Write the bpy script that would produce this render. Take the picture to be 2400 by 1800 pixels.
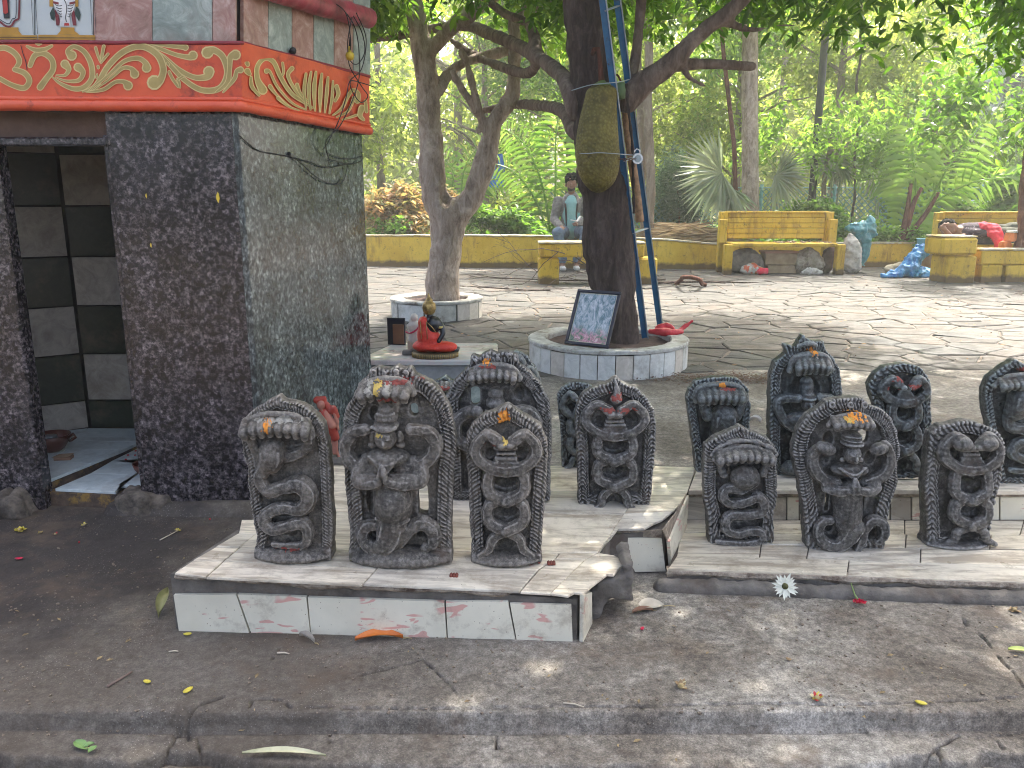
import bpy, math, random
import numpy as np
from mathutils import Vector, Matrix, Euler
R = math.radians
scene = bpy.context.scene
for o in list(bpy.data.objects): bpy.data.objects.remove(o)
COL = scene.collection
# ---------------------------------------------------------------- camera
F_PX, TILT, EYE = 1883.0, R(12.9), 1.0
cd = bpy.data.cameras.new('camera'); cam = bpy.data.objects.new('camera', cd); COL.objects.link(cam)
cam.location = (0, 0, EYE); cam.rotation_euler = (math.pi/2 - TILT, 0, 0)
cd.sensor_fit = 'HORIZONTAL'; cd.sensor_width = 36.0; cd.lens = 36.0*F_PX/2400.0
cd.clip_start = 0.05; cd.clip_end = 900
scene.camera = cam
# ---------------------------------------------------------------- sky and sun
SUN_EL, SUN_AZ = R(57), R(28)          # azimuth from +Y towards +X : the sun stands behind the scene, a little to the right
world = bpy.data.worlds.new('World'); scene.world = world; world.use_nodes = True
wn = world.node_tree; wn.nodes.clear()
sky = wn.nodes.new('ShaderNodeTexSky'); sky.sky_type = 'NISHITA'; sky.sun_disc = False
sky.sun_elevation = SUN_EL; sky.sun_rotation = SUN_AZ; sky.dust_density = 8.0; sky.air_density = 0.8; sky.ozone_density = 0.4
bg = wn.nodes.new('ShaderNodeBackground'); bg.inputs['Strength'].default_value = 0.15
wo = wn.nodes.new('ShaderNodeOutputWorld')
wn.links.new(sky.outputs[0], bg.inputs[0]); wn.links.new(bg.outputs[0], wo.inputs[0])
sl = bpy.data.lights.new('sun', 'SUN'); sl.energy = 2.5; sl.angle = R(0.53); sl.color = (1.0, 0.95, 0.86)
sun = bpy.data.objects.new('sun', sl); COL.objects.link(sun)
sd = Vector((math.sin(SUN_AZ)*math.cos(SUN_EL), math.cos(SUN_AZ)*math.cos(SUN_EL), math.sin(SUN_EL)))
sun.rotation_euler = sd.to_track_quat('Z', 'Y').to_euler(); sun.location = (4, 8, 14)
scene.view_settings.view_transform = 'Standard'; scene.view_settings.look = 'None'
scene.view_settings.exposure = 2.25; scene.view_settings.gamma = 1.0
scene.view_settings.use_curve_mapping = False
scene.render.engine = 'CYCLES'
scene.cycles.use_denoising = True; scene.cycles.filter_width = 1.05; scene.cycles.caustics_reflective = False; scene.cycles.caustics_refractive = False
scene.cycles.max_bounces = 8; scene.cycles.diffuse_bounces = 4; scene.cycles.transmission_bounces = 4
scene.cycles.transparent_max_bounces = 8
scene.cycles.sample_clamp_indirect = 6.0
# ---------------------------------------------------------------- measuring: photograph point -> place
CT, SN = math.cos(TILT), math.sin(TILT)
def ray(px, py):
    a = (px-1200)/F_PX; b = -(py-900)/F_PX
    return a, CT + b*SN, -SN + b*CT
def G(px, py, z=0.0):
    x, y, w = ray(px, py); t = (z-EYE)/w
    return Vector((x*t, y*t, z))
def V(px, py, Y):
    x, y, w = ray(px, py); t = Y/y
    return Vector((x*t, Y, EYE + w*t))
def VL(px, py, p0, p1):                 # vertical wall through plan points p0, p1
    x, y, w = ray(px, py)
    nx, ny = p1[1]-p0[1], -(p1[0]-p0[0])
    t = (nx*p0[0]+ny*p0[1])/(nx*x+ny*y)
    return Vector((x*t, y*t, EYE+w*t))
def mpp(Y, z=0.2):                       # metres for one photograph pixel at distance Y
    return (Y*CT - (z-EYE)*SN)/F_PX
# ---------------------------------------------------------------- objects
def link(name, data, parent=None, loc=None, rot=None):
    o = bpy.data.objects.new(name, data); COL.objects.link(o)
    if parent is not None: o.parent = parent
    if loc is not None: o.location = loc
    if rot is not None: o.rotation_euler = rot
    return o
def tag(o, label=None, cat=None, group=None, kind=None):
    if label: o['label'] = label
    if cat: o['category'] = cat
    if group: o['group'] = group
    if kind: o['kind'] = kind
    return o
def thing(name, label, cat, loc=(0, 0, 0), rz=0.0, group=None):
    return tag(link(name, None, None, loc, (0, 0, rz)), label, cat, group)
def mesh_np(name, verts, faces, mat=None, smooth=False, matidx=None):
    me = bpy.data.meshes.new(name)
    verts = np.asarray(verts, np.float32); faces = np.asarray(faces, np.int32)
    k = faces.shape[1]
    me.vertices.add(len(verts)); me.vertices.foreach_set('co', verts.ravel())
    me.loops.add(faces.size); me.loops.foreach_set('vertex_index', faces.ravel())
    me.polygons.add(len(faces))
    me.polygons.foreach_set('loop_start', np.arange(0, faces.size, k, dtype=np.int32))
    me.polygons.foreach_set('loop_total', np.full(len(faces), k, np.int32))
    if smooth: me.polygons.foreach_set('use_smooth', np.ones(len(faces), bool))
    me.update(calc_edges=True)
    if mat is not None:
        for m in (mat if isinstance(mat, (list, tuple)) else [mat]): me.materials.append(m)
    if matidx is not None: me.polygons.foreach_set('material_index', np.asarray(matidx, np.int32))
    return me
class MB:
    """collects small shapes; build() links them as one mesh object"""
    def __init__(s): s.v = []; s.f = []; s.sm = []
    def add(s, vs, fs, smooth=False):
        n = len(s.v); s.v += [tuple(v) for v in vs]
        s.f += [tuple(i+n for i in f) for f in fs]; s.sm += [smooth]*len(fs); return s
    def box(s, c, h, rz=0.0, bev=0.0, jit=0.0, rnd=random, M=None):
        hx, hy, hz = h
        b = min(bev, hx*.9, hy*.9, hz*.9)
        vs = []; fs = []
        if b <= 0:
            vs = [(sx*hx, sy*hy, sz*hz) for sz in (-1, 1) for sy in (-1, 1) for sx in (-1, 1)]
            fs = [(0, 2, 3, 1), (4, 5, 7, 6), (0, 1, 5, 4), (1, 3, 7, 5), (3, 2, 6, 7), (2, 0, 4, 6)]
        else:
            idx = {}
            for sx in (-1, 1):
                for sy in (-1, 1):
                    for sz in (-1, 1):
                        for a in range(3):
                            p = [sx*(hx-b), sy*(hy-b), sz*(hz-b)]
                            p[a] = (sx*hx, sy*hy, sz*hz)[a]
                            idx[(sx, sy, sz, a)] = len(vs); vs.append(tuple(p))
            for a in range(3):
                o1, o2 = [(1, 2), (2, 0), (0, 1)][a]
                for sg in (-1, 1):
                    def key(s1, s2):
                        t = [0, 0, 0]; t[a] = sg; t[o1] = s1; t[o2] = s2
                        return idx[(t[0], t[1], t[2], a)]
                    q = [key(-1, -1), key(1, -1), key(1, 1), key(-1, 1)]
                    fs.append(tuple(q if sg > 0 else q[::-1]))
            for a in range(3):
                o1, o2 = [(1, 2), (2, 0), (0, 1)][a]
                for s1 in (-1, 1):
                    for s2 in (-1, 1):
                        def kk(sa, ax):
                            t = [0, 0, 0]; t[a] = sa; t[o1] = s1; t[o2] = s2
                            return idx[(t[0], t[1], t[2], ax)]
                        q = (kk(-1, o1), kk(1, o1), kk(1, o2), kk(-1, o2))
                        fs.append(q if s1*s2 < 0 else q[::-1])
            for sx in (-1, 1):
                for sy in (-1, 1):
                    for sz in (-1, 1):
                        q = tuple(idx[(sx, sy, sz, a)] for a in range(3))
                        fs.append(q if sx*sy*sz > 0 else q[::-1])
        if jit: vs = [(x+rnd.uniform(-jit, jit), y+rnd.uniform(-jit, jit), z+rnd.uniform(-jit, jit)) for x, y, z in vs]
        if M is not None: vs = [tuple(M @ Vector(v)) for v in vs]
        else:
            cz, sz_ = math.cos(rz), math.sin(rz)
            vs = [(c[0]+x*cz-y*sz_, c[1]+x*sz_+y*cz, c[2]+z) for x, y, z in vs]
        return s.add(vs, fs)
    def bar(s, a, b, w, d=None, bev=0.0, up=(0, 0, 1)):
        a, b = Vector(a), Vector(b); z = (b-a); L = z.length; z.normalize()
        u = Vector(up)
        if abs(z.dot(u)) > .95: u = Vector((0, 1, 0))
        x = u.cross(z).normalized(); y = z.cross(x)
        M = Matrix(((x.x, y.x, z.x, (a.x+b.x)/2), (x.y, y.y, z.y, (a.y+b.y)/2), (x.z, y.z, z.z, (a.z+b.z)/2), (0, 0, 0, 1)))
        return s.box((0, 0, 0), (w/2, (d or w)/2, L/2), bev=bev, M=M)
    def tube(s, pts, rad, n=8, caps=True, smooth=True):
        pts = [Vector(p) for p in pts]
        if not hasattr(rad, '__len__'): rad = [rad]*len(pts)
        vs = []; fs = []; prev = None
        for i, p in enumerate(pts):
            t = (pts[min(i+1, len(pts)-1)] - pts[max(i-1, 0)])
            if t.length < 1e-9: t = Vector((0, 0, 1))
            t.normalize()
            if prev is None:
                u = Vector((0, 0, 1)) if abs(t.z) < .9 else Vector((1, 0, 0))
                x = u.cross(t).normalized()
            else:
                x = prev - t*prev.dot(t)
                x = x.normalized() if x.length > 1e-6 else t.orthogonal().normalized()
            prev = x; y = t.cross(x)
            for k in range(n):
                a = 2*math.pi*k/n
                vs.append(p + (x*math.cos(a)+y*math.sin(a))*rad[i])
        for i in range(len(pts)-1):
            for k in range(n):
                k2 = (k+1) % n
                fs.append((i*n+k, i*n+k2, (i+1)*n+k2, (i+1)*n+k))
        if caps:
            fs.append(tuple(range(n))[::-1]); fs.append(tuple((len(pts)-1)*n+k for k in range(n)))
        return s.add(vs, fs, smooth)
    def lathe(s, prof, c=(0, 0, 0), n=20, sx=1.0, sy=1.0, smooth=True, caps=True):
        vs = [(c[0]+r*sx*math.cos(2*math.pi*k/n), c[1]+r*sy*math.sin(2*math.pi*k/n), c[2]+z) for r, z in prof for k in range(n)]
        fs = []
        for i in range(len(prof)-1):
            for k in range(n):
                k2 = (k+1) % n; fs.append((i*n+k, i*n+k2, (i+1)*n+k2, (i+1)*n+k))
        if caps:
            if prof[0][0] > 1e-5: fs.append(tuple(range(n))[::-1])
            if prof[-1][0] > 1e-5: fs.append(tuple((len(prof)-1)*n+k for k in range(n)))
        return s.add(vs, fs, smooth)
    def prism(s, poly, z0, z1, bev=0.0):
        """polygon (plan, counter-clockwise) from z0 to z1 (z may be functions of x, y)"""
        f0 = z0 if callable(z0) else (lambda x, y: z0)
        f1 = z1 if callable(z1) else (lambda x, y: z1)
        n = len(poly)
        cx = sum(p[0] for p in poly)/n; cy = sum(p[1] for p in poly)/n
        vs = [(x, y, f0(x, y)) for x, y in poly]
        if bev:
            vs += [(x, y, f1(x, y)-bev) for x, y in poly]
            ins = []
            for x, y in poly:
                d = math.hypot(x-cx, y-cy) or 1; k = max(0, 1-bev*1.3/d)
                ins.append((cx+(x-cx)*k, cy+(y-cy)*k))
            vs += [(x, y, f1(x, y)) for x, y in ins]; L = 2
        else:
            vs += [(x, y, f1(x, y)) for x, y in poly]; L = 1
        fs = []
        for l in range(L):
            for k in range(n):
                k2 = (k+1) % n; fs.append((l*n+k, l*n+k2, (l+1)*n+k2, (l+1)*n+k))
        fs.append(tuple(L*n+k for k in range(n))); fs.append(tuple(range(n))[::-1])
        return s.add(vs, fs)
    def plate(s, pts, off):
        """a flat polygon given by 3-D points, given thickness by the vector off"""
        off = Vector(off); n = len(pts)
        vs = [Vector(p) for p in pts] + [Vector(p)+off for p in pts]
        fs = [tuple(range(n))[::-1], tuple(range(n, 2*n))]
        for k in range(n):
            k2 = (k+1) % n; fs.append((k, k2, n+k2, n+k))
        return s.add(vs, fs)
    def mesh(s, name, mat=None):
        me = bpy.data.meshes.new(name); me.from_pydata(s.v, [], s.f)
        me.polygons.foreach_set('use_smooth', s.sm); me.update()
        if mat is not None: me.materials.append(mat)
        return me
    def build(s, name, mat, parent=None, loc=None, rot=None):
        return link(name, s.mesh(name, mat), parent, loc, rot)
def spline(pts, n=8):
    """Catmull-Rom through points of any dimension"""
    P = [np.array(p, float) for p in pts]; out = []
    for i in range(len(P)-1):
        p0 = P[max(i-1, 0)]; p1 = P[i]; p2 = P[i+1]; p3 = P[min(i+2, len(P)-1)]
        for k in range(n):
            t = k/n
            out.append(.5*((2*p1)+(-p0+p2)*t+(2*p0-5*p1+4*p2-p3)*t*t+(-p0+3*p1-3*p2+p3)*t**3))
    out.append(P[-1]); return out
# ---------------------------------------------------------------- value noise
_rs = np.random.RandomState(7); _LAT = _rs.rand(256, 256).astype(np.float32)
def vnoise(x, y, f=1.0, seed=0):
    x = np.asarray(x, float)*f + 17.3*seed; y = np.asarray(y, float)*f + 9.1*seed
    xi = np.floor(x).astype(int); yi = np.floor(y).astype(int); u = x-xi; v = y-yi
    u = u*u*(3-2*u); v = v*v*(3-2*v)
    g = lambda a, b: _LAT[a & 255, b & 255]
    return (g(xi, yi)*(1-u)+g(xi+1, yi)*u)*(1-v) + (g(xi, yi+1)*(1-u)+g(xi+1, yi+1)*u)*v - .5
def fbm(x, y, f=1.0, seed=0, o=4):
    r = 0; a = 1.0
    for k in range(o): r = r + a*vnoise(x, y, f, seed+k*3); f *= 2.07; a *= .5
    return r
# ---------------------------------------------------------------- solid modelling on a grid (smooth unions, carved stone, cloth, bodies)
class Sdf:
    def __init__(s, lo, hi, h):
        s.h = h; s.lo = np.array(lo, float)
        s.ax = [np.arange(lo[i]-2*h, hi[i]+3*h, h, dtype=np.float32) for i in range(3)]
        s.D = np.full([len(a) for a in s.ax], .2, np.float32)
    def sl(s, lo, hi):
        r = []
        for i in range(3):
            a = s.ax[i]; i0 = max(0, int(np.searchsorted(a, lo[i]))-1); i1 = min(len(a), int(np.searchsorted(a, hi[i]))+1)
            if i1 <= i0: return None
            r.append(slice(i0, i1))
        return tuple(r)
    def op(s, sl, d, k, sub):
        D = s.D[sl]
        if sub:
            d = -d
            if k > 0: hh = np.maximum(k-np.abs(D-d), 0)/k; s.D[sl] = np.maximum(D, d)+hh*hh*k*.25
            else: s.D[sl] = np.maximum(D, d)
        else:
            if k > 0: hh = np.maximum(k-np.abs(D-d), 0)/k; s.D[sl] = np.minimum(D, d)-hh*hh*k*.25
            else: s.D[sl] = np.minimum(D, d)
    def grid(s, sl): return s.ax[0][sl[0]][:, None, None], s.ax[1][sl[1]][None, :, None], s.ax[2][sl[2]][None, None, :]
    def cap(s, a, b, ra, rb=None, k=.0, sub=False):
        rb = ra if rb is None else rb
        m = max(ra, rb)+k+3*s.h
        sl = s.sl([min(a[i], b[i])-m for i in range(3)], [max(a[i], b[i])+m for i in range(3)])
        if sl is None: return s
        X, Y, Z = s.grid(sl); d = [b[i]-a[i] for i in range(3)]; L = sum(q*q for q in d) or 1e-12
        t = np.clip(((X-a[0])*d[0]+(Y-a[1])*d[1]+(Z-a[2])*d[2])/L, 0, 1)
        q = np.sqrt((X-a[0]-t*d[0])**2+(Y-a[1]-t*d[1])**2+(Z-a[2]-t*d[2])**2)-(ra+(rb-ra)*t)
        s.op(sl, q, k, sub); return s
    def path(s, pts, k=.0, n=5, sub=False, ring=0.0, freq=1.0):
        """pts: (x, y, z, r)"""
        P = spline(pts, n) if n > 1 else [np.array(p, float) for p in pts]
        m = max(p[3] for p in P)*1.1+k+3*s.h
        A = np.array([p[:3] for p in P]); sl = s.sl(A.min(0)-m, A.max(0)+m)
        if sl is None: return s
        X, Y, Z = s.ax[0][sl[0]], s.ax[1][sl[1]], s.ax[2][sl[2]]
        T = np.full((len(X), len(Y), len(Z)), .2, np.float32); L = 0
        for i in range(len(P)-1):
            p, q = P[i], P[i+1]; r0 = p[3]; r1 = q[3]
            if ring:
                L2 = L+np.linalg.norm(q[:3]-p[:3]); r0 *= 1+ring*math.sin(L*freq); r1 *= 1+ring*math.sin(L2*freq); L = L2
            mm = max(r0, r1)+k+3*s.h; ss = []
            for j, ax in enumerate((X, Y, Z)):
                ss.append(slice(max(0, int(np.searchsorted(ax, min(p[j], q[j])-mm))-1), int(np.searchsorted(ax, max(p[j], q[j])+mm))+1))
            gx, gy, gz = X[ss[0]][:, None, None], Y[ss[1]][None, :, None], Z[ss[2]][None, None, :]
            d = q[:3]-p[:3]; LL = float((d*d).sum()) or 1e-12
            t = np.clip(((gx-p[0])*d[0]+(gy-p[1])*d[1]+(gz-p[2])*d[2])/LL, 0, 1)
            v = np.sqrt((gx-p[0]-t*d[0])**2+(gy-p[1]-t*d[1])**2+(gz-p[2]-t*d[2])**2)-(r0+(r1-r0)*t)
            T[tuple(ss)] = np.minimum(T[tuple(ss)], v)
        s.op(sl, T, k, sub); return s
    def ell(s, c, r, k=.0, sub=False, rz=0.0, rx=0.0, ry=0.0):
        m = max(r)+k+3*s.h
        sl = s.sl([c[i]-m for i in range(3)], [c[i]+m for i in range(3)])
        if sl is None: return s
        X, Y, Z = s.grid(sl); X = X-c[0]; Y = Y-c[1]; Z = Z-c[2]
        if ry: X, Z = X*math.cos(ry)-Z*math.sin(ry), X*math.sin(ry)+Z*math.cos(ry)
        if rz: X, Y = X*math.cos(rz)+Y*math.sin(rz), -X*math.sin(rz)+Y*math.cos(rz)
        if rx: Y, Z = Y*math.cos(rx)+Z*math.sin(rx), -Y*math.sin(rx)+Z*math.cos(rx)
        k0 = np.sqrt((X/r[0])**2+(Y/r[1])**2+(Z/r[2])**2)+1e-6
        k1 = np.sqrt((X/r[0]**2)**2+(Y/r[1]**2)**2+(Z/r[2]**2)**2)+1e-6
        d = k0*(k0-1)/k1
        s.op(sl, np.clip(d, -.2, .2), k, sub); return s
    def box(s, c, hf, rd=.0, k=.0, sub=False, rz=0.0):
        m = max(hf)*1.5+rd+k+3*s.h
        sl = s.sl([c[i]-m for i in range(3)], [c[i]+m for i in range(3)])
        if sl is None: return s
        X, Y, Z = s.grid(sl); X = X-c[0]; Y = Y-c[1]; Z = Z-c[2]
        if rz: X, Y = X*math.cos(rz)+Y*math.sin(rz), -X*math.sin(rz)+Y*math.cos(rz)
        qx = np.abs(X)-hf[0]+rd; qy = np.abs(Y)-hf[1]+rd; qz = np.abs(Z)-hf[2]+rd
        d = np.sqrt(np.maximum(qx, 0)**2+np.maximum(qy, 0)**2+np.maximum(qz, 0)**2)+np.minimum(np.maximum(qx, np.maximum(qy, qz)), 0)-rd
        s.op(sl, d, k, sub); return s
    def rough(s, amp, f, seed=1):
        """uneven surface"""
        X, Y, Z = s.ax
        a = fbm(X[:, None], Z[None, :], f, seed, 3); b = fbm(Y[:, None], Z[None, :], f, seed+5, 3); c = fbm(X[:, None], Y[None, :], f, seed+9, 3)
        s.D += (amp*(a[:, None, :]+b[None, :, :]+c[:, :, None])).astype(np.float32); return s
    def surf(s):
        D = s.D; D[0] = D[-1] = .2; D[:, 0] = D[:, -1] = .2; D[:, :, 0] = D[:, :, -1] = .2
        I = D < 0
        c = I[:-1, :-1, :-1]; mx = c.copy(); mn = c.copy()
        for dx in (0, 1):
            for dy in (0, 1):
                for dz in (0, 1):
                    q = I[dx:D.shape[0]-1+dx, dy:D.shape[1]-1+dy, dz:D.shape[2]-1+dz]; mx |= q; mn &= q
        act = mx & ~mn
        idx = np.argwhere(act); cell = np.full(act.shape, -1, np.int32); cell[act] = np.arange(len(idx))
        cs = [(a, b, c_) for a in (0, 1) for b in (0, 1) for c_ in (0, 1)]
        val = [D[idx[:, 0]+a, idx[:, 1]+b, idx[:, 2]+c_] for a, b, c_ in cs]
        acc = np.zeros((len(idx), 3), np.float32); cnt = np.zeros(len(idx), np.float32)
        for i in range(8):
            for ax in range(3):
                if cs[i][ax]: continue
                o = list(cs[i]); o[ax] = 1; j = cs.index(tuple(o))
                m = (val[i] < 0) != (val[j] < 0)
                t = np.where(m, val[i]/(val[i]-val[j]+1e-12), 0)
                for q in range(3): acc[:, q] += np.where(m, cs[i][q]+(t if q == ax else 0), 0)
                cnt += m
        pos = acc/np.maximum(cnt, 1)[:, None] + idx
        v = pos*s.h + np.array([a[0] for a in s.ax])
        F = []
        for ax in range(3):
            a1, a2 = [(1, 2), (2, 0), (0, 1)][ax]
            s0 = [slice(1, -1)]*3; s0[ax] = slice(0, -1); s1 = [slice(1, -1)]*3; s1[ax] = slice(1, None)
            A = I[tuple(s0)]; B = I[tuple(s1)]; ch = np.argwhere(A != B)
            off = np.array([1, 1, 1]); off[ax] = 0; e = ch+off; ins = A[tuple(ch.T)]
            def cc(d1, d2):
                q = e.copy(); q[:, a1] += d1; q[:, a2] += d2
                return cell[q[:, 0], q[:, 1], q[:, 2]]
            Q = np.stack([cc(-1, -1), cc(0, -1), cc(0, 0), cc(-1, 0)], 1)
            Q[~ins] = Q[~ins][:, ::-1]; F.append(Q)
        F = np.concatenate(F); F = F[(F >= 0).all(1)]
        return v.astype(np.float32), F
    def build(s, name, mat, parent=None, loc=None, rot=None):
        v, f = s.surf()
        return link(name, mesh_np(name, v, f, mat, True), parent, loc, rot)
def poly_sdf(px, pz, poly):
    """signed distance of grid points to a closed outline"""
    P = np.array(poly, np.float32); n = len(P)
    X = px[:, None]*np.ones((1, len(pz)), np.float32); Z = pz[None, :]*np.ones((len(px), 1), np.float32)
    d = np.full(X.shape, 9., np.float32); ins = np.zeros(X.shape, bool)
    for i in range(n):
        a = P[i]; b = P[(i+1) % n]; e = b-a; L = float((e*e).sum()) or 1e-9
        t = np.clip(((X-a[0])*e[0]+(Z-a[1])*e[1])/L, 0, 1)
        d = np.minimum(d, (X-a[0]-t*e[0])**2+(Z-a[1]-t*e[1])**2)
        c = ((a[1] > Z) != (b[1] > Z)) & (X < (b[0]-a[0])*(Z-a[1])/((b[1]-a[1]) or 1e-9)+a[0])
        ins ^= c
    d = np.sqrt(d); return np.where(ins, -d, d)
# ---------------------------------------------------------------- materials
class NT:
    def __init__(s, name):
        s.m = bpy.data.materials.new(name); s.m.use_nodes = True; s.t = s.m.node_tree; s.t.nodes.clear()
        s.out = s.n('ShaderNodeOutputMaterial'); s.b = s.n('ShaderNodeBsdfPrincipled'); s.l(s.b.outputs[0], s.out.inputs[0])
        s.tc = s.n('ShaderNodeTexCoord')
    def n(s, ty, **kw):
        q = s.t.nodes.new(ty)
        for k, v in kw.items():
            if k.startswith('i_'): q.inputs[k[2:].replace('_', ' ')].default_value = v
            else: setattr(q, k, v)
        return q
    def l(s, a, b): s.t.links.new(a, b)
    def co(s, scale=(1, 1, 1), kind='Object', rot=(0, 0, 0), loc=(0, 0, 0)):
        mp = s.n('ShaderNodeMapping'); mp.inputs['Scale'].default_value = scale; mp.inputs['Rotation'].default_value = rot; mp.inputs['Location'].default_value = loc
        if kind == 'World': g = s.n('ShaderNodeNewGeometry'); s.l(g.outputs['Position'], mp.inputs[0])
        else: s.l(s.tc.outputs[kind], mp.inputs[0])
        return mp.outputs[0]
    def noise(s, co, scale, detail=5, rough=.6, dist=0.0):
        q = s.n('ShaderNodeTexNoise'); q.inputs['Scale'].default_value = scale; q.inputs['Detail'].default_value = detail
        q.inputs['Roughness'].default_value = rough; q.inputs['Distortion'].default_value = dist
        if co is not None: s.l(co, q.inputs['Vector'])
        return q.outputs[0]
    def voro(s, co, scale, feature='F1', out='Distance', rnd=1.0):
        q = s.n('ShaderNodeTexVoronoi'); q.feature = feature; q.inputs['Scale'].default_value = scale
        q.inputs['Randomness'].default_value = rnd
        if co is not None: s.l(co, q.inputs['Vector'])
        return q.outputs[out]
    def ramp(s, fac, stops, interp='LINEAR'):
        q = s.n('ShaderNodeValToRGB'); q.color_ramp.interpolation = interp; e = q.color_ramp.elements
        while len(e) < len(stops): e.new(.5)
        for i, (p, c) in enumerate(stops):
            e[i].position = p; e[i].color = (c, c, c, 1) if not hasattr(c, '__len__') else (*c[:3], 1)
        s.l(fac, q.inputs[0]); return q.outputs[0]
    def mix(s, fac, a, b, mode='MIX'):
        q = s.n('ShaderNodeMix'); q.data_type = 'RGBA'; q.blend_type = mode; q.clamp_result = False
        for v, i in ((fac, 0), (a, 6), (b, 7)):
            if hasattr(v, 'links') or hasattr(v, 'is_linked'): s.l(v, q.inputs[i])
            elif i == 0: q.inputs[0].default_value = v
            else: q.inputs[i].default_value = (*v[:3], 1)
        return q.outputs[2]
    def math(s, op, a, b=None):
        q = s.n('ShaderNodeMath'); q.operation = op
        for i, v in enumerate((a, b)):
            if v is None: continue
            if hasattr(v, 'is_linked'): s.l(v, q.inputs[i])
            else: q.inputs[i].default_value = v
        return q.outputs[0]
    def bump(s, h, strength=.5, dist=.005, prev=None):
        q = s.n('ShaderNodeBump'); q.inputs['Strength'].default_value = strength; q.inputs['Distance'].default_value = dist
        s.l(h, q.inputs['Height'])
        if prev is not None: s.l(prev, q.inputs['Normal'])
        return q.outputs[0]
    def fin(s, col=None, rough=.6, normal=None, spec=None, metal=None):
        for v, nm in ((col, 'Base Color'), (rough, 'Roughness'), (spec, 'Specular IOR Level'), (metal, 'Metallic')):
            if v is None: continue
            if hasattr(v, 'is_linked'): s.l(v, s.b.inputs[nm])
            elif nm == 'Base Color': s.b.inputs[nm].default_value = (*v[:3], 1)
            else: s.b.inputs[nm].default_value = v
        if normal is not None: s.l(normal, s.b.inputs['Normal'])
        return s.m
    def rand(s):
        q = s.n('ShaderNodeObjectInfo'); return q.outputs['Random']
def basic(name, c1, c2, scale=20, rough=.6, bump=.3, bd=.003, bs=60, kind='Object', stretch=(1, 1, 1), dirt=None, dscale=3, dth=(.5, .65), spec=.5):
    t = NT(name); co = t.co(stretch, kind)
    n1 = t.noise(co, scale, 6, .65)
    col = t.mix(t.ramp(n1, [(.32, 0), (.68, 1)]), c1, c2)
    if dirt is not None:
        col = t.mix(t.ramp(t.noise(t.co((1, 1, 1), kind, loc=(3, 1, 7)), dscale, 8, .7), [(dth[0], 0), (dth[1], 1)]), col, dirt)
    nb = t.bump(t.noise(co, bs, 6, .7), bump, bd) if bump else None
    return t.fin(col, rough, nb, spec)
def m_statue(name, tint, dust, dark=.03, dusty=.5, rg=(.42, .75)):
    t = NT(name); co = t.co((1, 1, 1), 'Object')
    n1 = t.noise(co, 34, 9, .78); n2 = t.noise(t.co((1, 1, 1), loc=(3, 3, 3)), 120, 5, .8)
    nn = t.math('ADD', t.math('MULTIPLY', n1, .6), t.math('MULTIPLY', n2, .4))
    base = t.ramp(nn, [(.40, tuple(dark*.3*v for v in tint)), (.48, tuple(1.0*dark*v for v in tint)), (.55, tuple(3.6*dark*v for v in tint)), (.62, tuple(9.5*dark*v for v in tint))])
    d = t.ramp(t.noise(t.co((1, 1, .6), loc=(2, 5, 1)), 8, 8, .75, .6), [(.44-dusty*.12, 0), (.66-dusty*.06, 1)])
    fine = t.ramp(n2, [(.35, .45), (.6, 1)])
    col = t.mix(t.math('MULTIPLY', t.math('MULTIPLY', d, fine), .35+.4*dusty), base, dust)
    br = t.ramp(t.noise(t.co((1, 1, 1), loc=(7, 2, 9)), 13, 6, .7), [(.54, 0), (.68, .6)])
    col = t.mix(br, col, (.075, .046, .030))
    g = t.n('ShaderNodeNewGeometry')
    wear_highlight = t.math('MULTIPLY', t.ramp(g.outputs['Pointiness'], [(.505, 0), (.56, .95)]), fine)  # raised edges paler: wear, with silvery highlights put into the colour
    col = t.mix(wear_highlight, col, tuple(min(.5, v*.36) for v in tint))
    b1 = t.bump(t.noise(co, 85, 8, .8), .8, .004)
    b2 = t.bump(t.voro(co, 230), .5, .002, b1)
    rr = t.ramp(t.noise(co, 20, 4), [(.3, rg[0]), (.7, rg[1])])
    return t.fin(col, rr, b2, .5)
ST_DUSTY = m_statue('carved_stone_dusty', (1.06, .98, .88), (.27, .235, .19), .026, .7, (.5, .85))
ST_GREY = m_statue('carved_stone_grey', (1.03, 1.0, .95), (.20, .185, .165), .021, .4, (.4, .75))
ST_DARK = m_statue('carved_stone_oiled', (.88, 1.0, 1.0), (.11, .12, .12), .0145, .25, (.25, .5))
def m_granite(name, a, b, c, rough, fine=130, stretch=(1, 1, 1)):
    t = NT(name); co = t.co(stretch, 'World')
    n = t.noise(co, fine*.75, 4, .7)
    col = t.ramp(n, [(.40, a), (.49, b), (.56, c), (.66, tuple(v*1.7 for v in c))])
    vc = t.ramp(t.voro(co, fine*1.1, 'F1', 'Color'), [(.0, .35), (.55, 1.0), (1, 2.3)])
    col = t.mix(.75, col, t.mix(1.0, col, vc, 'MULTIPLY'))
    big = t.ramp(t.noise(co, 12, 6, .7), [(.36, .5), (.66, 1.5)])
    col = t.mix(1.0, col, big, 'MULTIPLY')
    gr = t.ramp(t.noise(t.co((1, 1, .3), 'World', loc=(2, 8, 3)), 9, 6, .7), [(.55, 0), (.72, .45)])
    col = t.mix(gr, col, tuple(v*.9+.03 for v in b))
    rg = t.ramp(t.noise(t.co((1, 1, 1), 'World'), 6, 6, .7), [(.3, rough*.6), (.75, rough*1.9)])
    return t.fin(col, rg, t.bump(t.noise(co, 90, 4), .05, .0008), .6)
GRAN_F = m_granite('brown_granite', (.006, .005, .007), (.026, .022, .026), (.080, .068, .070), .15, 108)
GRAN_S = m_granite('grey_granite', (.028, .035, .036), (.062, .074, .074), (.10, .116, .113), .09, 150, (1, .6, .5))
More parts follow.
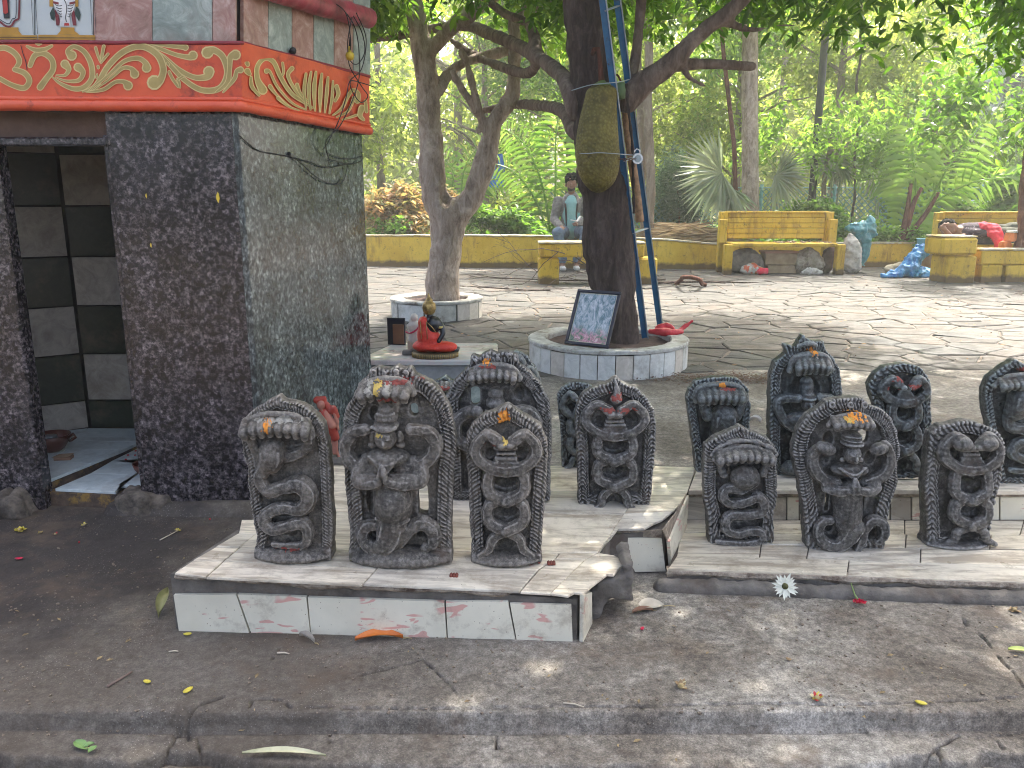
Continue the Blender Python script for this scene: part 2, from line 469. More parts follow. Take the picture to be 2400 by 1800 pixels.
def m_marble(name, base=(.74, .68, .56), vein=(.30, .25, .19), rot=.6, dirt=(.22, .17, .12)):
    t = NT(name)
    off = t.n('ShaderNodeVectorMath'); off.operation = 'ADD'
    g = t.n('ShaderNodeNewGeometry'); t.l(g.outputs['Position'], off.inputs[0])
    cmb = t.n('ShaderNodeCombineXYZ'); rn = t.math('MULTIPLY', t.rand(), 7.0); t.l(rn, cmb.inputs[0]); t.l(rn, cmb.inputs[2]); t.l(cmb.outputs[0], off.inputs[1])
    mp = t.n('ShaderNodeMapping'); mp.inputs['Rotation'].default_value = (0, 0, rot); mp.inputs['Scale'].default_value = (3, 22, 6); t.l(off.outputs[0], mp.inputs[0])
    v = t.ramp(t.noise(mp.outputs[0], 1.4, 7, .7, .8), [(.42, 1), (.5, .4), (.56, 0)])
    col = t.mix(t.math('MULTIPLY', v, .75), base, vein)
    tone = t.ramp(t.rand(), [(0, (.86, .84, .80)), (1, (1.06, 1.04, 1.02))])
    col = t.mix(1.0, col, tone, 'MULTIPLY')
    w = t.co((1, 1, 1), 'World')
    dd = t.ramp(t.noise(w, 7, 9, .75), [(.50, 0), (.70, .8)])
    col = t.mix(dd, col, dirt)
    sp = t.ramp(t.voro(w, 55), [(.03, 1), (.09, 0)]); sp = t.math('MULTIPLY', sp, t.ramp(t.noise(w, 9, 3), [(.55, 0), (.6, 1)]))
    col = t.mix(sp, col, (.06, .045, .035))
    return t.fin(col, t.ramp(t.noise(w, 14, 6), [(.3, .22), (.7, .6)]), t.bump(t.noise(w, 40, 5), .15, .002), .5)
MARBLE = m_marble('veined_marble_slab')
MARBLE2 = m_marble('veined_marble_slab_greyer', (.66, .62, .53), (.28, .25, .21), -.5)
def m_facetile():
    t = NT('cream_tile_pink_strokes'); w = t.co((1, 1, 1), 'World')
    base = t.mix(t.ramp(t.noise(w, 6, 6), [(.3, 0), (.7, 1)]), (.62, .585, .47), (.76, .72, .59))
    mp = t.co((15, 15, 58), 'World', rot=(0, .55, 0))
    s = t.ramp(t.noise(mp, 1.0, 2, .4, .5), [(.595, 0), (.62, 1)])
    msk = t.ramp(t.noise(w, 9, 2), [(.47, 0), (.51, 1)])
    col = t.mix(t.math('MULTIPLY', t.math('MULTIPLY', s, msk), .75), base, (.60, .26, .23))
    sp = t.ramp(t.voro(w, 75), [(.05, 1), (.11, 0)]); sp = t.math('MULTIPLY', sp, t.ramp(t.noise(w, 12, 4), [(.45, 0), (.55, 1)]))
    col = t.mix(sp, col, (.10, .07, .04))
    col = t.mix(t.ramp(t.noise(t.co((1, 1, 1), 'World', loc=(4, 4, 4)), 9, 8, .75), [(.52, 0), (.72, .75)]), col, (.22, .16, .11))
    return t.fin(col, .32, t.bump(t.noise(w, 30, 4), .1, .002), .5)
FTILE = m_facetile()
MORTAR = basic('old_grey_mortar', (.070, .062, .054), (.20, .18, .158), 14, .9, .8, .006, 70, 'World', dirt=(.10, .07, .05))
ROUGHEDGE = basic('broken_plaster_edge', (.16, .12, .09), (.50, .43, .34), 45, .9, 1.0, .008, 80, 'World', dirt=(.10, .065, .045), dscale=18)
def m_concrete():
    t = NT('worn_concrete_floor'); w = t.co((1, 1, 1), 'World')
    c = t.ramp(t.noise(w, 2.3, 9, .72, .4), [(.30, (.075, .062, .048)), (.43, (.150, .130, .107)), (.54, (.225, .205, .175)), (.70, (.33, .312, .28))])
    f = t.ramp(t.noise(w, 46, 8, .8), [(.36, .45), (.5, .95), (.64, 1.6)])
    c = t.mix(1.0, c, t.ramp(t.noise(w, 260, 4, .8), [(.38, .66), (.5, 1.0), (.62, 1.38)]), 'MULTIPLY')
    c = t.mix(1.0, c, f, 'MULTIPLY')
    # warmer, darker tone towards the shrine side, darkest near its doorway
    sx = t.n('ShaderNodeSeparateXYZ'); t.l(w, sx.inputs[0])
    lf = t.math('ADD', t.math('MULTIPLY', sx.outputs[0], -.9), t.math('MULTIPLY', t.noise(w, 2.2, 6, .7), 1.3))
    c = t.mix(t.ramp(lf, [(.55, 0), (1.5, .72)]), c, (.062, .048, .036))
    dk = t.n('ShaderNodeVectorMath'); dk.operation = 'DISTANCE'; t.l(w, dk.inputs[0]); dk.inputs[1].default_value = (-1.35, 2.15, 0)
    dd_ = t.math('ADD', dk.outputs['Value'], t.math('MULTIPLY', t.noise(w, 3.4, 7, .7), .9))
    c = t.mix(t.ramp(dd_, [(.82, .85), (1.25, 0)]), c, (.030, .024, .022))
    gr = t.ramp(t.noise(t.co((1, 1, 1), 'World', loc=(9, 3, 1)), 4.4, 7, .75), [(.52, 0), (.66, .65)])
    c = t.mix(gr, c, (.115, .080, .055))
    cr = t.voro(t.co((1, 1, 1), 'World', loc=(.3, .2, 0)), 1.3, 'DISTANCE_TO_EDGE')
    dn = t.noise(w, 9, 5, .7)
    crm = t.ramp(t.math('ADD', cr, t.math('MULTIPLY', t.math('SUBTRACT', dn, .5), .10)), [(.0, .0), (.003, 0)])
    crm = t.math('MULTIPLY', crm, t.ramp(t.noise(w, 1.3, 2), [(.5, 0), (.55, 1)]))
    c = t.mix(crm, c, (.02, .016, .014))
    sp = t.ramp(t.voro(w, 150), [(.10, 1), (.2, 0)]); sp = t.math('MULTIPLY', sp, t.ramp(t.noise(w, 6, 5), [(.42, 0), (.6, .9)]))
    c = t.mix(sp, c, (.30, .27, .24))
    b = t.bump(t.noise(w, 55, 9, .8), .6, .006); b = t.bump(t.noise(w, 9, 5), .35, .02, b)
    b = t.bump(t.math('MULTIPLY', crm, -1.0), .5, .006, b)
    return t.fin(c, t.ramp(t.noise(w, 5, 5), [(.3, .62), (.7, .92)]), b, .35)
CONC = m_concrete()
def m_flag():
    t = NT('flagstone'); w = t.co((1, 1, 1), 'World')
    c = t.ramp(t.rand(), [(0, (.048, .046, .041)), (.35, (.082, .076, .066)), (.6, (.064, .067, .064)), (.8, (.094, .084, .072)), (1, (.056, .061, .060))])
    f = t.ramp(t.noise(t.co((1, 2.2, 1), 'World'), 6, 10, .8, .2), [(.36, .30), (.5, .85), (.64, 1.45)])
    c = t.mix(1.0, c, f, 'MULTIPLY')
    c = t.mix(t.ramp(t.noise(w, 1.7, 6, .7), [(.50, 0), (.66, .6)]), c, (.12, .088, .064))
    return t.fin(c, t.ramp(t.noise(w, 6, 4), [(.3, .55), (.7, .85)]), t.bump(t.noise(w, 16, 9, .8), .7, .02), .4)
FLAG = m_flag()
DIRT = basic('packed_earth', (.050, .036, .026), (.13, .10, .075), 6, .95, .9, .02, 40, 'World', dirt=(.045, .055, .022), dscale=.6)
def m_yellow():
    t = NT('worn_yellow_paint'); w = t.co((1, 1, 1), 'World')
    c = t.mix(t.ramp(t.noise(w, 2.2, 7, .7), [(.35, 0), (.7, 1)]), (.54, .33, .016), (.72, .50, .055))
    st = t.ramp(t.noise(t.co((1, 1, .25), 'World'), 7, 8, .75), [(.50, 0), (.66, .85)])
    c = t.mix(st, c, (.24, .13, .02))
    bl = t.ramp(t.noise(t.co((1, 1, 1), 'World', loc=(5, 5, 5)), 17, 8, .8), [(.57, 0), (.66, .9)])
    c = t.mix(bl, c, (.045, .032, .018))
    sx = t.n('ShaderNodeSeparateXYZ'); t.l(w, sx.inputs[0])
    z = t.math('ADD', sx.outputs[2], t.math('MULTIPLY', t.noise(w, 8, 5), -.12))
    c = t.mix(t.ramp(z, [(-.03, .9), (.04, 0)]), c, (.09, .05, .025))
    return t.fin(c, .62, t.bump(t.noise(w, 26, 7, .75), .6, .012), .4)
YELLOW = m_yellow()
ORNG = basic('orange_red_paint', (.52, .055, .014), (.68, .10, .028), 8, .42, .35, .004, 35, 'World', dirt=(.20, .022, .010), dscale=9, dth=(.56, .7))
ORNG_S = basic('orange_red_moulding_paint', (.58, .075, .028), (.72, .12, .05), 9, .38, .5, .006, 28, 'World', dirt=(.22, .03, .016), dscale=11, dth=(.58, .7))
GOLD = basic('gold_ochre_paint', (.27, .20, .055), (.44, .33, .11), 16, .45, .2, .002, 60, 'World')
GOLDL = basic('pale_gold_outline_paint', (.55, .42, .16), (.62, .50, .22), 16, .45, .1, .002, 60, 'World')
PINK = basic('magenta_pink_paint', (.30, .035, .05), (.50, .085, .12), 10, .4, .3, .004, 30, 'World', dirt=(.12, .03, .03))
def m_tone(name, a, b, c): 
    t = NT(name); w = t.co((1, 1, 1), 'World')
    n = t.noise(w, 15, 7, .72, 1.4)
    col = t.ramp(n, [(.3, a), (.5, b), (.68, c)])
    col = t.mix(t.ramp(t.noise(w, 5, 6, .7), [(.52, 0), (.7, .5)]), col, (.16, .12, .08))
    return t.fin(col, .34, t.bump(t.noise(w, 40, 4), .1, .002), .5)
TPINK = m_tone('pink_marble_tile', (.24, .11, .085), (.36, .20, .16), (.52, .38, .32))
TGREEN = m_tone('green_marble_tile', (.16, .20, .17), (.27, .32, .28), (.46, .50, .45))
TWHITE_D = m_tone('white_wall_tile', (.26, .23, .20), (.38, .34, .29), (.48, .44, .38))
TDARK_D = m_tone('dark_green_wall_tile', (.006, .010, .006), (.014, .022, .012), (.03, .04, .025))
TFLOOR = m_tone('pale_blue_floor_tile', (.38, .44, .44), (.50, .56, .56), (.60, .65, .64))
LINTEL = basic('brown_plaster_lintel', (.085, .05, .035), (.15, .095, .07), 12, .85, .6, .006, 40, 'World')
PANELW = basic('white_painted_tile', (.42, .47, .46), (.52, .56, .55), 6, .4, .1, .002, 60, 'World')
def flat(name, c, rough=.5, metal=0.0, var=.25, sc=18, bump=.15, kind='Object'):
    t = NT(name); co = t.co((1, 1, 1), kind); n = t.ramp(t.noise(co, sc, 5), [(.3, 1-var), (.7, 1+var)])
    return t.fin(t.mix(1.0, c, n, 'MULTIPLY'), rough, t.bump(t.noise(co, sc*3, 4), bump, .002) if bump else None, .5, metal)
MAROON = flat('maroon_paint', (.16, .012, .018)); GREENP = flat('dark_green_paint', (.018, .04, .028)); YELP = flat('ochre_border_paint', (.42, .22, .02))
BLACKP = flat('black_paint', (.015, .014, .016)); REDP = flat('red_paint', (.45, .03, .02)); WHITEP = flat('white_lime_paint', (.62, .62, .6))
IRONB = basic('blue_painted_steel', (.008, .085, .20), (.016, .15, .31), 14, .36, .2, .002, 50, dirt=(.03, .025, .025), dscale=14, dth=(.60, .66))
IRONP = flat('pale_worn_steel', (.36, .42, .46), .4, .3)
CABLE = flat('black_cable', (.012, .012, .014), .45)
def m_bark(name, a, b, c, sc=14, st=(1, 1, .35), bd=.02):
    t = NT(name); co = t.co(st, 'World')
    n = t.noise(co, sc, 9, .75, .6)
    col = t.ramp(n, [(.30, a), (.5, b), (.72, c)])
    col = t.mix(t.ramp(t.noise(t.co((1, 1, 1), 'World'), 5, 6, .7), [(.55, 0), (.68, .6)]), col, tuple(v*1.25 for v in c))
    v = t.voro(t.co((1, 1, .45), 'World'), sc*2.2)
    b1 = t.bump(t.noise(co, sc*2.2, 9, .8), .9, bd); b2 = t.bump(v, .5, bd*.6, b1)
    return t.fin(col, .85, b2, .25)
BARK_B = m_bark('brown_flaking_bark', (.14, .098, .076), (.41, .33, .27), (.62, .54, .47), 19)
BARK_D = m_bark('dark_smooth_bark', (.022, .015, .014), (.075, .053, .048), (.17, .13, .115), 16, (1, 1, .22), .03)
BARK_L = m_bark('pale_bark', (.12, .09, .07), (.22, .17, .13), (.36, .31, .26), 9, (1, 1, .3))
BARK_R = m_bark('red_brown_bark', (.05, .018, .012), (.13, .05, .035), (.26, .13, .09), 14)
def m_leaf(name, c1, c2, c3, trans=.45, rough=.38, tl=None):
    t = NT(name); g = t.n('ShaderNodeNewGeometry')
    col = t.ramp(g.outputs['Random Per Island'], [(0, c1), (.55, c2), (1, c3)])
    big = t.ramp(t.noise(t.co((1, 1, 1), 'World'), 1.1, 3), [(.3, .72), (.7, 1.3)])
    col = t.mix(1.0, col, big, 'MULTIPLY')
    t.fin(col, rough, None, .45)
    tr = t.n('ShaderNodeBsdfTranslucent'); tc = t.mix(1.0, col, tl or (1.9, 2.1, .75), 'MULTIPLY'); t.l(tc, tr.inputs[0])
    mx = t.n('ShaderNodeMixShader'); mx.inputs[0].default_value = trans
    t.l(t.b.outputs[0], mx.inputs[1]); t.l(tr.outputs[0], mx.inputs[2]); t.l(mx.outputs[0], t.out.inputs[0])
    return t.m
LEAF_N = m_leaf('glossy_green_leaf', (.040, .090, .018), (.075, .15, .028), (.13, .21, .045), .6, .30, (2.1, 2.3, .8))
LEAF_M = m_leaf('mid_green_leaf', (.075, .14, .03), (.13, .22, .05), (.20, .29, .08), .68, .5, (1.9, 2.0, .9))
LEAF_Y = m_leaf('yellow_green_leaf', (.15, .21, .05), (.24, .30, .085), (.34, .38, .14), .68, .5, (1.8, 1.8, .95))
LEAF_B = m_leaf('blue_green_leaf', (.07, .12, .08), (.12, .18, .12), (.18, .24, .17), .55, .5, (1.5, 1.6, 1.2))
LEAF_P = m_leaf('palm_leaf', (.12, .21, .05), (.18, .29, .07), (.26, .36, .12), .5, .28, (1.7, 1.9, .8))
LEAF_FP = m_leaf('fan_palm_leaf', (.20, .25, .17), (.27, .31, .22), (.34, .37, .28), .45, .35, (1.3, 1.35, 1.1))
LEAF_O = m_leaf('orange_croton_leaf', (.18, .22, .08), (.33, .25, .11), (.44, .30, .16), .5, .4, (1.5, 1.3, 1.0))
LEAF_G = m_leaf('bright_undergrowth_leaf', (.09, .18, .03), (.14, .25, .05), (.22, .31, .09), .55, .5, (1.6, 1.8, .8))
STRAW = m_leaf('dry_straw', (.20, .14, .08), (.33, .25, .16), (.45, .37, .27), .2, .7, (1, 1, .9))
# ================================================================ GROUND AND PLATFORMS
def zt(x, y): return .118 + .043*max(0.0, .15-x) + .032*min(1, max(0, (y-1.75)/.5))
def GZ(px, py, fn=zt):
    z = .11
    for _ in range(6):
        p = G(px, py, z); z = fn(p.x, p.y)
    return Vector((p.x, p.y, z))
def seg_dist(X, Y, pts):
    d = np.full(X.shape, 9.)
    for a, b in zip(pts[:-1], pts[1:]):
        ex, ey = b[0]-a[0], b[1]-a[1]; L = ex*ex+ey*ey or 1e-9
        t = np.clip(((X-a[0])*ex+(Y-a[1])*ey)/L, 0, 1)
        d = np.minimum(d, np.hypot(X-a[0]-t*ex, Y-a[1]-t*ey))
    return d
def pxs(l, z=0.0): return [tuple(G(a, b, z)[:2]) for a, b in l]
CR0 = [([(520, 1633), (460, 1652), (432, 1672), (440, 1690)], .008), ([(585, 1655), (590, 1640), (620, 1636), (660, 1641), (680, 1656)], .004),
       ([(800, 1592), (900, 1571), (990, 1545), (1040, 1590), (1058, 1608), (1080, 1642)], .0028), ([(990, 1545), (1030, 1540)], .002),
       ([(2248, 1430), (2262, 1460), (2310, 1500), (2350, 1552), (2372, 1572), (2400, 1612)], .003), ([(640, 1545), (655, 1520)], .002),
       ([(1500, 1656), (1650, 1652), (1800, 1650), (1950, 1653), (2100, 1650), (2250, 1644), (2400, 1634)], .0035), ([(700, 1655), (900, 1659), (1300, 1656), (1500, 1656)], .002)]
CR1 = [([(432, 1690), (415, 1712), (400, 1740), (384, 1757)], .006), ([(775, 1712), (772, 1742)], .002), ([(1162, 1720), (1164, 1748)], .003),
       ([(2245, 1720), (2195, 1750), (2168, 1772)], .004), ([(2195, 1750), (2215, 1788)], .004), ([(2245, 1720), (2300, 1726), (2400, 1712)], .003), ([(458, 1714), (470, 1757)], .003), ([(2340, 1735), (2360, 1762)], .002)]
JAG = [(-60, 1762), (0, 1762), (30, 1778), (60, 1772), (120, 1774), (170, 1775), (240, 1782), (300, 1786), (384, 1757), (430, 1757), (480, 1758), (520, 1765), (560, 1776), (600, 1782), (650, 1786), (760, 1789), (900, 1791), (1000, 1794), (1100, 1798), (1200, 1790), (1300, 1796), (1380, 1794), (1480, 1790), (1550, 1796), (1700, 1799), (1950, 1798), (2080, 1790), (2100, 1776), (2140, 1766), (2190, 1776), (2222, 1786), (2270, 1789), (2300, 1763), (2400, 1768), (2600, 1766)]
_jg = sorted([tuple(G(a, b, -.036)[:2]) for a, b in JAG])
def zground(X, Y):
    z = .0035*fbm(X, Y, 2.2, 1, 5) + .0012*fbm(X, Y, 25, 5, 3)
    for l, w in CR0:
        d = seg_dist(X, Y, pxs(l)) + .004*fbm(X, Y, 60, 8, 2); z = z - .022*np.clip(1.15-d/(w*.62), 0, 1)
    yl = 1.424 + .003*fbm(X, Y*0, 6, 3, 4)
    lip = np.clip((yl+.022-Y)/.022, 0, 1)
    z = z - .006*lip**2
    under = np.clip((yl-Y)/.004, 0, 1)
    chips = np.clip((fbm(X, Y*0+.7, 9, 12, 4)-.38)*5, 0, 1)
    z = z - under*(.034 + .006*chips)
    z = z - .014*np.exp(-((Y-(yl-.012+.003*fbm(X, Y*0, 12, 20, 3)))/.0025)**2)*(fbm(X, Y*0, 3, 22, 2) > -.1)
    for l, w in CR1:
        d = seg_dist(X, Y, pxs(l, -.034)) + .003*fbm(X, Y, 60, 9, 2); z = z - .020*np.clip(1.15-d/(w*.62), 0, 1)*under
    yj = np.interp(X, [a for a, b in _jg], [b for a, b in _jg]) + .006*fbm(X, Y*0, 40, 31, 3)
    low = np.clip((yj-Y)/.004, 0, 1)
    z = z - low*(.022+.010*fbm(X, Y, 22, 33, 4)) - .022*np.exp(-((Y-yj+.004)/.0055)**2)
    d = np.hypot((X-G(440, 1690, -.02).x)/1.3, Y-G(440, 1690, -.02).y); z = z - .014*np.clip(1-d/.028+.5*fbm(X, Y, 60, 44, 3), 0, 1)
    return z
def sheet(name, x0, x1, y0, y1, step, mat, fn):
    xs = np.arange(x0, x1+step*.5, step); ys = np.arange(y0, y1+step*.5, step)
    X, Y = np.meshgrid(xs, ys); Z = fn(X, Y)
    v = np.stack([X, Y, Z], -1).reshape(-1, 3); n, m = len(xs), len(ys)
    i = (np.arange(m-1)[:, None]*n+np.arange(n-1)[None, :]).ravel()
    return tag(link(name, mesh_np(name, v, np.stack([i, i+1, i+n+1, i+n], 1), mat, True)), kind='structure')
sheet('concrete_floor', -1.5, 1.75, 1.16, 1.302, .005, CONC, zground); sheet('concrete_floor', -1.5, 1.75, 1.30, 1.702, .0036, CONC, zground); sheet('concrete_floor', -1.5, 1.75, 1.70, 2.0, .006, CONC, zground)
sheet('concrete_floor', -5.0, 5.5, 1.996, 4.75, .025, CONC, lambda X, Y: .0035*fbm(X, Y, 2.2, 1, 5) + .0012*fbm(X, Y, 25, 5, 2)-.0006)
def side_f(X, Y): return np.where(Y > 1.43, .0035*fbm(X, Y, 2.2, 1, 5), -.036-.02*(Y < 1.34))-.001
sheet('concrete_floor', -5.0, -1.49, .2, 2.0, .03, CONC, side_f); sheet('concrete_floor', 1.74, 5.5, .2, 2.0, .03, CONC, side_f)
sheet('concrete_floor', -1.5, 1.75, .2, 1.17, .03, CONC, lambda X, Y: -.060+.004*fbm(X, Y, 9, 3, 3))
sheet('ground', -60, 60, -30, 90, 2.0, DIRT, lambda X, Y: -.07+X*0 - .0*Y)
tag(MB().box((0, 0, 0), (9.5, 4.2, .02)).build('mortar_bed', basic('dusty_mortar_bed', (.10, .08, .062), (.21, .175, .145), 5, .95, .9, .01, 30, 'World'), None, (2.5, 8.85, -.027)), kind='structure')
# ---- flagstones of the courtyard : every stone its own piece
rnd = random.Random(5)
pave = tag(link('courtyard_paving', None), kind='structure')
pts = []
yy = 4.5; row = 0
while yy < 12.6:
    dy = .205+.026*(yy-4.5)*.5+rnd.uniform(-.03, .03); xx = -2.6-(yy-4.5)*.12+rnd.uniform(0, .3); xmax = 3.2+(yy-4.5)*.62
    while xx < xmax:
        pts.append((xx, yy+rnd.uniform(-.10, .10))); xx += (.33+.026*(yy-4.5))*rnd.uniform(.6, 1.5)
    yy += dy; row += 1
PA = np.array(pts)
def cell(i):
    p = PA[i]; poly = [(p[0]-.9, p[1]-.6), (p[0]+.9, p[1]-.6), (p[0]+.9, p[1]+.6), (p[0]-.9, p[1]+.6)]
    d = ((PA-p)**2).sum(1); o = np.argsort(d)[1:16]
    for j in o:
        q = PA[j]; nx, ny = q[0]-p[0], q[1]-p[1]; ln = math.hypot(nx, ny); nx /= ln; ny /= ln; c = nx*(p[0]+q[0])/2+ny*(p[1]+q[1])/2-.005
        out = []
        for k in range(len(poly)):
            a = poly[k]; b = poly[(k+1) % len(poly)]; da = nx*a[0]+ny*a[1]-c; db = nx*b[0]+ny*b[1]-c
            if da <= 0: out.append(a)
            if (da < 0) != (db < 0) and da != db:
                t = da/(da-db); out.append((a[0]+(b[0]-a[0])*t, a[1]+(b[1]-a[1])*t))
        poly = out
        if len(poly) < 3: return None
    return poly
order = sorted(range(len(PA)), key=lambda i: PA[i][1])
far_mb = MB(); nst = 0
for i in order:
    poly = cell(i)
    if not poly or PA[i][1] < 4.6 or PA[i][1] > 12.5: continue
    # uneven edges
    q = []
    for k in range(len(poly)):
        a = poly[k]; b = poly[(k+1) % len(poly)]; q.append(a)
        L = math.hypot(b[0]-a[0], b[1]-a[1])
        if L > .16:
            cxp, cyp = PA[i]; t = rnd.uniform(.35, .65); m = (a[0]+(b[0]-a[0])*t, a[1]+(b[1]-a[1])*t); s_ = 1-rnd.uniform(.0, .06)
            q.append((cxp+(m[0]-cxp)*s_, cyp+(m[1]-cyp)*s_))
    cx_, cy_ = PA[i]; h = rnd.uniform(-.004, .006); sx_ = rnd.uniform(-.015, .015); sy_ = rnd.uniform(-.02, .02)
    loc = [(x-cx_, y-cy_) for x, y in q]
    if nst < 296:
        mb = MB(); mb.prism(loc, -.028, lambda x, y: h+sx_*x+sy_*y, .007); mb.build('flagstone', FLAG, pave, (cx_, cy_, 0)); nst += 1
    else:
        far_mb.prism(q, -.028, lambda x, y: h+sx_*(x-cx_)+sy_*(y-cy_), .007)
if far_mb.v: tag(far_mb.build('flagstone', FLAG, pave), kind='stuff')

# ---- left platform -------------------------------------------------------------------------------
pl = thing('tiled_platform', 'low marble-topped platform with cream tiles carrying the left group of snake stones', 'platform')
def slabs(quads, fn, mat, parent, th=.013, name='marble_slab', gap=.0016):
    for i, qd in enumerate(quads):
        P = [GZ(a, b, fn) for a, b in qd]
        if sum((P[k].x*P[(k+1) % len(P)].y-P[(k+1) % len(P)].x*P[k].y) for k in range(len(P))) < 0: P = P[::-1]
        c = sum(P, Vector())/len(P)
        q = []
        for p in P:
            d = Vector((p.x-c.x, p.y-c.y)); k = 1-gap/max(d.length, .01); q.append((d.x*k, d.y*k))
        dz = rnd.uniform(-.0012, .0012)
        f = lambda x, y, c=c, dz=dz: fn(c.x+x, c.y+y)-c.z+dz
        MB().prism(q, lambda x, y: f(x, y)-th, f, .0018).build(name, mat[i % len(mat)] if isinstance(mat, list) else mat, parent, c)
Q1 = [[(408, 1342), (482, 1351), (522, 1315), (452, 1312)], [(452, 1312), (522, 1315), (560, 1283), (505, 1281)], [(505, 1281), (560, 1283), (602, 1251), (559, 1249)],
      [(559, 1249), (602, 1251), (630, 1217), (566, 1217)],
      [(482, 1351), (850, 1369), (884, 1331), (522, 1315)], [(850, 1369), (1219, 1386), (1262, 1334), (884, 1331)],
      [(1219, 1386), (1290, 1390), (1372, 1310), (1302, 1308), (1262, 1334)],
      [(1290, 1390), (1330, 1396), (1345, 1388), (1366, 1391), (1385, 1374), (1402, 1362), (1424, 1345), (1440, 1346), (1452, 1330), (1465, 1322), (1461, 1310), (1440, 1300), (1403, 1294), (1372, 1310)],
      [(522, 1315), (884, 1331), (905, 1290), (560, 1283)], [(884, 1331), (1262, 1334), (1302, 1308), (1310, 1296), (905, 1290)], [(1302, 1308), (1372, 1310), (1403, 1294), (1310, 1296)],
      [(560, 1283), (905, 1290), (932, 1200), (640, 1196)], [(905, 1290), (1180, 1294), (1200, 1200), (932, 1200)], [(1180, 1294), (1310, 1296), (1403, 1294), (1463, 1205), (1200, 1200)],
      [(1403, 1294), (1416, 1272), (1430, 1262), (1446, 1240), (1512, 1239), (1530, 1228), (1552, 1219), (1578, 1198), (1463, 1203)],
      [(640, 1196), (932, 1200), (945, 1150), (670, 1148)], [(932, 1200), (1200, 1200), (1215, 1150), (945, 1150)], [(1200, 1200), (1463, 1205), (1500, 1150), (1215, 1150)], [(1463, 1203), (1578, 1198), (1600, 1176), (1612, 1150), (1500, 1149)],
      [(670, 1148), (945, 1150), (960, 1092), (720, 1090)], [(945, 1150), (1215, 1150), (1230, 1092), (960, 1092)], [(1215, 1150), (1500, 1150), (1535, 1091), (1230, 1092)], [(1500, 1149), (1612, 1150), (1631, 1094), (1535, 1091)]]
slabs(Q1, zt, [MARBLE, MARBLE, MARBLE2], pl, .006)
fp0, fp1 = G(409, 1477), G(1352, 1501)
n_f = Vector((fp1.y-fp0.y, -(fp1.x-fp0.x), 0)).normalized()          # towards the camera
core = [tuple((fp0-n_f*.008)[:2]), tuple((fp1-n_f*.008)[:2]), tuple(G(1374, 1462)[:2]), tuple(G(1428, 1350)[:2]), tuple(G(1490, 1343)[:2]), tuple(G(1556, 1338)[:2]), tuple(G(1598, 1240, .045)[:2]), tuple(GZ(1604, 1160)[:2]), tuple(GZ(1626, 1098)[:2]), tuple(GZ(724, 1094)[:2]), tuple(GZ(572, 1217)[:2])]
MB().prism(core, -.02, lambda x, y: zt(x, y)-.0175).build('platform_core', MORTAR, pl)
def fquad(pts, p0, p1, mat, parent, name='face_tile', th=.009, out=None, bev=True):
    P = [VL(a, b, p0, p1) for a, b in pts]
    n = out or Vector((p1[1]-p0[1], -(p1[0]-p0[0]), 0)).normalized()
    c = sum(P, Vector())/len(P)
    MB().plate([p-c for p in P], n*th).build(name, mat, parent, c)
F1 = [[(411, 1391), (556, 1389), (587, 1479), (423, 1474)], [(560, 1389), (720, 1395), (730, 1484), (592, 1479)], [(724, 1396), (1042, 1406), (1048, 1491), (732, 1485)],
      [(1046, 1406), (1191, 1406), (1208, 1494), (1051, 1491)], [(1196, 1411), (1339, 1415), (1342, 1501), (1212, 1499)]]
for qd in F1: fquad([p for p in qd], fp0-n_f*.006, fp1-n_f*.006, FTILE, pl)
sp0, sp1 = G(1358, 1503), G(1381, 1456)
fquad([(1359, 1394), (1379, 1386), (1380, 1474), (1358, 1503)], sp0, sp1, FTILE, pl, out=Vector((sp1.y-sp0.y, -(sp1.x-sp0.x), 0)).normalized())
lp0, lp1 = G(409, 1477)+Vector((-.004, 0, 0)), GZ(566, 1217)
q0, q1 = G(1489, 1341), G(1560, 1338)
fquad([(1440, 1256), (1549, 1260), (1558, 1336), (1487, 1337)], q0, q1, FTILE, pl)
r0, r1 = G(1566, 1338), G(1605, 1232, .045)
fquad([(1562, 1268), (1607, 1160), (1603, 1238), (1567, 1330)], r0, r1, FTILE, pl, out=Vector((.9, -.35, 0)).normalized())
fquad([(1441, 1244), (1551, 1241), (1550, 1259), (1440, 1255)], q0, q1, ROUGHEDGE, pl, 'mortar_strip', .004)
fquad([(1551, 1241), (1580, 1204), (1608, 1156), (1606, 1166), (1563, 1270)], r0, r1, ROUGHEDGE, pl, 'mortar_strip', .003, Vector((.9, -.35, 0)).normalized())
# broken mortar under the front edge of the slabs
def jag_plate(top, bot, p0, p1, th, mat, parent, name, off=.0):
    n = Vector((p1[1]-p0[1], -(p1[0]-p0[0]), 0)).normalized()
    T = spline(top, 14); B_ = spline(bot, 14)
    N = 120; vs = []
    tx = [p[0] for p in T]; ty = [p[1] for p in T]; bx = [p[0] for p in B_]; by = [p[1] for p in B_]
    for i in range(N+1):
        x = tx[0]+(tx[-1]-tx[0])*i/N
        yt = np.interp(x, tx, ty); yb = np.interp(x, bx, by)+2.2*float(fbm(x*.05, 1.3, 1, 3, 3))
        a = VL(x, yt, p0, p1)+n*off; b = VL(x, yb, p0, p1)+n*(off-.003); m = (a+b)/2+n*(.004+.004*float(fbm(x*.08, 4., 1, 5, 3)))
        vs += [a, m, b, a-n*th, b-n*th]
    fs = []
    for i in range(N):
        k = i*5; l = k+5
        fs += [(k, k+1, l+1, l), (k+1, k+2, l+2, l+1), (k+2, k+4, l+4, l+2), (k+3, k, l, l+3)]
    MB().add(vs, fs, False).build(name, mat, parent)
tp0, tp1 = GZ(408, 1342), GZ(1366, 1393)
z3 = lambda l: [(380+a/3.456, 1200+b/3.456) for a, b in l]; z4 = lambda l: [(980+a/3.07, 1060+b/3.07) for a, b in l]
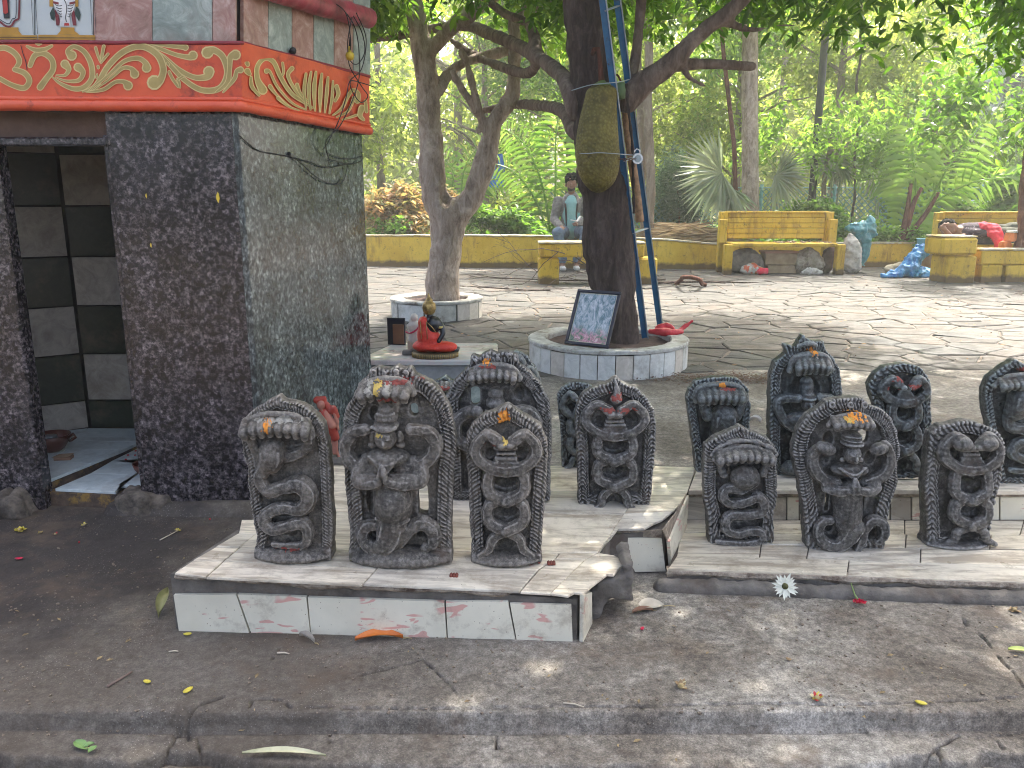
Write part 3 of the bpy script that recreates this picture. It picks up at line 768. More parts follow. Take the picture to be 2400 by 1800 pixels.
jag_plate([(408, 1347), (482, 1356), (850, 1374), (1215, 1391)], z3([(95, 555), (200, 560), (330, 560), (350, 536), (480, 560), (560, 575), (700, 592), (860, 590), (1000, 605), (1160, 634), (1320, 637), (1480, 627), (1560, 642), (1800, 648), (1930, 662), (2120, 660)])+z4([(100, 1018), (300, 1018), (470, 1046), (600, 1051), (690, 1016), (722, 1018)]), tp0, tp1, .03, ROUGHEDGE, pl, 'broken_mortar_edge', -.004)
# broken concrete lump under the overhanging corner
def lump(poly, win, Y, depth, mat, parent, name, h=.004, rough=.006, seed=3, k=.012):
    P = [V(win[0]+a/win[2], win[1]+b/win[2], Y) for a, b in poly]
    xs = [p.x for p in P]; zs = [p.z for p in P]
    S = Sdf((min(xs)-.01, Y-.012, min(zs)-.01), (max(xs)+.01, Y+depth+.01, max(zs)+.01), h)
    D2 = poly_sdf(S.ax[0], S.ax[2], [(p.x, p.z) for p in P])
    a = D2[:, None, :]; b = np.maximum(Y-S.ax[1], S.ax[1]-Y-depth)[None, :, None]
    hh = np.maximum(k-np.abs(a-b), 0)/k; S.D = (np.maximum(a, b)+hh*hh*k*.25).astype(np.float32)
    S.rough(rough, 18, seed).rough(rough*.4, 70, seed+1); return S.build(name, mat, parent)
lump([(1236, 1010), (1330, 925), (1430, 905), (1490, 880), (1470, 830), (1500, 800), (1556, 802), (1556, 1095), (1480, 1090), (1400, 1068), (1340, 1130), (1300, 1200), (1250, 1210), (1236, 1100)], (980, 1060, 3.07), G(1385, 1455).y+.01, .13, MORTAR, pl, 'broken_concrete_lump')

# ---- right terrace --------------------------------------------------------------------------------
ZLf = lambda x, y: .045; ZUf = lambda x, y: .150
tr = thing('tiled_terrace', 'two-level marble-topped terrace on the right with a dirty tiled riser between its levels', 'terrace')
Q2 = [[(1564, 1334), (1985, 1349), (1990, 1313), (1586, 1302)], [(1985, 1349), (2420, 1366), (2420, 1326), (1990, 1313)], [(2420, 1366), (2800, 1380), (2780, 1338), (2420, 1326)],
      [(1586, 1302), (1780, 1307), (1784, 1275), (1590, 1272)], [(1780, 1307), (1890, 1310), (1896, 1278), (1784, 1275)], [(1890, 1310), (2157, 1318), (2158, 1285), (1896, 1278)], [(2157, 1318), (2420, 1326), (2430, 1290), (2158, 1285)], [(2420, 1326), (2780, 1338), (2770, 1290), (2430, 1290)],
      [(1590, 1272), (1784, 1275), (1790, 1250), (1598, 1248)], [(1784, 1275), (1910, 1277), (1914, 1252), (1790, 1250)], [(1910, 1277), (2122, 1284), (2124, 1252), (1914, 1252)], [(2122, 1284), (2320, 1286), (2322, 1254), (2124, 1252)], [(2320, 1286), (2770, 1290), (2760, 1252), (2322, 1254)],
      [(1598, 1248), (1790, 1250), (1796, 1219), (1606, 1219)], [(1790, 1250), (2120, 1252), (2120, 1219), (1796, 1219)], [(2120, 1252), (2390, 1254), (2400, 1219), (2120, 1219)], [(2390, 1254), (2760, 1252), (2740, 1219), (2400, 1219)]]
slabs(Q2, ZLf, [MARBLE, MARBLE2, MARBLE, MARBLE], tr, .006)
a_, b_, c_, d_ = G(1566, 1336, .045), G(2780, 1382, .045), G(2740, 1216, .045), G(1605, 1216, .045)
MB().prism([(a_.x, a_.y+.006), (b_.x, b_.y+.006), tuple(c_[:2]), tuple(d_[:2])], -.02, .045-.0075).build('terrace_core', MORTAR, tr)
jag_plate([(1564, 1339), (1985, 1354), (2420, 1371), (2780, 1385)], [(1564, 1354), (1640, 1352), (1700, 1358), (1760, 1364), (1900, 1362), (2000, 1374), (2100, 1370), (2200, 1380), (2300, 1379), (2400, 1388), (2780, 1396)], a_, b_, .03, ROUGHEDGE, tr, 'broken_mortar_edge', -.003)
# rounded kerb strip below it
k0, k1 = G(1548, 1392), G(2800, 1440)
sS = Sdf((k0.x-.01, 1.84, -.01), (1.75, 2.02, .04), .0055)
for i in range(30):
    xa = k0.x+.012+(1.75-k0.x)*i/30; xb = k0.x+.012+(1.75-k0.x)*(i+1)/30
    ya = k0.y+.032+(k1.y-k0.y)*(xa-k0.x)/(k1.x-k0.x); yb = k0.y+.032+(k1.y-k0.y)*(xb-k0.x)/(k1.x-k0.x)
    sS.cap((xa, ya, .002), (xb, yb, .002), .024, .024, .004)
sS.rough(.004, 30, 4).rough(.002, 110, 7).build('plaster_kerb', MORTAR, tr)
rp0, rp1 = Vector((d_.x, d_.y, 0)), Vector((c_.x, c_.y, 0))
xs = [1609, 1725, 1842, 1872, 1925, 1990, 2060, 2084, 2134, 2180, 2260, 2340, 2400, 2480, 2600, 2740]
for u0, u1 in zip(xs[:-1], xs[1:]):
    j = rnd.uniform(-2, 2)
    fquad([(u0+2, 1164), (u1-2, 1164+j*.3), (u1-2, 1216), (u0+2, 1216)], rp0, rp1, MARBLE2 if rnd.random() < .5 else FTILE, tr, 'riser_tile', .007)
for u0, u1 in ((1612, 1842), (1842, 2080), (2080, 2330), (2330, 2740)):
    fquad([(u0+1, 1151), (u1-1, 1151), (u1-1, 1160), (u0+1, 1160)], rp0, rp1, ROUGHEDGE, tr, 'riser_cap', .016)
e_, f_ = G(2740, 1132, .15), G(1632, 1097, .15)
MB().prism([(d_.x+.002, d_.y+.012), (c_.x, c_.y+.012), tuple(e_[:2]), (f_.x+.004, f_.y)], -.02, .150-.0145).build('terrace_core', MORTAR, tr)
Q3 = [[(1613, 1149), (1750, 1149), (1760, 1108), (1634, 1097)], [(1750, 1149), (1900, 1149), (1905, 1118), (1760, 1108)], [(1900, 1149), (2080, 1149), (2080, 1124), (1905, 1118)], [(2080, 1149), (2250, 1149), (2245, 1128), (2080, 1124)], [(2250, 1149), (2420, 1149), (2410, 1132), (2245, 1128)], [(2420, 1149), (2740, 1149), (2730, 1134), (2410, 1132)]]
slabs(Q3, ZUf, [MARBLE, MARBLE2], tr)
# ================================================================ STATUES : carved snake stones
class Stone:
    """one carved stone; points are read off the photograph (zoom window x0, y0, scale s) on the stone's own front plane"""
    def __init__(s, win, base_uv, zb, thick=.05, h=.0026, tilt=0.0):
        s.x0, s.y0, s.s = win
        if callable(zb): g = GZ(s.x0+base_uv[0]/s.s, s.y0+base_uv[1]/s.s, zb); zb = g.z
        else: g = G(s.x0+base_uv[0]/s.s, s.y0+base_uv[1]/s.s, zb)
        s.Y = g.y; s.cx = g.x; s.zb = zb; s.T = thick; s.h = h
        s.k = mpp(s.Y, zb+.15)/s.s
    def q(s, u, v):
        p = V(s.x0+u/s.s, s.y0+v/s.s, s.Y); return (p.x-s.cx, p.z-s.zb)
    def r(s, x): return x*s.k
    def slab(s, outline, border=60, groove=1.0, gtype=0, relief=.010, rough=.0016, seed=1, front=.075):
        pl = [s.q(*p) for p in outline]
        pl = [(a, max(b, -.012)) for a, b in pl]
        xs = [p[0] for p in pl]; zs = [p[1] for p in pl]
        s.pl = pl; s.top = max(zs)
        s.S = Sdf((min(xs)-.01, -front, min(zs)-.002), (max(xs)+.01, s.T+.004, max(zs)+.012), s.h)
        S = s.S; D2 = poly_sdf(S.ax[0], S.ax[2], pl); bw = s.r(border)
        X = S.ax[0][:, None]; Z = S.ax[2][None, :]
        rim = np.clip((D2+bw)/.004+.5, 0, 1); rim = rim*rim*(3-2*rim)       # 1 in the border, 0 in the field
        f = relief*1.55*(1-rim)
        per = s.r(34)
        if gtype == 0:   ph = (Z + .9*np.abs(X))/per                       # slanted feathers, rising outwards
        elif gtype == 1: ph = np.arctan2(Z-s.top*.62, X)*s.top*.42/per      # rays round the head
        elif gtype == 2: ph = (Z*.9 - .55*np.abs(X) + .012*np.sin(D2/bw*3.1))/per
        else: ph = Z*0
        ph = np.where(Z > s.top*.72, np.arctan2(Z-s.top*.60, X)*s.top*.40/per, ph) if gtype in (0, 2) else ph
        nz = fbm(S.ax[0][:, None], S.ax[2][None, :], 28, seed+11, 3)
        gr = np.abs(((ph+.35*np.sin(D2/bw*4)+.9*nz) % 1.0)-.5)*2; groove = groove*(.75+1.1*np.abs(nz*2))
        f = f + rim*groove*.0042*(1-gr)**2*1.6
        line = np.exp(-((D2+bw*.30)/.0016)**2)+np.exp(-((D2+bw*.80)/.0016)**2)
        f = f + rim*groove*.003*line
        f = f + rough*fbm(S.ax[0][:, None], S.ax[2][None, :], 60, seed, 4)*2
        back = s.T*(1 - .25*np.clip(Z/s.top, 0, 1)) + .004*fbm(S.ax[0][:, None], S.ax[2][None, :], 25, seed+4, 3)
        Yg = S.ax[1][None, :, None]
        k = .008
        a = np.broadcast_to((D2 + rough*2*fbm(X, Z, 40, seed+2, 3))[:, None, :], S.D.shape); b = np.maximum(f[:, None, :]-Yg, Yg-back[:, None, :])
        hh = np.maximum(k-np.abs(a-b), 0)/k
        S.D = (np.maximum(a, b)+hh*hh*k*.25).astype(np.float32)
        S.D = np.maximum(S.D, (-.002-S.ax[2])[None, None, :]).astype(np.float32)
        return s
    def tube(s, pts, y=.0, k=.0015, n=5, ring=.05, freq=None):
        P = []
        for p in pts:
            x, z = s.q(p[0], p[1]); r = s.r(p[2]); yy = p[3] if len(p) > 3 else y
            P.append((x, yy-r*.25, z, r))
        s.S.path(P, k, n, ring=ring, freq=freq or 2*math.pi/s.r(26))
        if ring and ring < .15 and len(P) > 3 and s.r(38) < max(q[3] for q in P) < s.r(132):     # beaded edge lines along a snake's back
            Q = spline(P, 3)
            for sg in (-1, 1):
                L_ = []
                for i, q_ in enumerate(Q):
                    a, b = Q[max(i-1, 0)], Q[min(i+1, len(Q)-1)]; tx, tz = b[0]-a[0], b[2]-a[2]; ln = math.hypot(tx, tz) or 1
                    rr_ = min(q_[3], s.r(90)); L_.append((q_[0]-sg*tz/ln*q_[3]*.62, q_[1]-q_[3]*.80, q_[2]+sg*tx/ln*q_[3]*.62, max(.0022, rr_*.13)))
                s.S.path(L_, .001, 1, ring=.25, freq=2*math.pi/s.r(22))
        return s
    def ball(s, u, v, ru, rv, y=0.0, d=None, k=.003, sub=False, ry=0.0):
        x, z = s.q(u, v); s.S.ell((x, y, z), (s.r(ru), d or s.r(min(ru, rv)), s.r(rv)), k, sub, ry=ry); return s
    def niche(s, u, v, ru, rv, depth=.03):
        x, z = s.q(u, v); s.S.ell((x, .004, z), (s.r(ru), depth, s.r(rv)), .003, True); return s
    def hole(s, u, v, ru, rv, rd=.6):
        x, z = s.q(u, v); m = min(ru, rv)
        s.S.box((x, s.T/2, z), (s.r(ru), s.T*1.5, s.r(rv)), s.r(m*rd), .003, True); return s
    def heads(s, pts, r, drop, y=-.008, lean=.03, k=.0015):
        """hanging cobra heads along an arch; pts = head tops"""
        for (u, v) in pts:
            x, z = s.q(u, v); rr = s.r(r); dz = s.r(drop)
            s.S.cap((x, y, z), (x, y-lean, z-dz*.55), rr*1.05, rr*1.15, k)
            s.S.cap((x, y-lean, z-dz*.55), (x, y-lean*.85, z-dz*.95), rr*1.12, rr*.80, k)
        return s
    def band(s, pts, r, y=-.005, k=.004, ring=0.0):
        return s.tube([(a, b, r) for a, b in pts], y, k, 4, ring)
    def braid(s, cx, w, ring_top, rings, legs, headr, r=42, sep=58, lin=True, y=-.004):
        """two snakes twined, heads facing over a lingam. ring_top = (y_top, y_bottom) of the big loop, rings = [(cy, ry)], legs = (y, half)"""
        t0, t1 = ring_top; cy = (t0+t1)/2; ry = (t1-t0)/2
        for sg in (-1, 1):
            s.tube([(cx+sg*sep, t0+headr*.9, r*.9, -.018), (cx+sg*w*.62, t0+headr*.2, r*.85, -.012), (cx+sg*w*.95, cy-ry*.25, r*.95), (cx+sg*w*.93, cy+ry*.35, r), (cx+sg*w*.5, t1-ry*.05, r), (cx, t1+r*.25, r*1.05, -.008)], y)
            s.ball(cx+sg*sep*.95, t0+headr*1.1, headr, headr*.62, -.024, None, .003, ry=-sg*.35)
            s.ball(cx+sg*sep*.55, t0+headr*1.35, headr*.55, headr*.42, -.034, None, .003)
        py = t1; pr = w*.60
        for i, (c, rr) in enumerate(rings):
            for sg in (-1, 1):
                s.tube([(cx, py+8, r*.8, .004), (cx+sg*pr*.8, py+rr*.25, r*.9), (cx+sg*pr, c, r*.95), (cx+sg*pr*.8, c+rr*.85, r), (cx, c+rr+r*.7, r*1.05, -.010 if sg > 0 else -.002)], y)
            s.niche(cx, c, pr-r*.75, rr*.78)
            py = c+rr+r*.7
        ly, lh = legs
        for sg in (-1, 1):
            s.tube([(cx, py+10, r*.8), (cx+sg*lh*.62, py+(ly-py)*.35, r*.8), (cx+sg*lh*.8, py+(ly-py)*.75, r*.7), (cx+sg*lh*1.25, ly, r*.45)], y)
        s.niche(cx, py+(ly-py)*.62, lh*.52, (ly-py)*.42)
        if lin:
            for i in range(4):
                v = t0+headr*2.0+(t1-t0-headr*2.6)*i/3.2; ww = w*(.26+.05*i)
                x, z = s.q(cx, v); s.S.box((x, -.004, z), (s.r(ww), .015, s.r(10+3*i)), .004, .002)
            s.niche(cx-w*.52, cy+ry*.25, w*.2, ry*.36, .022); s.niche(cx+w*.52, cy+ry*.25, w*.2, ry*.36, .022)
        return s
    def base(s, u0, u1, v0, v1, out=.03):
        x0, _ = s.q(u0, v0); x1, _ = s.q(u1, v0); hh = s.r((v1-v0))*.5
        s.S.ell(((x0+x1)/2, .01, hh*.7), ((x1-x0)/2*1.02, out+.012, hh*1.35), .004)
        s.S.box(((x0+x1)/2, s.T/2, hh*.8), ((x1-x0)/2, s.T/2+.004, hh*1.0), .006, .004); return s
    def finish(s, name, label, mat, marks=(), group=None, rz=0.0):
        s.S.rough(.0011, 55, 2).rough(.0009, 150, 7)
        v, f = s.S.surf()
        me = mesh_np(name, v, f, mat, True)
        o = link(name, me, None, (s.cx, s.Y, s.zb), (0, 0, rz)); tag(o, label, 'carved stone', group)
        fc = v[f].mean(1); nrm = np.cross(v[f[:, 1]]-v[f[:, 0]], v[f[:, 2]]-v[f[:, 0]])
        nl = nrm/(np.linalg.norm(nrm, axis=1)[:, None]+1e-12)
        rs = np.random.RandomState(int(abs(s.cx)*1000) % 999)
        for (u, w_, ru, rv, m) in marks:
            x, z = s.q(u, w_)
            e = ((fc[:, 0]-x)/s.r(ru))**2+((fc[:, 2]-z)/s.r(rv))**2
            e = e + fbm(fc[:, 0], fc[:, 2], 150, 3, 4)*2.6
            sel = (e < 1) & ((nl[:, 1] < -.12) | (nl[:, 2] > .35)) & (fc[:, 1] < .012)
            if sel.sum() < 6: continue
            fs = f[sel]; ids, inv = np.unique(fs, return_inverse=True); inv = inv.reshape(fs.shape)
            vn = np.zeros_like(v); 
            for c in range(4): np.add.at(vn, fs[:, c], nl[sel])
            vn = vn[ids]; vn /= np.linalg.norm(vn, axis=1)[:, None]+1e-9
            link('powder_mark', mesh_np('powder_mark', v[ids]+vn*.0012, inv, m, True), o)
        return o
KUM = basic('orange_powder', (.62, .20, .03), (.78, .34, .05), 120, .95, .8, .003, 300)
KUMR = basic('red_powder', (.16, .035, .03), (.34, .09, .07), 120, .95, .8, .003, 300)
TURM = basic('yellow_powder', (.42, .30, .08), (.62, .45, .12), 120, .95, .8, .003, 300)
CHALK = basic('pale_powder', (.24, .23, .20), (.40, .38, .33), 120, .95, .8, .003, 300)
Z1, ZL, ZU = zt, .0455, .1500

# ---- s1 : cobra, left
WA = (500, 920, 3.95)
s = Stone(WA, (740, 1545), Z1, .055, .0029)
s.slab([(372, 1560), (372, 1440), (395, 1330), (352, 1150), (318, 900), (300, 700), (262, 560), (242, 420), (255, 320), (300, 225), (385, 145), (520, 75), (595, 28), (640, 75), (760, 100), (880, 160), (960, 235), (1020, 320), (1050, 430), (1070, 600), (1085, 900), (1092, 1200), (1095, 1490), (1090, 1560)], 95, 1.2, 0, .011, seed=2)
s.niche(630, 430, 270, 95, .034)
s.tube([(345, 330, 55, -.016), (370, 430, 42, -.014), (405, 560, 40), (430, 690, 42)], 0)
s.tube([(890, 330, 60, -.018), (905, 430, 46, -.016), (850, 520, 46), (760, 570, 50), (640, 600, 60)], 0)
s.tube([(560, 520, 118), (560, 610, 110), (480, 700, 68), (440, 790, 62), (520, 900, 62), (660, 865, 72), (800, 830, 84), (890, 900, 84), (890, 990, 80), (810, 1065, 66), (660, 1050, 62), (530, 1095, 62), (480, 1180, 60), (560, 1255, 58), (690, 1220, 60), (830, 1190, 62), (885, 1270, 54), (860, 1380, 46), (740, 1405, 32), (560, 1395, 22)], -.004, .002)
s.band([(290, 360), (330, 250), (470, 195), (640, 185), (790, 205), (900, 290), (930, 370)], 34, -.018)
s.heads([(330+i*78, 262-38*math.sin(math.pi*(i+.5)/8)) for i in range(8)], 42, 130, -.014, .026)
s.niche(640, 1150, 120, 26, .022); s.niche(690, 1320, 90, 40, .022); s.niche(620, 930, 110, 20, .02); s.niche(560, 720, 80, 22, .02)
s.base(372, 1090, 1440, 1560)
s.finish('snake_stone', 'dusty seven-hooded cobra slab at the left end of the front row beside the granite wall', ST_DUSTY, [(540, 262, 42, 48, KUM), (640, 225, 180, 30, CHALK), (700, 1430, 100, 18, KUMR)], 'carved snake stones on the left slab')
# ---- s2 : deity under the hood, second
WB = (760, 840, 3.32)
s = Stone(WB, (600, 1590), Z1, .06, .0030)
s.slab([(190, 1600), (190, 1480), (200, 1400), (170, 1100), (145, 850), (122, 720), (128, 600), (140, 500), (165, 400), (230, 290), (262, 200), (340, 140), (352, 90), (420, 70), (500, 92), (560, 62), (620, 92), (665, 72), (700, 130), (820, 190), (905, 270), (970, 370), (1000, 480), (1020, 600), (1025, 700), (1000, 900), (990, 1200), (985, 1480), (990, 1600)], 115, 1.2, 0, .012, seed=3, front=.09)
s.niche(378, 440, 40, 66, .035); s.hole(690, 415, 34, 48, .9); s.hole(762, 1120, 40, 130, .5); s.niche(345, 1120, 30, 130, .04)
s.niche(500, 330, 190, 90, .035)
s.tube([(455, 300, 30, -.012), (470, 380, 40, -.014)], 0); s.tube([(580, 300, 30, -.012), (550, 380, 40, -.014)], 0)
s.tube([(340, 520, 46, -.03), (240, 560, 52, -.018), (178, 660, 58), (200, 760, 60), (290, 835, 60), (420, 850, 56)], -.008)
s.tube([(690, 520, 46, -.03), (800, 545, 50, -.018), (868, 640, 58), (835, 750, 60), (740, 815, 60), (600, 840, 56)], -.008)
s.ball(310, 530, 64, 36, -.03); s.ball(735, 530, 64, 36, -.03)
s.ball(495, 395, 70, 70, -.016, .026); s.ball(492, 440, 88, 66, -.016, .03); s.ball(490, 500, 98, 34, -.020, .036)
s.tube([(400, 498, 14, -.04), (490, 520, 15, -.052), (582, 498, 14, -.04)], 0, ring=.2, freq=2*math.pi/.008)
s.tube([(430, 400, 10, -.034), (492, 412, 11, -.042), (560, 400, 10, -.034)], 0, ring=.2, freq=2*math.pi/.008)
s.ball(488, 590, 80, 92, -.026, .030)                                  # face
s.ball(488, 612, 12, 26, -.056, .008); s.ball(455, 580, 20, 7, -.052, .006); s.ball(520, 580, 20, 7, -.052, .006); s.ball(488, 640, 22, 7, -.052, .006)
s.ball(490, 560, 60, 6, -.052, .004)
for sg in (-1, 1):
    s.ball(490+sg*102, 600, 30, 48, -.012); s.ball(490+sg*110, 660, 34, 26, -.012)
s.ball(500, 760, 170, 78, -.010, .034)
for i in range(3): s.tube([(360+i*12, 730, 11, -.03), (490, 790+i*26, 13, -.045), (620-i*12, 730, 11, -.03)], 0, ring=.2, freq=2*math.pi/.007)
s.tube([(335, 770, 46), (275, 850, 48, -.02), (280, 920, 46, -.03), (360, 930, 44, -.04), (440, 905, 38, -.052)], -.01)
s.tube([(700, 790, 50), (770, 860, 50, -.02), (760, 925, 48, -.03), (640, 935, 46, -.042), (530, 905, 38, -.052)], -.01)
s.tube([(455, 900, 26, -.056), (462, 840, 22, -.06), (470, 780, 12, -.056)], 0, ring=0); s.tube([(505, 890, 26, -.058), (495, 830, 24, -.062), (478, 775, 12, -.058)], 0, ring=0)
for i in range(5): s.tube([(300+i*26, 905, 47, -.034), (306+i*26, 935, 47, -.034)], 0, ring=0); s.tube([(560+i*38, 905, 49, -.034), (566+i*38, 940, 49, -.034)], 0, ring=0)
s.tube([(545, 970, 120), (545, 1080, 150, -.004), (540, 1180, 140), (535, 1240, 120)], .008, .003, ring=.012)
s.tube([(415, 1220, 16, -.02), (540, 1262, 20, -.036), (665, 1225, 16, -.02)], 0, ring=.25, freq=2*math.pi/.009)
s.ball(535, 1170, 36, 34, -.030, .008, sub=True)
s.tube([(535, 1290, 118), (500, 1400, 110), (420, 1450, 80), (340, 1440, 62), (300, 1370, 55), (340, 1300, 48), (400, 1300, 40)], .004, .002)
s.niche(395, 1375, 28, 40, .035); s.niche(770, 1390, 62, 36, .04)
s.tube([(540, 1500, 26), (620, 1400, 40), (690, 1300, 52), (780, 1270, 60), (850, 1330, 58), (850, 1420, 50), (790, 1460, 40)], -.004, .002)
s.band([(280, 260), (330, 190), (440, 150), (560, 150), (650, 180), (700, 250)], 30, -.022)
s.heads([(318+i*64, 205-38*math.sin(math.pi*(i+.5)/6)) for i in range(6)], 36, 105, -.018, .030)
for u, v, r in ((385, 100, 34), (470, 105, 26), (560, 95, 32), (640, 105, 30)):
    s.tube([(u+r*.2*math.cos(a)*a*.5, v+r*.2*math.sin(a)*a*.5, 9, -.012) for a in np.linspace(1, 7.5, 12)], 0, ring=0)
s.base(190, 990, 1480, 1610, .04)
s.finish('deity_stone', 'large dusty slab of a crowned deity with joined palms, second in the front row', ST_DUSTY, [(370, 200, 26, 50, CHALK), (440, 190, 26, 50, TURM), (510, 190, 26, 50, CHALK), (500, 290, 60, 24, KUMR), (450, 560, 20, 16, TURM), (600, 160, 120, 16, KUMR)], 'carved snake stones on the left slab')
# ---- s3 : twined snakes with orange streak
s = Stone(WB, (1415, 1590), Z1, .055, .0029)
s.slab([(1142, 1600), (1142, 1500), (1130, 1200), (1112, 900), (1100, 700), (1110, 600), (1150, 515), (1255, 440), (1370, 398), (1430, 365), (1495, 410), (1610, 475), (1690, 540), (1735, 640), (1745, 800), (1725, 1000), (1705, 1300), (1690, 1500), (1690, 1600)], 100, 1.2, 0, .011, seed=5)
s.braid(1415, 240, (565, 850), [(965, 95), (1195, 90)], (1525, 165), 62, 50)
s.ball(1412, 680, 100, 16, -.014, .02)
s.base(1142, 1690, 1515, 1600, .03)
s.finish('snake_stone', 'dusty slab of two twined snakes marked with a tall orange streak', ST_DUSTY, [(1398, 470, 38, 70, KUM), (1410, 605, 20, 34, TURM), (1410, 540, 14, 40, KUM), (1290, 650, 40, 12, KUMR), (1640, 1590, 60, 14, KUMR)], 'carved snake stones on the left slab')
# ---- s4 : large deity behind
WC = (1040, 800, 3.95)
s = Stone(WC, (520, 1490), Z1, .055, .0036)
s.slab([(60, 1500), (40, 1100), (15, 700), (15, 520), (90, 380), (180, 290), (238, 235), (250, 150), (275, 128), (340, 150), (380, 110), (430, 85), (500, 120), (560, 98), (630, 100), (690, 140), (700, 215), (810, 295), (905, 400), (975, 540), (1000, 700), (1000, 1000), (985, 1490)], 120, 1.1, 0, .014, seed=8, front=.08)
s.hole(290, 520, 42, 84, .9); s.niche(700, 490, 60, 80, .035)
s.niche(460, 400, 230, 60, .03)
s.band([(230, 330), (300, 240), (430, 210), (560, 215), (650, 250), (700, 330)], 34, -.02)
s.heads([(270+i*62, 262-30*math.sin(math.pi*(i+.5)/7)) for i in range(7)], 32, 100, -.018, .028)
for u, v, r in ((290, 170, 30), (400, 140, 34), (500, 150, 26), (600, 130, 34), (660, 160, 26)):
    s.tube([(u+r*.2*math.cos(a)*a*.5, v+r*.2*math.sin(a)*a*.5, 10, -.012) for a in np.linspace(1, 7.5, 10)], 0, ring=0)
s.ball(480, 560, 90, 70, -.012, .03); s.ball(480, 470, 70, 60, -.012, .026); s.ball(480, 640, 100, 30, -.016, .035); s.ball(480, 730, 80, 90, -.02, .03)
s.tube([(310, 620, 56, -.03), (200, 660, 56), (110, 760, 62), (130, 900, 62), (280, 980, 62)], -.004)
s.tube([(660, 620, 56, -.03), (780, 640, 60), (860, 740, 62), (820, 880, 62), (680, 980, 62)], -.004)
s.ball(480, 900, 200, 90, -.006, .03); s.tube([(480, 1000, 130), (480, 1300, 130)], .0)
s.finish('deity_stone', 'grey arched deity slab with a pointed opening behind the orange-streaked snake stone', ST_GREY, [(400, 180, 34, 22, KUM), (440, 215, 70, 16, KUMR)], 'carved snake stones on the left slab')
# ---- s4b : round topped stone right behind s4
s = Stone(WC, (690, 1330), Z1, .05, .004)
s.slab([(480, 1340), (470, 700), (490, 400), (520, 200), (580, 100), (680, 88), (770, 140), (850, 240), (905, 360), (930, 600), (920, 1340)], 70, 1.1, 1, .008, seed=9)
s.tube([(560, 150, 30), (640, 120, 34), (720, 170, 34), (740, 250, 30)], -.01); s.braid(700, 150, (230, 420), [(520, 60), (680, 60)], (1000, 110), 40, 34)
s.finish('snake_stone', 'round-topped dark stone almost hidden behind the arched deity slab', ST_DARK, [], 'carved snake stones on the left slab')
# ---- small one between s2 and s4
s = Stone(WB, (930, 900), zt, .045, .0036)
s.slab([(820, 910), (815, 500), (815, 240), (835, 190), (900, 165), (945, 140), (985, 165), (1050, 190), (1075, 260), (1075, 500), (1065, 910)], 30, .8, 1, .008, seed=10)
s.heads([(850+i*34, 205-14*math.sin(math.pi*(i+.5)/6)) for i in range(6)], 19, 50, -.008, .018)
s.tube([(900, 330, 40), (930, 420, 40), (980, 500, 40), (900, 600, 40)], 0)
s.finish('snake_stone', 'small stone whose red-marked hood shows between the two deity slabs', ST_DARK, [(920, 215, 50, 16, KUMR)], 'carved snake stones on the left slab')
# ---- s5 : twined, right of the left slab
s = Stone(WC, (1590, 1520), Z1, .06, .0033)
s.slab([(1250, 1530), (1245, 1300), (1238, 1000), (1215, 800), (1232, 600), (1300, 480), (1420, 420), (1540, 385), (1580, 350), (1612, 340), (1650, 385), (1790, 440), (1885, 530), (1950, 640), (1975, 760), (1965, 1000), (1945, 1250), (1915, 1530)], 105, 1.4, 2, .013, seed=11)
s.braid(1580, 275, (560, 850), [(965, 90), (1205, 85)], (1560, 160), 66, 52)
s.tube([(1590, 370, 14), (1600, 470, 30, -.01), (1590, 520, 50, -.012)], 0)
s.finish('snake_stone', 'grey brown twined-snake slab standing alone near the right edge of the left platform', ST_GREY, [(1600, 500, 50, 30, KUMR), (1500, 610, 60, 24, KUMR), (1690, 620, 70, 24, KUMR)], 'carved snake stones on the left slab')
# ---- s5b : behind s5, left
s = Stone(WC, (1270, 1180), Z1, .05, .0042)
s.slab([(1098, 1200), (1090, 900), (1060, 650), (1050, 500), (1090, 430), (1160, 390), (1250, 378), (1350, 395), (1430, 460), (1470, 560), (1480, 800), (1470, 1200)], 70, 1.1, 1, .010, seed=12)
s.braid(1265, 165, (470, 690), [(790, 60), (950, 60)], (1170, 110), 44, 36)
s.finish('snake_stone', 'narrow dark stone with a round top half hidden by the grey brown twined-snake slab', ST_DARK, [(1300, 480, 26, 18, TURM)], 'carved snake stones on the left slab')
# ================ right hand terrace
WD = (1580, 780, 3.95); WE = (1600, 920, 3.95); WF = (1960, 800, 3.073)
GR = 'carved snake stones on the right terrace'
s = Stone(WD, (420, 1290), ZU, .055, .0036)
s.slab([(215, 1300), (190, 1100), (160, 900), (130, 700), (122, 600), (150, 520), (205, 450), (330, 420), (480, 408), (610, 428), (690, 520), (712, 650), (705, 900), (690, 1300)], 75, 1.0, 2, .012, seed=21)
s.niche(470, 700, 190, 50, .03)
s.band([(190, 610), (215, 500), (400, 465), (580, 490), (640, 600)], 30, -.018)
s.heads([(235+i*60, 520-16*math.sin(math.pi*(i+.5)/7)) for i in range(7)], 33, 120, -.016, .028)
s.tube([(250, 640, 34), (310, 760, 60)], -.002); s.tube([(640, 640, 34), (560, 760, 60)], -.002)
s.tube([(450, 760, 120), (430, 860, 105), (380, 950, 60), (340, 1050, 55), (440, 1110, 55), (560, 1130, 55), (600, 1220, 50)], -.004)
s.finish('snake_stone', 'oiled dark cobra hood slab, leftmost in the back row of the right terrace', ST_DARK, [(430, 462, 34, 22, KUM), (480, 500, 60, 14, KUMR)], GR)
s = Stone(WD, (1230, 1325), ZU, .06, .0036)
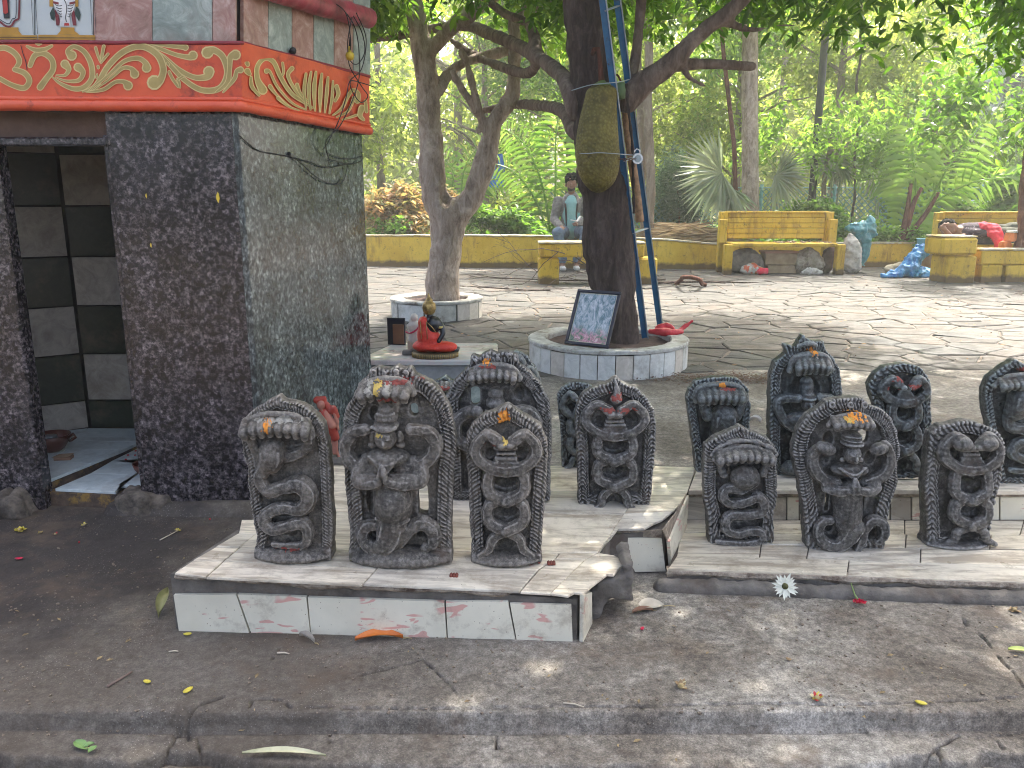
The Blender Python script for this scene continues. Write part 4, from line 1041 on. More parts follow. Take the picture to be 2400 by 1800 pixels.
s.slab([(900, 1330), (895, 900), (895, 640), (900, 400), (945, 270), (1040, 190), (1035, 110), (1130, 128), (1165, 80), (1205, 28), (1260, 60), (1305, 85), (1400, 78), (1412, 160), (1485, 230), (1535, 320), (1560, 460), (1560, 640), (1555, 900), (1550, 1330)], 95, 1.0, 2, .013, seed=22)
s.niche(1225, 520, 170, 150, .03)
s.tube([(1140, 120, 20, -.01), (1215, 90, 26, -.016), (1300, 110, 20, -.01)], 0)
s.band([(1050, 330), (1100, 220), (1240, 190), (1370, 215), (1420, 320)], 34, -.02)
s.heads([(1115+i*52, 230-16*math.sin(math.pi*(i+.5)/6)) for i in range(6)], 32, 130, -.018, .030)
s.tube([(1215, 450, 56), (1215, 560, 62, -.008)], -.004, ring=.08, freq=2*math.pi/.012); s.ball(1215, 640, 58, 70, -.02, .028); s.ball(1215, 655, 10, 20, -.048, .007)
s.ball(1215, 590, 70, 18, -.022, .03)
s.tube([(1120, 590, 44, -.02), (1010, 600, 40), (950, 650, 40), (985, 760, 42), (1060, 850, 46), (1180, 880, 50)], -.004)
s.tube([(1320, 580, 44, -.02), (1420, 600, 40), (1480, 650, 40), (1450, 760, 42), (1380, 850, 46), (1250, 880, 50)], -.004)
s.ball(1150, 790, 130, 80, -.008, .03); s.tube([(1200, 950, 110), (1200, 1150, 100)], 0); s.ball(1070, 1240, 80, 70, -.01, .03)
s.finish('deity_stone', 'tallest oiled black slab on the right terrace, with a three-lobed crest', ST_DARK, [(1262, 165, 26, 40, KUM), (1290, 200, 20, 16, CHALK)], GR)
s = Stone(WF, (480, 985), ZU, .055, .0036)
s.slab([(305, 1000), (310, 700), (290, 480), (262, 400), (246, 320), (290, 230), (370, 182), (490, 158), (610, 185), (675, 255), (695, 340), (692, 600), (672, 950), (655, 1000)], 62, 1.0, 2, .011, seed=23)
s.braid(480, 155, (255, 425), [(515, 62), (690, 62)], (960, 120), 46, 38)
s.finish('snake_stone', 'oiled blue-black twined-snake slab behind the round arched deity stone', ST_DARK, [(420, 262, 44, 16, KUMR), (540, 310, 50, 16, KUMR), (380, 330, 40, 12, KUMR)], GR)
s = Stone(WF, (1310, 1025), ZU, .055, .0036)
s.slab([(1190, 1030), (1150, 850), (1110, 600), (1082, 430), (1088, 330), (1120, 260), (1190, 200), (1300, 130), (1420, 200), (1500, 270), (1530, 380), (1520, 600), (1500, 850), (1460, 1030)], 50, 1.0, 0, .012, seed=24)
s.niche(1310, 350, 150, 40, .03)
s.band([(1120, 310), (1200, 255), (1310, 235), (1420, 255), (1500, 320)], 22, -.014)
s.heads([(1160+i*42, 275-14*math.sin(math.pi*(i+.5)/8)) for i in range(8)], 22, 62, -.014, .024)
s.tube([(1310, 400, 86), (1290, 470, 80), (1230, 540, 40), (1240, 610, 40), (1320, 625, 42), (1400, 660, 42), (1380, 715, 40), (1300, 720, 38), (1250, 790, 36), (1320, 840, 36), (1400, 870, 34), (1360, 920, 30), (1250, 920, 22)], -.004)
s.finish('snake_stone', 'oiled black cobra slab cut by the right edge of the photograph', ST_DARK, [(1340, 205, 20, 14, KUMR)], GR)
s = Stone(WE, (560, 1400), ZL, .055, .0031)
s.slab([(250, 1420), (250, 1340), (242, 1110), (210, 1010), (203, 900), (205, 620), (218, 490), (300, 425), (420, 375), (500, 345), (540, 318), (610, 350), (700, 392), (800, 428), (860, 495), (882, 600), (878, 850), (888, 960), (872, 1060), (848, 1110), (850, 1420)], 110, 1.2, 1, .013, seed=25)
s.niche(560, 640, 230, 50, .032)
s.band([(270, 570), (330, 500), (450, 455), (560, 440), (680, 455), (800, 505), (850, 560)], 22, -.006, ring=.35)
s.band([(290, 600), (350, 540), (450, 505), (560, 492), (680, 508), (790, 560)], 30, -.014)
s.heads([(325+i*66, 560-42*math.sin(math.pi*(i+.5)/8)) for i in range(8)], 34, 76, -.014, .028)
s.tube([(330, 640, 34), (380, 760, 34)], .002); s.tube([(790, 640, 34), (740, 740, 40)], .002)
s.ball(565, 770, 130, 118, -.012, .034)
s.tube([(620, 800, 80), (520, 870, 66), (400, 880, 46), (365, 950, 46), (430, 1015, 48), (560, 1000, 52), (680, 955, 54), (740, 1010, 52), (720, 1090, 50), (600, 1120, 48), (450, 1120, 48), (390, 1180, 48), (400, 1260, 46), (500, 1300, 44), (620, 1270, 46), (710, 1280, 44), (715, 1350, 40), (600, 1385, 34), (440, 1380, 30), (310, 1370, 20)], -.004, .002)
s.niche(540, 930, 110, 22, .025); s.niche(540, 1050, 110, 20, .025); s.niche(540, 1200, 120, 22, .025); s.niche(560, 1330, 70, 16, .02)
s.finish('snake_stone', 'brown grey cobra slab with a pointed top, front left of the right terrace', ST_GREY, [], GR)
s = Stone(WE, (1520, 1450), ZL, .055, .0031)
s.slab([(1170, 1470), (1150, 1370), (1140, 1150), (1110, 960), (1082, 820), (1048, 680), (1034, 510), (1075, 350), (1175, 205), (1320, 110), (1345, 78), (1450, 60), (1580, 52), (1690, 66), (1720, 112), (1850, 155), (1950, 250), (2005, 390), (2030, 540), (2002, 700), (2005, 850), (1930, 1060), (1900, 1200), (1885, 1370), (1880, 1470)], 125, 1.2, 1, .013, seed=26, front=.09)
s.hole(1700, 420, 48, 70, .9); s.niche(1375, 450, 56, 84, .035); s.hole(1362, 1025, 19, 100, .5); s.hole(1692, 1040, 24, 84, .5)
s.niche(1530, 330, 150, 40, .03); s.niche(1330, 640, 60, 70, .03); s.niche(1760, 620, 60, 80, .03)
s.ball(1545, 400, 84, 60, -.012, .03); s.ball(1545, 450, 95, 30, -.016, .034)
for i in range(3): s.ball(1545, 380+i*34, 88, 10, -.016, .036)
s.ball(1535, 545, 72, 84, -.024, .03); s.ball(1535, 560, 10, 22, -.054, .007); s.ball(1507, 535, 16, 6, -.05, .006); s.ball(1563, 535, 16, 6, -.05, .006); s.ball(1535, 592, 18, 6, -.05, .006)
s.ball(1450, 600, 26, 24, -.02); s.ball(1620, 600, 26, 24, -.02)
s.ball(1290, 490, 92, 58, -.03, ry=.3); s.ball(1772, 490, 84, 58, -.03, ry=-.3)
s.tube([(1250, 470, 44, -.02), (1195, 560, 50), (1200, 680, 54), (1280, 780, 56), (1400, 820, 54)], -.006)
s.tube([(1830, 460, 44, -.02), (1890, 540, 50), (1890, 660, 54), (1820, 760, 56), (1680, 820, 54)], -.006)
s.ball(1530, 700, 170, 66, -.008, .032)
for i in range(2): s.tube([(1400+i*20, 665, 11, -.03), (1530, 715+i*30, 13, -.044), (1650-i*20, 665, 11, -.03)], 0, ring=.2, freq=2*math.pi/.007)
s.tube([(1300, 790, 44), (1310, 860, 46, -.02), (1400, 870, 46, -.034), (1480, 850, 36, -.046)], -.01); s.tube([(1760, 790, 44), (1750, 860, 46, -.02), (1660, 870, 46, -.034), (1570, 850, 36, -.046)], -.01)
s.tube([(1505, 870, 24, -.05), (1512, 800, 22, -.054), (1522, 745, 12, -.05)], 0, ring=0); s.tube([(1550, 870, 24, -.05), (1542, 800, 22, -.054), (1532, 745, 12, -.05)], 0, ring=0)
s.tube([(1525, 930, 130), (1525, 1100, 128), (1520, 1200, 118)], .008, .003, ring=.01)
s.tube([(1560, 1240, 105), (1500, 1350, 80), (1400, 1410, 62), (1290, 1370, 55), (1250, 1270, 50), (1290, 1190, 46), (1360, 1180, 40)], .0, .002)
s.niche(1375, 1265, 50, 55, .035); s.niche(1750, 1310, 44, 60, .035)
s.tube([(1600, 1470, 26), (1640, 1370, 40), (1670, 1260, 46), (1740, 1170, 52), (1830, 1200, 50), (1850, 1300, 46), (1800, 1370, 36)], -.004, .002)
s.band([(1330, 280), (1400, 215), (1530, 190), (1650, 205), (1720, 270)], 28, -.018)
s.heads([(1375+i*52, 230-20*math.sin(math.pi*(i+.5)/7)) for i in range(7)], 30, 78, -.016, .030)
for u in (1370, 1540, 1670): s.tube([(u+22*math.cos(a), 105+22*math.sin(a), 11, -.01) for a in np.linspace(0, 6.3, 9)], 0, ring=0)
s.tube([(1330, 1478, 14, -.03), (1450, 1484, 16, -.04), (1600, 1470, 14, -.034)], 0)
s.finish('deity_stone', 'blue-grey deity slab with a wide round arch, middle of the right front row', ST_GREY, [(1560, 200, 80, 30, KUM), (1480, 220, 50, 20, TURM)], GR)
s = Stone(WF, (905, 1475), ZL, .06, .0031)
s.slab([(655, 1490), (668, 1400), (662, 1250), (655, 1130), (645, 1030), (668, 900), (678, 740), (695, 660), (760, 612), (860, 592), (950, 578), (1040, 595), (1110, 622), (1190, 665), (1225, 740), (1222, 850), (1195, 1000), (1160, 1150), (1130, 1300), (1100, 1490)], 88, 1.2, 2, .013, seed=27)
s.braid(955, 200, (660, 905), [(1030, 72), (1215, 66)], (1455, 145), 58, 42)
s.ball(865, 715, 66, 56, -.03); s.ball(1050, 715, 66, 56, -.03)
s.base(655, 1105, 1462, 1500, .03)
s.finish('snake_stone', 'brown grey twined-snake slab at the right end of the right front row', ST_GREY, [], GR)
# ================================================================ SHRINE
YF = 2.5
sh = thing('shrine', 'small granite-faced shrine with an orange scroll-painted beam and a dark open doorway', 'shrine')
RW0 = (-.812, 2.5); RW1 = tuple(V(868, 820, 3.2)[:2])
FW0 = (-3.0, YF); FW1 = (-.84, YF)
def on_front(px, py, off=0.0): p = V(px, py, YF-off); return p
rn = Vector((RW1[1]-RW0[1], -(RW1[0]-RW0[0]), 0)).normalized()
def on_right(px, py, off=0.0, p0=RW0, p1=RW1):
    a = Vector((*p0, 0))+rn*off; b = Vector((*p1, 0))+rn*off
    return VL(px, py, a, b)
ztop = 1.262
# granite slabs
MB().box((-1.02, YF+.025, ztop/2-.03), (.19, .025, ztop/2+.03), bev=.004).build('granite_slab', GRAN_F, sh)
rc = [Vector((*RW0, 0)), Vector((*RW1, 0))]
mb = MB(); pts = [RW0, RW1, (RW1[0]-rn.x*.04, RW1[1]-rn.y*.04), (RW0[0]-rn.x*.04, RW0[1]-rn.y*.04)]
mb.prism(pts, -.06, ztop, .002); mb.build('granite_slab', GRAN_S, sh)
# rounded corner strip between them
arc = [(-.832, YF+.001), (-.822, YF-.002), (-.814, YF-.001), (-.8095, YF+.006), (-.82, YF+.03), (-.834, YF+.03)]
MB().prism(arc, -.06, ztop).build('corner_strip', GRAN_S, sh)
# left jamb and lintel
MB().box((-1.79, YF+.03, .56), (.245, .03, .625), bev=.006).build('granite_slab', GRAN_F, sh)
MB().box((-1.9, YF+.05, 1.222), (.70, .02, .040), bev=.004).build('lintel', LINTEL, sh)
MB().box((-1.9, YF+.012, 1.170), (.70, .018, .012), bev=.004).build('lintel_edge', GRAN_F, sh)
MB().box((-1.215, YF+.09, .59), (.012, .08, .60), bev=.003).build('door_reveal', GRAN_F, sh)
# core behind (solid masonry, so that the room is dark)
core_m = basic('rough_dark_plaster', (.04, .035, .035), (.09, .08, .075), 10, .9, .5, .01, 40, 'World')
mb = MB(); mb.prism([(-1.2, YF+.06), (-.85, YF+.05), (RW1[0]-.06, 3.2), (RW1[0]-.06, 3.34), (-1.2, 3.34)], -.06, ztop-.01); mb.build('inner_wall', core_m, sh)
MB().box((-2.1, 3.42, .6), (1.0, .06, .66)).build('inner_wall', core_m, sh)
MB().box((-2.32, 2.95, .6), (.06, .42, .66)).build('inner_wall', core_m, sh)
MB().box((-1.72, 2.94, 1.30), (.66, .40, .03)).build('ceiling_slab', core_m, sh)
# interior tiles
YB = 3.23
def wtile(P, mat, n):
    c = sum(P, Vector())/4; d = [(p-c)*.985 for p in P]
    MB().plate(d, Vector(n)*.008).build('wall_tile', mat, sh, c)
s_t = .196; x0 = V(203, 937, YB).x; z0 = V(203, 1001, YB).z
zr = [z0, V(203, 937, YB).z]
while zr[-1] < 1.25: zr.append(zr[-1]+s_t*(1.0 if zr[-1] < .7 else 1.0))
for r in range(len(zr)-1):
    for c in range(3):
        a, b = x0+.012+c*s_t, x0+.012+(c+1)*s_t
        if a > -1.22: continue
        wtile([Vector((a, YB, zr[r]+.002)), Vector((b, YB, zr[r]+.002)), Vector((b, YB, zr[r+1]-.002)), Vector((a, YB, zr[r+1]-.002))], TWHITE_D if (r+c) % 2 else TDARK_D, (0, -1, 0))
# left wall of the room runs obliquely to the doorway
lw0 = Vector((x0, YB, 0)); lw1 = Vector((-2.28, 2.86, 0)); ld = (lw1-lw0).normalized(); ln = Vector((-ld.y, ld.x, 0)); ln = ln if ln.y < 0 else -ln
for r in range(len(zr)-1):
    for c in range(4):
        a = lw0+ld*(.006+c*.165); b = lw0+ld*((c+1)*.165)
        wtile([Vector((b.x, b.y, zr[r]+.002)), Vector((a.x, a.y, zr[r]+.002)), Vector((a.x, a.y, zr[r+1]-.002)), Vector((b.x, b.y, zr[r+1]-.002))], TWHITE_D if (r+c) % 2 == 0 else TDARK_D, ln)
# floor tiles on two levels
ZR_, ZLV = .060, .082
FL = [([(128, 1145), (271, 1152), (300, 1112), (212, 1109)], ZR_), ([(212, 1109), (300, 1112), (330, 1075), (262, 1080)], ZR_), ([(271, 1152), (275, 1137), (344, 1137), (350, 1090), (310, 1092)], ZR_+.004), ([(262, 1080), (350, 1090), (352, 1042), (332, 1046)], ZR_),
      ([(42, 1120), (112, 1126), (212, 1086), (115, 1080)], ZLV), ([(115, 1080), (212, 1086), (290, 1054), (150, 1055)], ZLV), ([(60, 1095), (115, 1080), (150, 1055), (70, 1058)], ZLV), ([(150, 1055), (290, 1054), (328, 1036), (170, 1032)], ZLV), ([(170, 1032), (328, 1036), (335, 1004), (206, 1003)], ZLV), ([(70, 1058), (150, 1055), (206, 1003), (80, 1018)], ZLV)]
for q_, z_ in FL:
    P = [G(a, b, z_) for a, b in q_]
    if sum((P[k].x*P[(k+1) % len(P)].y-P[(k+1) % len(P)].x*P[k].y) for k in range(len(P))) < 0: P = P[::-1]
    c = sum(P, Vector())/len(P)
    MB().prism([((p.x-c.x)*.985, (p.y-c.y)*.985) for p in P], -.010, 0, .001).build('floor_tile', TFLOOR, sh, c)
EARTHY = basic('stained_threshold_mortar', (.035, .024, .022), (.13, .085, .055), 25, .9, 1.0, .01, 60, 'World', dirt=(.27, .16, .035), dscale=14, dth=(.54, .64))
MB().prism([tuple(G(126, 1146, ZR_)[:2]), tuple(G(272, 1153, ZR_)[:2]), (-1.2, YF+.03), (-1.2, 3.3), (-2.3, 3.3), (-2.3, 2.62)], -.05, ZR_-.012).build('threshold', EARTHY, sh)
MB().prism([tuple(G(40, 1121, ZLV)[:2]), tuple(G(112, 1127, ZLV)[:2]), tuple(G(328, 1036, ZLV)[:2]), (-1.3, 3.24), (-2.25, 3.24), (-2.2, 2.66)], .0, ZLV-.0125).build('threshold', EARTHY, sh)
ROUGH_ST = basic('rough_brown_stone', (.04, .032, .026), (.20, .165, .13), 30, .95, 1.0, .01, 90, 'World', dirt=(.05, .035, .028), dscale=9)
def stone_lump(name, c, hf, mat, parent, seed, h=.006, rough=.012, rz=0):
    S = Sdf([c[i]-max(hf[0], hf[1])*1.3*(i < 2)-hf[2]*1.3*(i == 2) for i in range(3)], [c[i]+max(hf[0], hf[1])*1.3*(i < 2)+hf[2]*1.3*(i == 2) for i in range(3)], h)
    S.box(c, hf, min(hf)*.5, rz=rz).rough(rough, 14, seed); return S.build(name, mat, parent)
g = G(330, 1190, 0); stone_lump('threshold_stone', (-1.21, 2.50, .008), (.085, .05, .046), ROUGH_ST, sh, 4, .005, .024)
stone_lump('threshold_stone', (-1.83, 2.50, .0), (.26, .09, .058), ROUGH_ST, sh, 9, .010, .03)
# sloping plaster skirt round the foot
sk = Sdf((-1.32, 2.34, -.03), (-.5, 3.3, .06), .011)
for a, b in (((-1.3, 2.50), (-.84, 2.49)), ((-.84, 2.49), (-.80, 2.49)), ((-.80, 2.49), (RW1[0]+.0, 3.2))):
    sk.cap((a[0], a[1], -.030), (b[0], b[1], -.030), .062, .062, .01)
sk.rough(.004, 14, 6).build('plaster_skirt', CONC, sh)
# orange beam
BO = .032
c0 = on_front(567, 228, BO); bf = [(-260, 228), (567, 228), (565, 98), (-260, 98)]
corner = Vector((c0.x, c0.y, 0))
rb0 = (corner.x, corner.y); rbe = Vector((*RW1, 0))+rn*BO; rb1 = (rbe.x, rbe.y)
def onb(px, py, off=0.0):          # right face of the beam
    n = Vector((rb1[1]-rb0[1], -(rb1[0]-rb0[0]), 0)).normalized()
    return VL(px, py, Vector((*rb0, 0))+n*off, Vector((*rb1, 0))+n*off)
P = [on_front(a, b, BO) for a, b in bf]; Q = [onb(567, 228), onb(866, 291), onb(866, 179), onb(565, 98)]
mb = MB(); vs = [P[0], P[1], P[2], P[3], Q[1], Q[2]] + [P[0]+Vector((0, .2, 0)), P[3]+Vector((0, .2, 0)), Q[1]+Vector((-.25, .02, 0)), Q[2]+Vector((-.25, .02, 0)), P[1]+Vector((-.15, .2, 0)), P[2]+Vector((-.15, .2, 0))]
mb.add(vs, [(0, 1, 2, 3), (1, 4, 5, 2), (3, 2, 11, 7), (2, 5, 9, 11), (4, 8, 9, 5), (0, 6, 10, 1), (1, 10, 8, 4), (6, 7, 11, 10), (10, 11, 9, 8), (0, 3, 7, 6)])
mb.build('painted_beam', ORNG, sh)
def wavy(l, r, n=60, seed=1, amp=.0016):
    L = spline(l, max(1, n//(len(l)-1))); out = [Vector(p) + Vector((0, 0, amp*float(fbm(i*.35, 0, 1, seed, 3)))) for i, p in enumerate(L)]
    return out, [r*(1+.10*float(fbm(i*.5, 5, 1, seed+3, 3))) for i in range(len(out))]
for nm, yo, rr, off, seed in (('beam_moulding', 247, .0165, BO-.004, 1), ('beam_fillet', 231, .007, BO-.001, 2), ('beam_fillet', 99, .006, BO-.002, 5)):
    l, r = wavy([tuple(on_front(a, yo+dy, off)) for a, dy in ((-260, -1), (100, 0), (300, 1), (566, 2))], rr, seed=seed)
    dd = 0 if yo > 150 else .01
    ye = {247: 307, 231: 293, 99: 179}[yo]
    l2, r2 = wavy([tuple(onb(567+(866-567)*t, yo+2+(ye-yo-2)*t, off-BO)) for t in (0, .33, .66, 1.0)], rr, seed=seed+7)
    l2 = l2[1:]; r2 = r2[1:]
    MB().tube(l+l2, r+r2, 10).build(nm, ORNG_S if yo > 150 else flat('dark_red_edge_paint', (.22, .02, .03)), sh)
# scroll painting: raised brush strokes a millimetre or two thick
def ribbon(mb, pts, mapf, off, sc=1.0, grow=0.0, org=(0, 0), blob=None):
    """pts (u, v, width) in a zoom window"""
    S = spline([(a/sc+org[0], b/sc+org[1], w/sc/2+grow) for a, b, w in pts], 7)
    L = []; Rr = []
    for i, p in enumerate(S):
        t = S[min(i+1, len(S)-1)][:2]-S[max(i-1, 0)][:2]; t = t/(np.linalg.norm(t)+1e-9); n = np.array([-t[1], t[0]])
        w = max(p[2], .15); L.append(p[:2]+n*w); Rr.append(p[:2]-n*w)
    vs = []; fs = []
    for a, b in zip(L, Rr): vs += [mapf(a[0], a[1], off), mapf(b[0], b[1], off)]
    for i in range(len(L)-1): fs.append((2*i, 2*i+1, 2*i+3, 2*i+2))
    n0 = len(vs)
    for (ci, rad) in ((0, S[0]), (len(S)-1, S[-1])):
        c = rad[:2]; w = max(rad[2], .15); k = len(vs); vs.append(mapf(c[0], c[1], off+.00003))
        for j in range(11): vs.append(mapf(c[0]+w*math.cos(j*2*math.pi/10), c[1]+w*math.sin(j*2*math.pi/10), off+.00003))
        for j in range(10): fs.append((k, k+1+j, k+2+j))
    mb.add(vs, fs)
def scroll(strokes, mapf, sc, org=(0, 0), name='painted_scroll'):
    for si, st in enumerate(strokes):
        eo = .00016*si
        a = MB(); ribbon(a, st, mapf, .0010+eo, sc, .9, org); o = a.build(name, GOLDL, sh)
        b = MB(); ribbon(b, [(p[0], p[1], p[2]*.80) for p in st], mapf, .0010+eo+.00008, sc, 0, org); b.build('scroll_fill', GOLD, o)
fm = lambda x, y, o: on_front(x, y, BO+o)
scroll([[(-60, 640, 70), (60, 620, 70), (190, 690, 70), (250, 800, 66), (190, 900, 50)], [(190, 900, 60), (320, 950, 70), (380, 1050, 72), (310, 1140, 70), (150, 1100, 60), (0, 1020, 60)],
        [(390, 850, 60), (450, 720, 70), (560, 690, 72), (670, 770, 72), (685, 900, 74), (600, 1020, 76), (520, 1130, 84)], [(350, 600, 26), (430, 640, 48), (500, 650, 56), (590, 635, 48), (670, 595, 34)], [(470, 560, 30), (500, 562, 60), (530, 560, 30)],
        [(930, 720, 130), (880, 660, 60), (960, 605, 55), (1090, 670, 62), (1180, 830, 68), (1190, 1010, 66), (1090, 1130, 64), (950, 1150, 56), (780, 1080, 36), (680, 1000, 10)],
        [(840, 830, 110), (890, 900, 64), (840, 975, 36), (730, 975, 10)], [(1010, 870, 110), (1075, 940, 66), (1020, 1040, 50), (860, 1050, 28), (720, 1000, 8)],
        [(1070, 1190, 12), (1240, 1110, 60), (1400, 860, 72), (1600, 670, 78), (1830, 600, 80), (2030, 700, 84), (2115, 880, 84), (2080, 1030, 100), (2000, 1070, 190)],
        [(1140, 1185, 8), (1400, 980, 36), (1600, 800, 50), (1780, 755, 60), (1880, 810, 70), (1900, 880, 120)], [(1200, 1185, 8), (1440, 1010, 30), (1590, 885, 44), (1700, 890, 56), (1745, 960, 115)],
        [(1120, 1195, 10), (1340, 1160, 44), (1490, 1065, 46), (1600, 1060, 56), (1660, 1110, 120)],
        [(1240, 620, 34), (1270, 720, 30), (1300, 800, 20)], [(1345, 600, 40), (1325, 700, 34), (1310, 800, 20)], [(1400, 700, 30), (1350, 760, 30), (1310, 815, 20)], [(1270, 860, 30), (1275, 880, 30)], [(1260, 960, 14), (1250, 1000, 30)],
        [(-200, 900, 60), (-120, 760, 60), (-60, 640, 60)]], fm, 5.53)
scroll([[(800, 250, 8), (900, 310, 22), (990, 385, 26), (1080, 430, 28), (1150, 425, 40), (1160, 398, 62)], [(830, 248, 8), (900, 275, 20), (980, 305, 22), (1050, 318, 30), (1072, 308, 52)], [(840, 242, 8), (930, 255, 16), (1010, 262, 24), (1030, 264, 34)],
        [(850, 260, 8), (930, 345, 22), (1020, 440, 26), (1120, 500, 30), (1220, 490, 32), (1262, 410, 32), (1240, 320, 34), (1190, 280, 38), (1152, 292, 66)],
        [(1200, 512, 8), (1262, 460, 26), (1275, 380, 24), (1280, 320, 34), (1308, 305, 58)], [(1240, 512, 8), (1300, 440, 22), (1315, 395, 22), (1336, 388, 36)], [(940, 400, 16), (960, 440, 16), (990, 482, 12)], [(985, 440, 14), (995, 460, 14), (1000, 486, 8)], [(930, 350, 12), (936, 360, 12)], [(1015, 425, 12), (990, 440, 10)]], fm, 2.37)
gm = lambda x, y, o: onb(x, y, o+.004)
st = [[(1372, 300, 36), (1380, 320, 20)], [(1374, 395, 34), (1385, 410, 22)], [(1372, 350, 24), (1376, 360, 20)], [(1460, 500, 50), (1430, 440, 30), (1430, 370, 24), (1470, 325, 24), (1520, 345, 24), (1560, 430, 22), (1620, 520, 20), (1700, 575, 12), (1740, 600, 6)],
      [(1395, 430, 14), (1400, 480, 20), (1440, 530, 10)], [(1480, 395, 26), (1500, 400, 14), (1540, 480, 12), (1620, 570, 10), (1700, 610, 5)], [(1500, 480, 22), (1540, 530, 10), (1620, 600, 6)], [(1545, 545, 18), (1600, 590, 8), (1660, 612, 5)], [(1570, 350, 12), (1575, 400, 12), (1570, 420, 8)],
      [(1622, 380, 24), (1600, 420, 18), (1640, 500, 16), (1700, 570, 8)], [(1650, 470, 18), (1670, 520, 12), (1710, 560, 6)],
      [(1700, 600, 6), (1690, 500, 16), (1700, 410, 12)], [(1725, 610, 6), (1715, 500, 18), (1728, 400, 10)], [(1750, 615, 6), (1745, 500, 22), (1755, 400, 10)], [(1778, 620, 6), (1780, 510, 22), (1788, 410, 10)], [(1805, 625, 6), (1815, 520, 18), (1822, 430, 10)], [(1830, 630, 6), (1845, 540, 14), (1850, 450, 8)],
      [(1850, 640, 6), (1900, 600, 14), (1930, 540, 18), (1960, 500, 16), (1990, 520, 20), (1985, 560, 30)], [(1870, 650, 5), (1930, 620, 12), (1955, 575, 14), (1965, 545, 20)], [(1862, 560, 14), (1880, 520, 18), (1870, 480, 22)], [(2010, 600, 34), (2000, 640, 24), (2020, 665, 14)], [(2030, 560, 14), (2036, 620, 16)], [(1900, 665, 5), (1950, 650, 10), (1980, 640, 12)]]
scroll(st, gm, 2.37)
# marble strips above the beam
def strip(px0, px1, f, ybot, ytop, mat, off, th=.012, name='wall_tile'):
    P = [f(px0+.8, ybot(px0), off), f(px1-.8, ybot(px1), off), f(px1-.8, ytop, off), f(px0+.8, ytop, off)]
    if f is on_front: n = Vector((0, -1, 0))
    else: n = rn
    c = sum(P, Vector())/4; MB().plate([p-c for p in P], n*th).build(name, mat, sh, c)
fb = lambda x: 100
for a, b, m in ((224, 361, TPINK), (361, 501, TGREEN), (501, 556, TPINK)): strip(a, b, on_front, fb, -140, m, .004)
rbf = lambda x: 100+(x-565)/300*81
for a, b, m in ((562, 621, TPINK), (621, 677, TGREEN), (677, 728, TPINK), (728, 776, TGREEN), (776, 821, TPINK), (821, 862, TGREEN)): strip(a, b, lambda x, y, o: on_right(x, y, o), rbf, -140, m, .004)
for a, b in ((-260, -90), (-90, 86), (88, 223)): strip(a, b, on_front, fb, -140, PANELW, .004, name='painted_panel')
tpP = [on_front(-260, -140), on_front(556, -140), on_right(562, -140), on_right(862, -140)]
mb = MB(); mb.prism([(-3, YF+.012), (-.825, YF+.012), (RW1[0]-.02, 3.2), (RW1[0]-.02, 3.4), (-3, 3.4)], ztop-.005, 1.80); mb.build('upper_masonry', core_m, sh)
MB().prism([(-3.1, YF-.06), (-.80, YF-.06), (RW1[0]+.07, 3.2), (RW1[0]+.07, 3.5), (-3.1, 3.5)], 1.80, 1.86).build('roof_slab', PINK, sh)
l, r = wavy([tuple(on_right(x, y, .045)) for x, y in ((600, -38), (667, -16), (760, 14), (864, 42))], .036, seed=12, amp=.003)
MB().tube(l, r, 12).build('roof_roll', PINK, sh)
# pictures on the white panels
def poly2(pts, mat, off=.0185, name='painted_shape', sc=5.53):
    P = [on_front(a/sc, b/sc, off) for a, b in pts]
    MB().add(P, [tuple(range(len(P)))]).build(name, mat, sh)
def line2(pts, w, mat, off=.0188, sc=5.53, name='painted_line'):
    mb = MB(); ribbon(mb, [(a, b, w) for a, b in pts], lambda x, y, o: on_front(x, y, off), 0, sc); mb.build(name, mat, sh)
poly2([(-300, 455), (485, 455), (485, 510), (-300, 510)], YELP); poly2([(495, 450), (1235, 455), (1235, 520), (495, 515)], YELP)
line2([(-200, 482), (100, 482), (480, 484)], 8, BLACKP, .0192); line2([(500, 488), (800, 490), (1230, 492)], 8, BLACKP, .0192)
poly2([(-60, 455), (-60, 350), (240, 355), (240, 400), (285, 452)], YELP); poly2([(740, 450), (785, 400), (785, 355), (965, 355), (965, 400), (1030, 450)], YELP)
line2([(255, -300), (252, 0), (245, 200), (235, 245), (190, 270), (150, 330), (115, 345), (60, 330), (10, 290), (-60, 260)], 26, MAROON); line2([(215, -300), (210, 0), (205, 215), (160, 245), (120, 305), (60, 290), (-60, 215)], 10, BLACKP)
poly2([(5, -200), (115, -200), (125, 235), (50, 240)], BLACKP, .0186); poly2([(20, -200), (75, -200), (105, 160), (70, 185), (40, 160)], REDP, .0192)
for x in (400, 455, 1165, 1215): line2([(x, -200), (x+12, 100), (x+24, 300), (x+30, 440)], 6, BLACKP)
poly2([(640, -200), (690, -200), (690, 85), (640, 85)], YELP); poly2([(970, -200), (1015, -200), (1015, 85), (970, 85)], YELP)
poly2([(690, 85), (645, 170), (660, 240), (700, 270), (720, 180)], GREENP); poly2([(985, 80), (965, 170), (1000, 240), (1025, 278), (1045, 190), (1020, 110)], GREENP)
poly2([(705, 110), (765, 200), (780, 330), (730, 330)], MAROON); poly2([(960, 110), (925, 200), (945, 330), (992, 330)], MAROON)
poly2([(690, -200), (970, -200), (975, 60), (950, 140), (900, 200), (915, 345), (770, 345), (785, 200), (720, 120), (690, 50)], WHITEP, .0190)
for k in range(5):
    yv = 60+k*36; line2([(715+k*16, yv), (760+k*8, yv+16), (800, yv+10)], 9, BLACKP, .0196); line2([(955-k*14, yv), (920-k*6, yv+16), (880, yv+10)], 9, BLACKP, .0196)
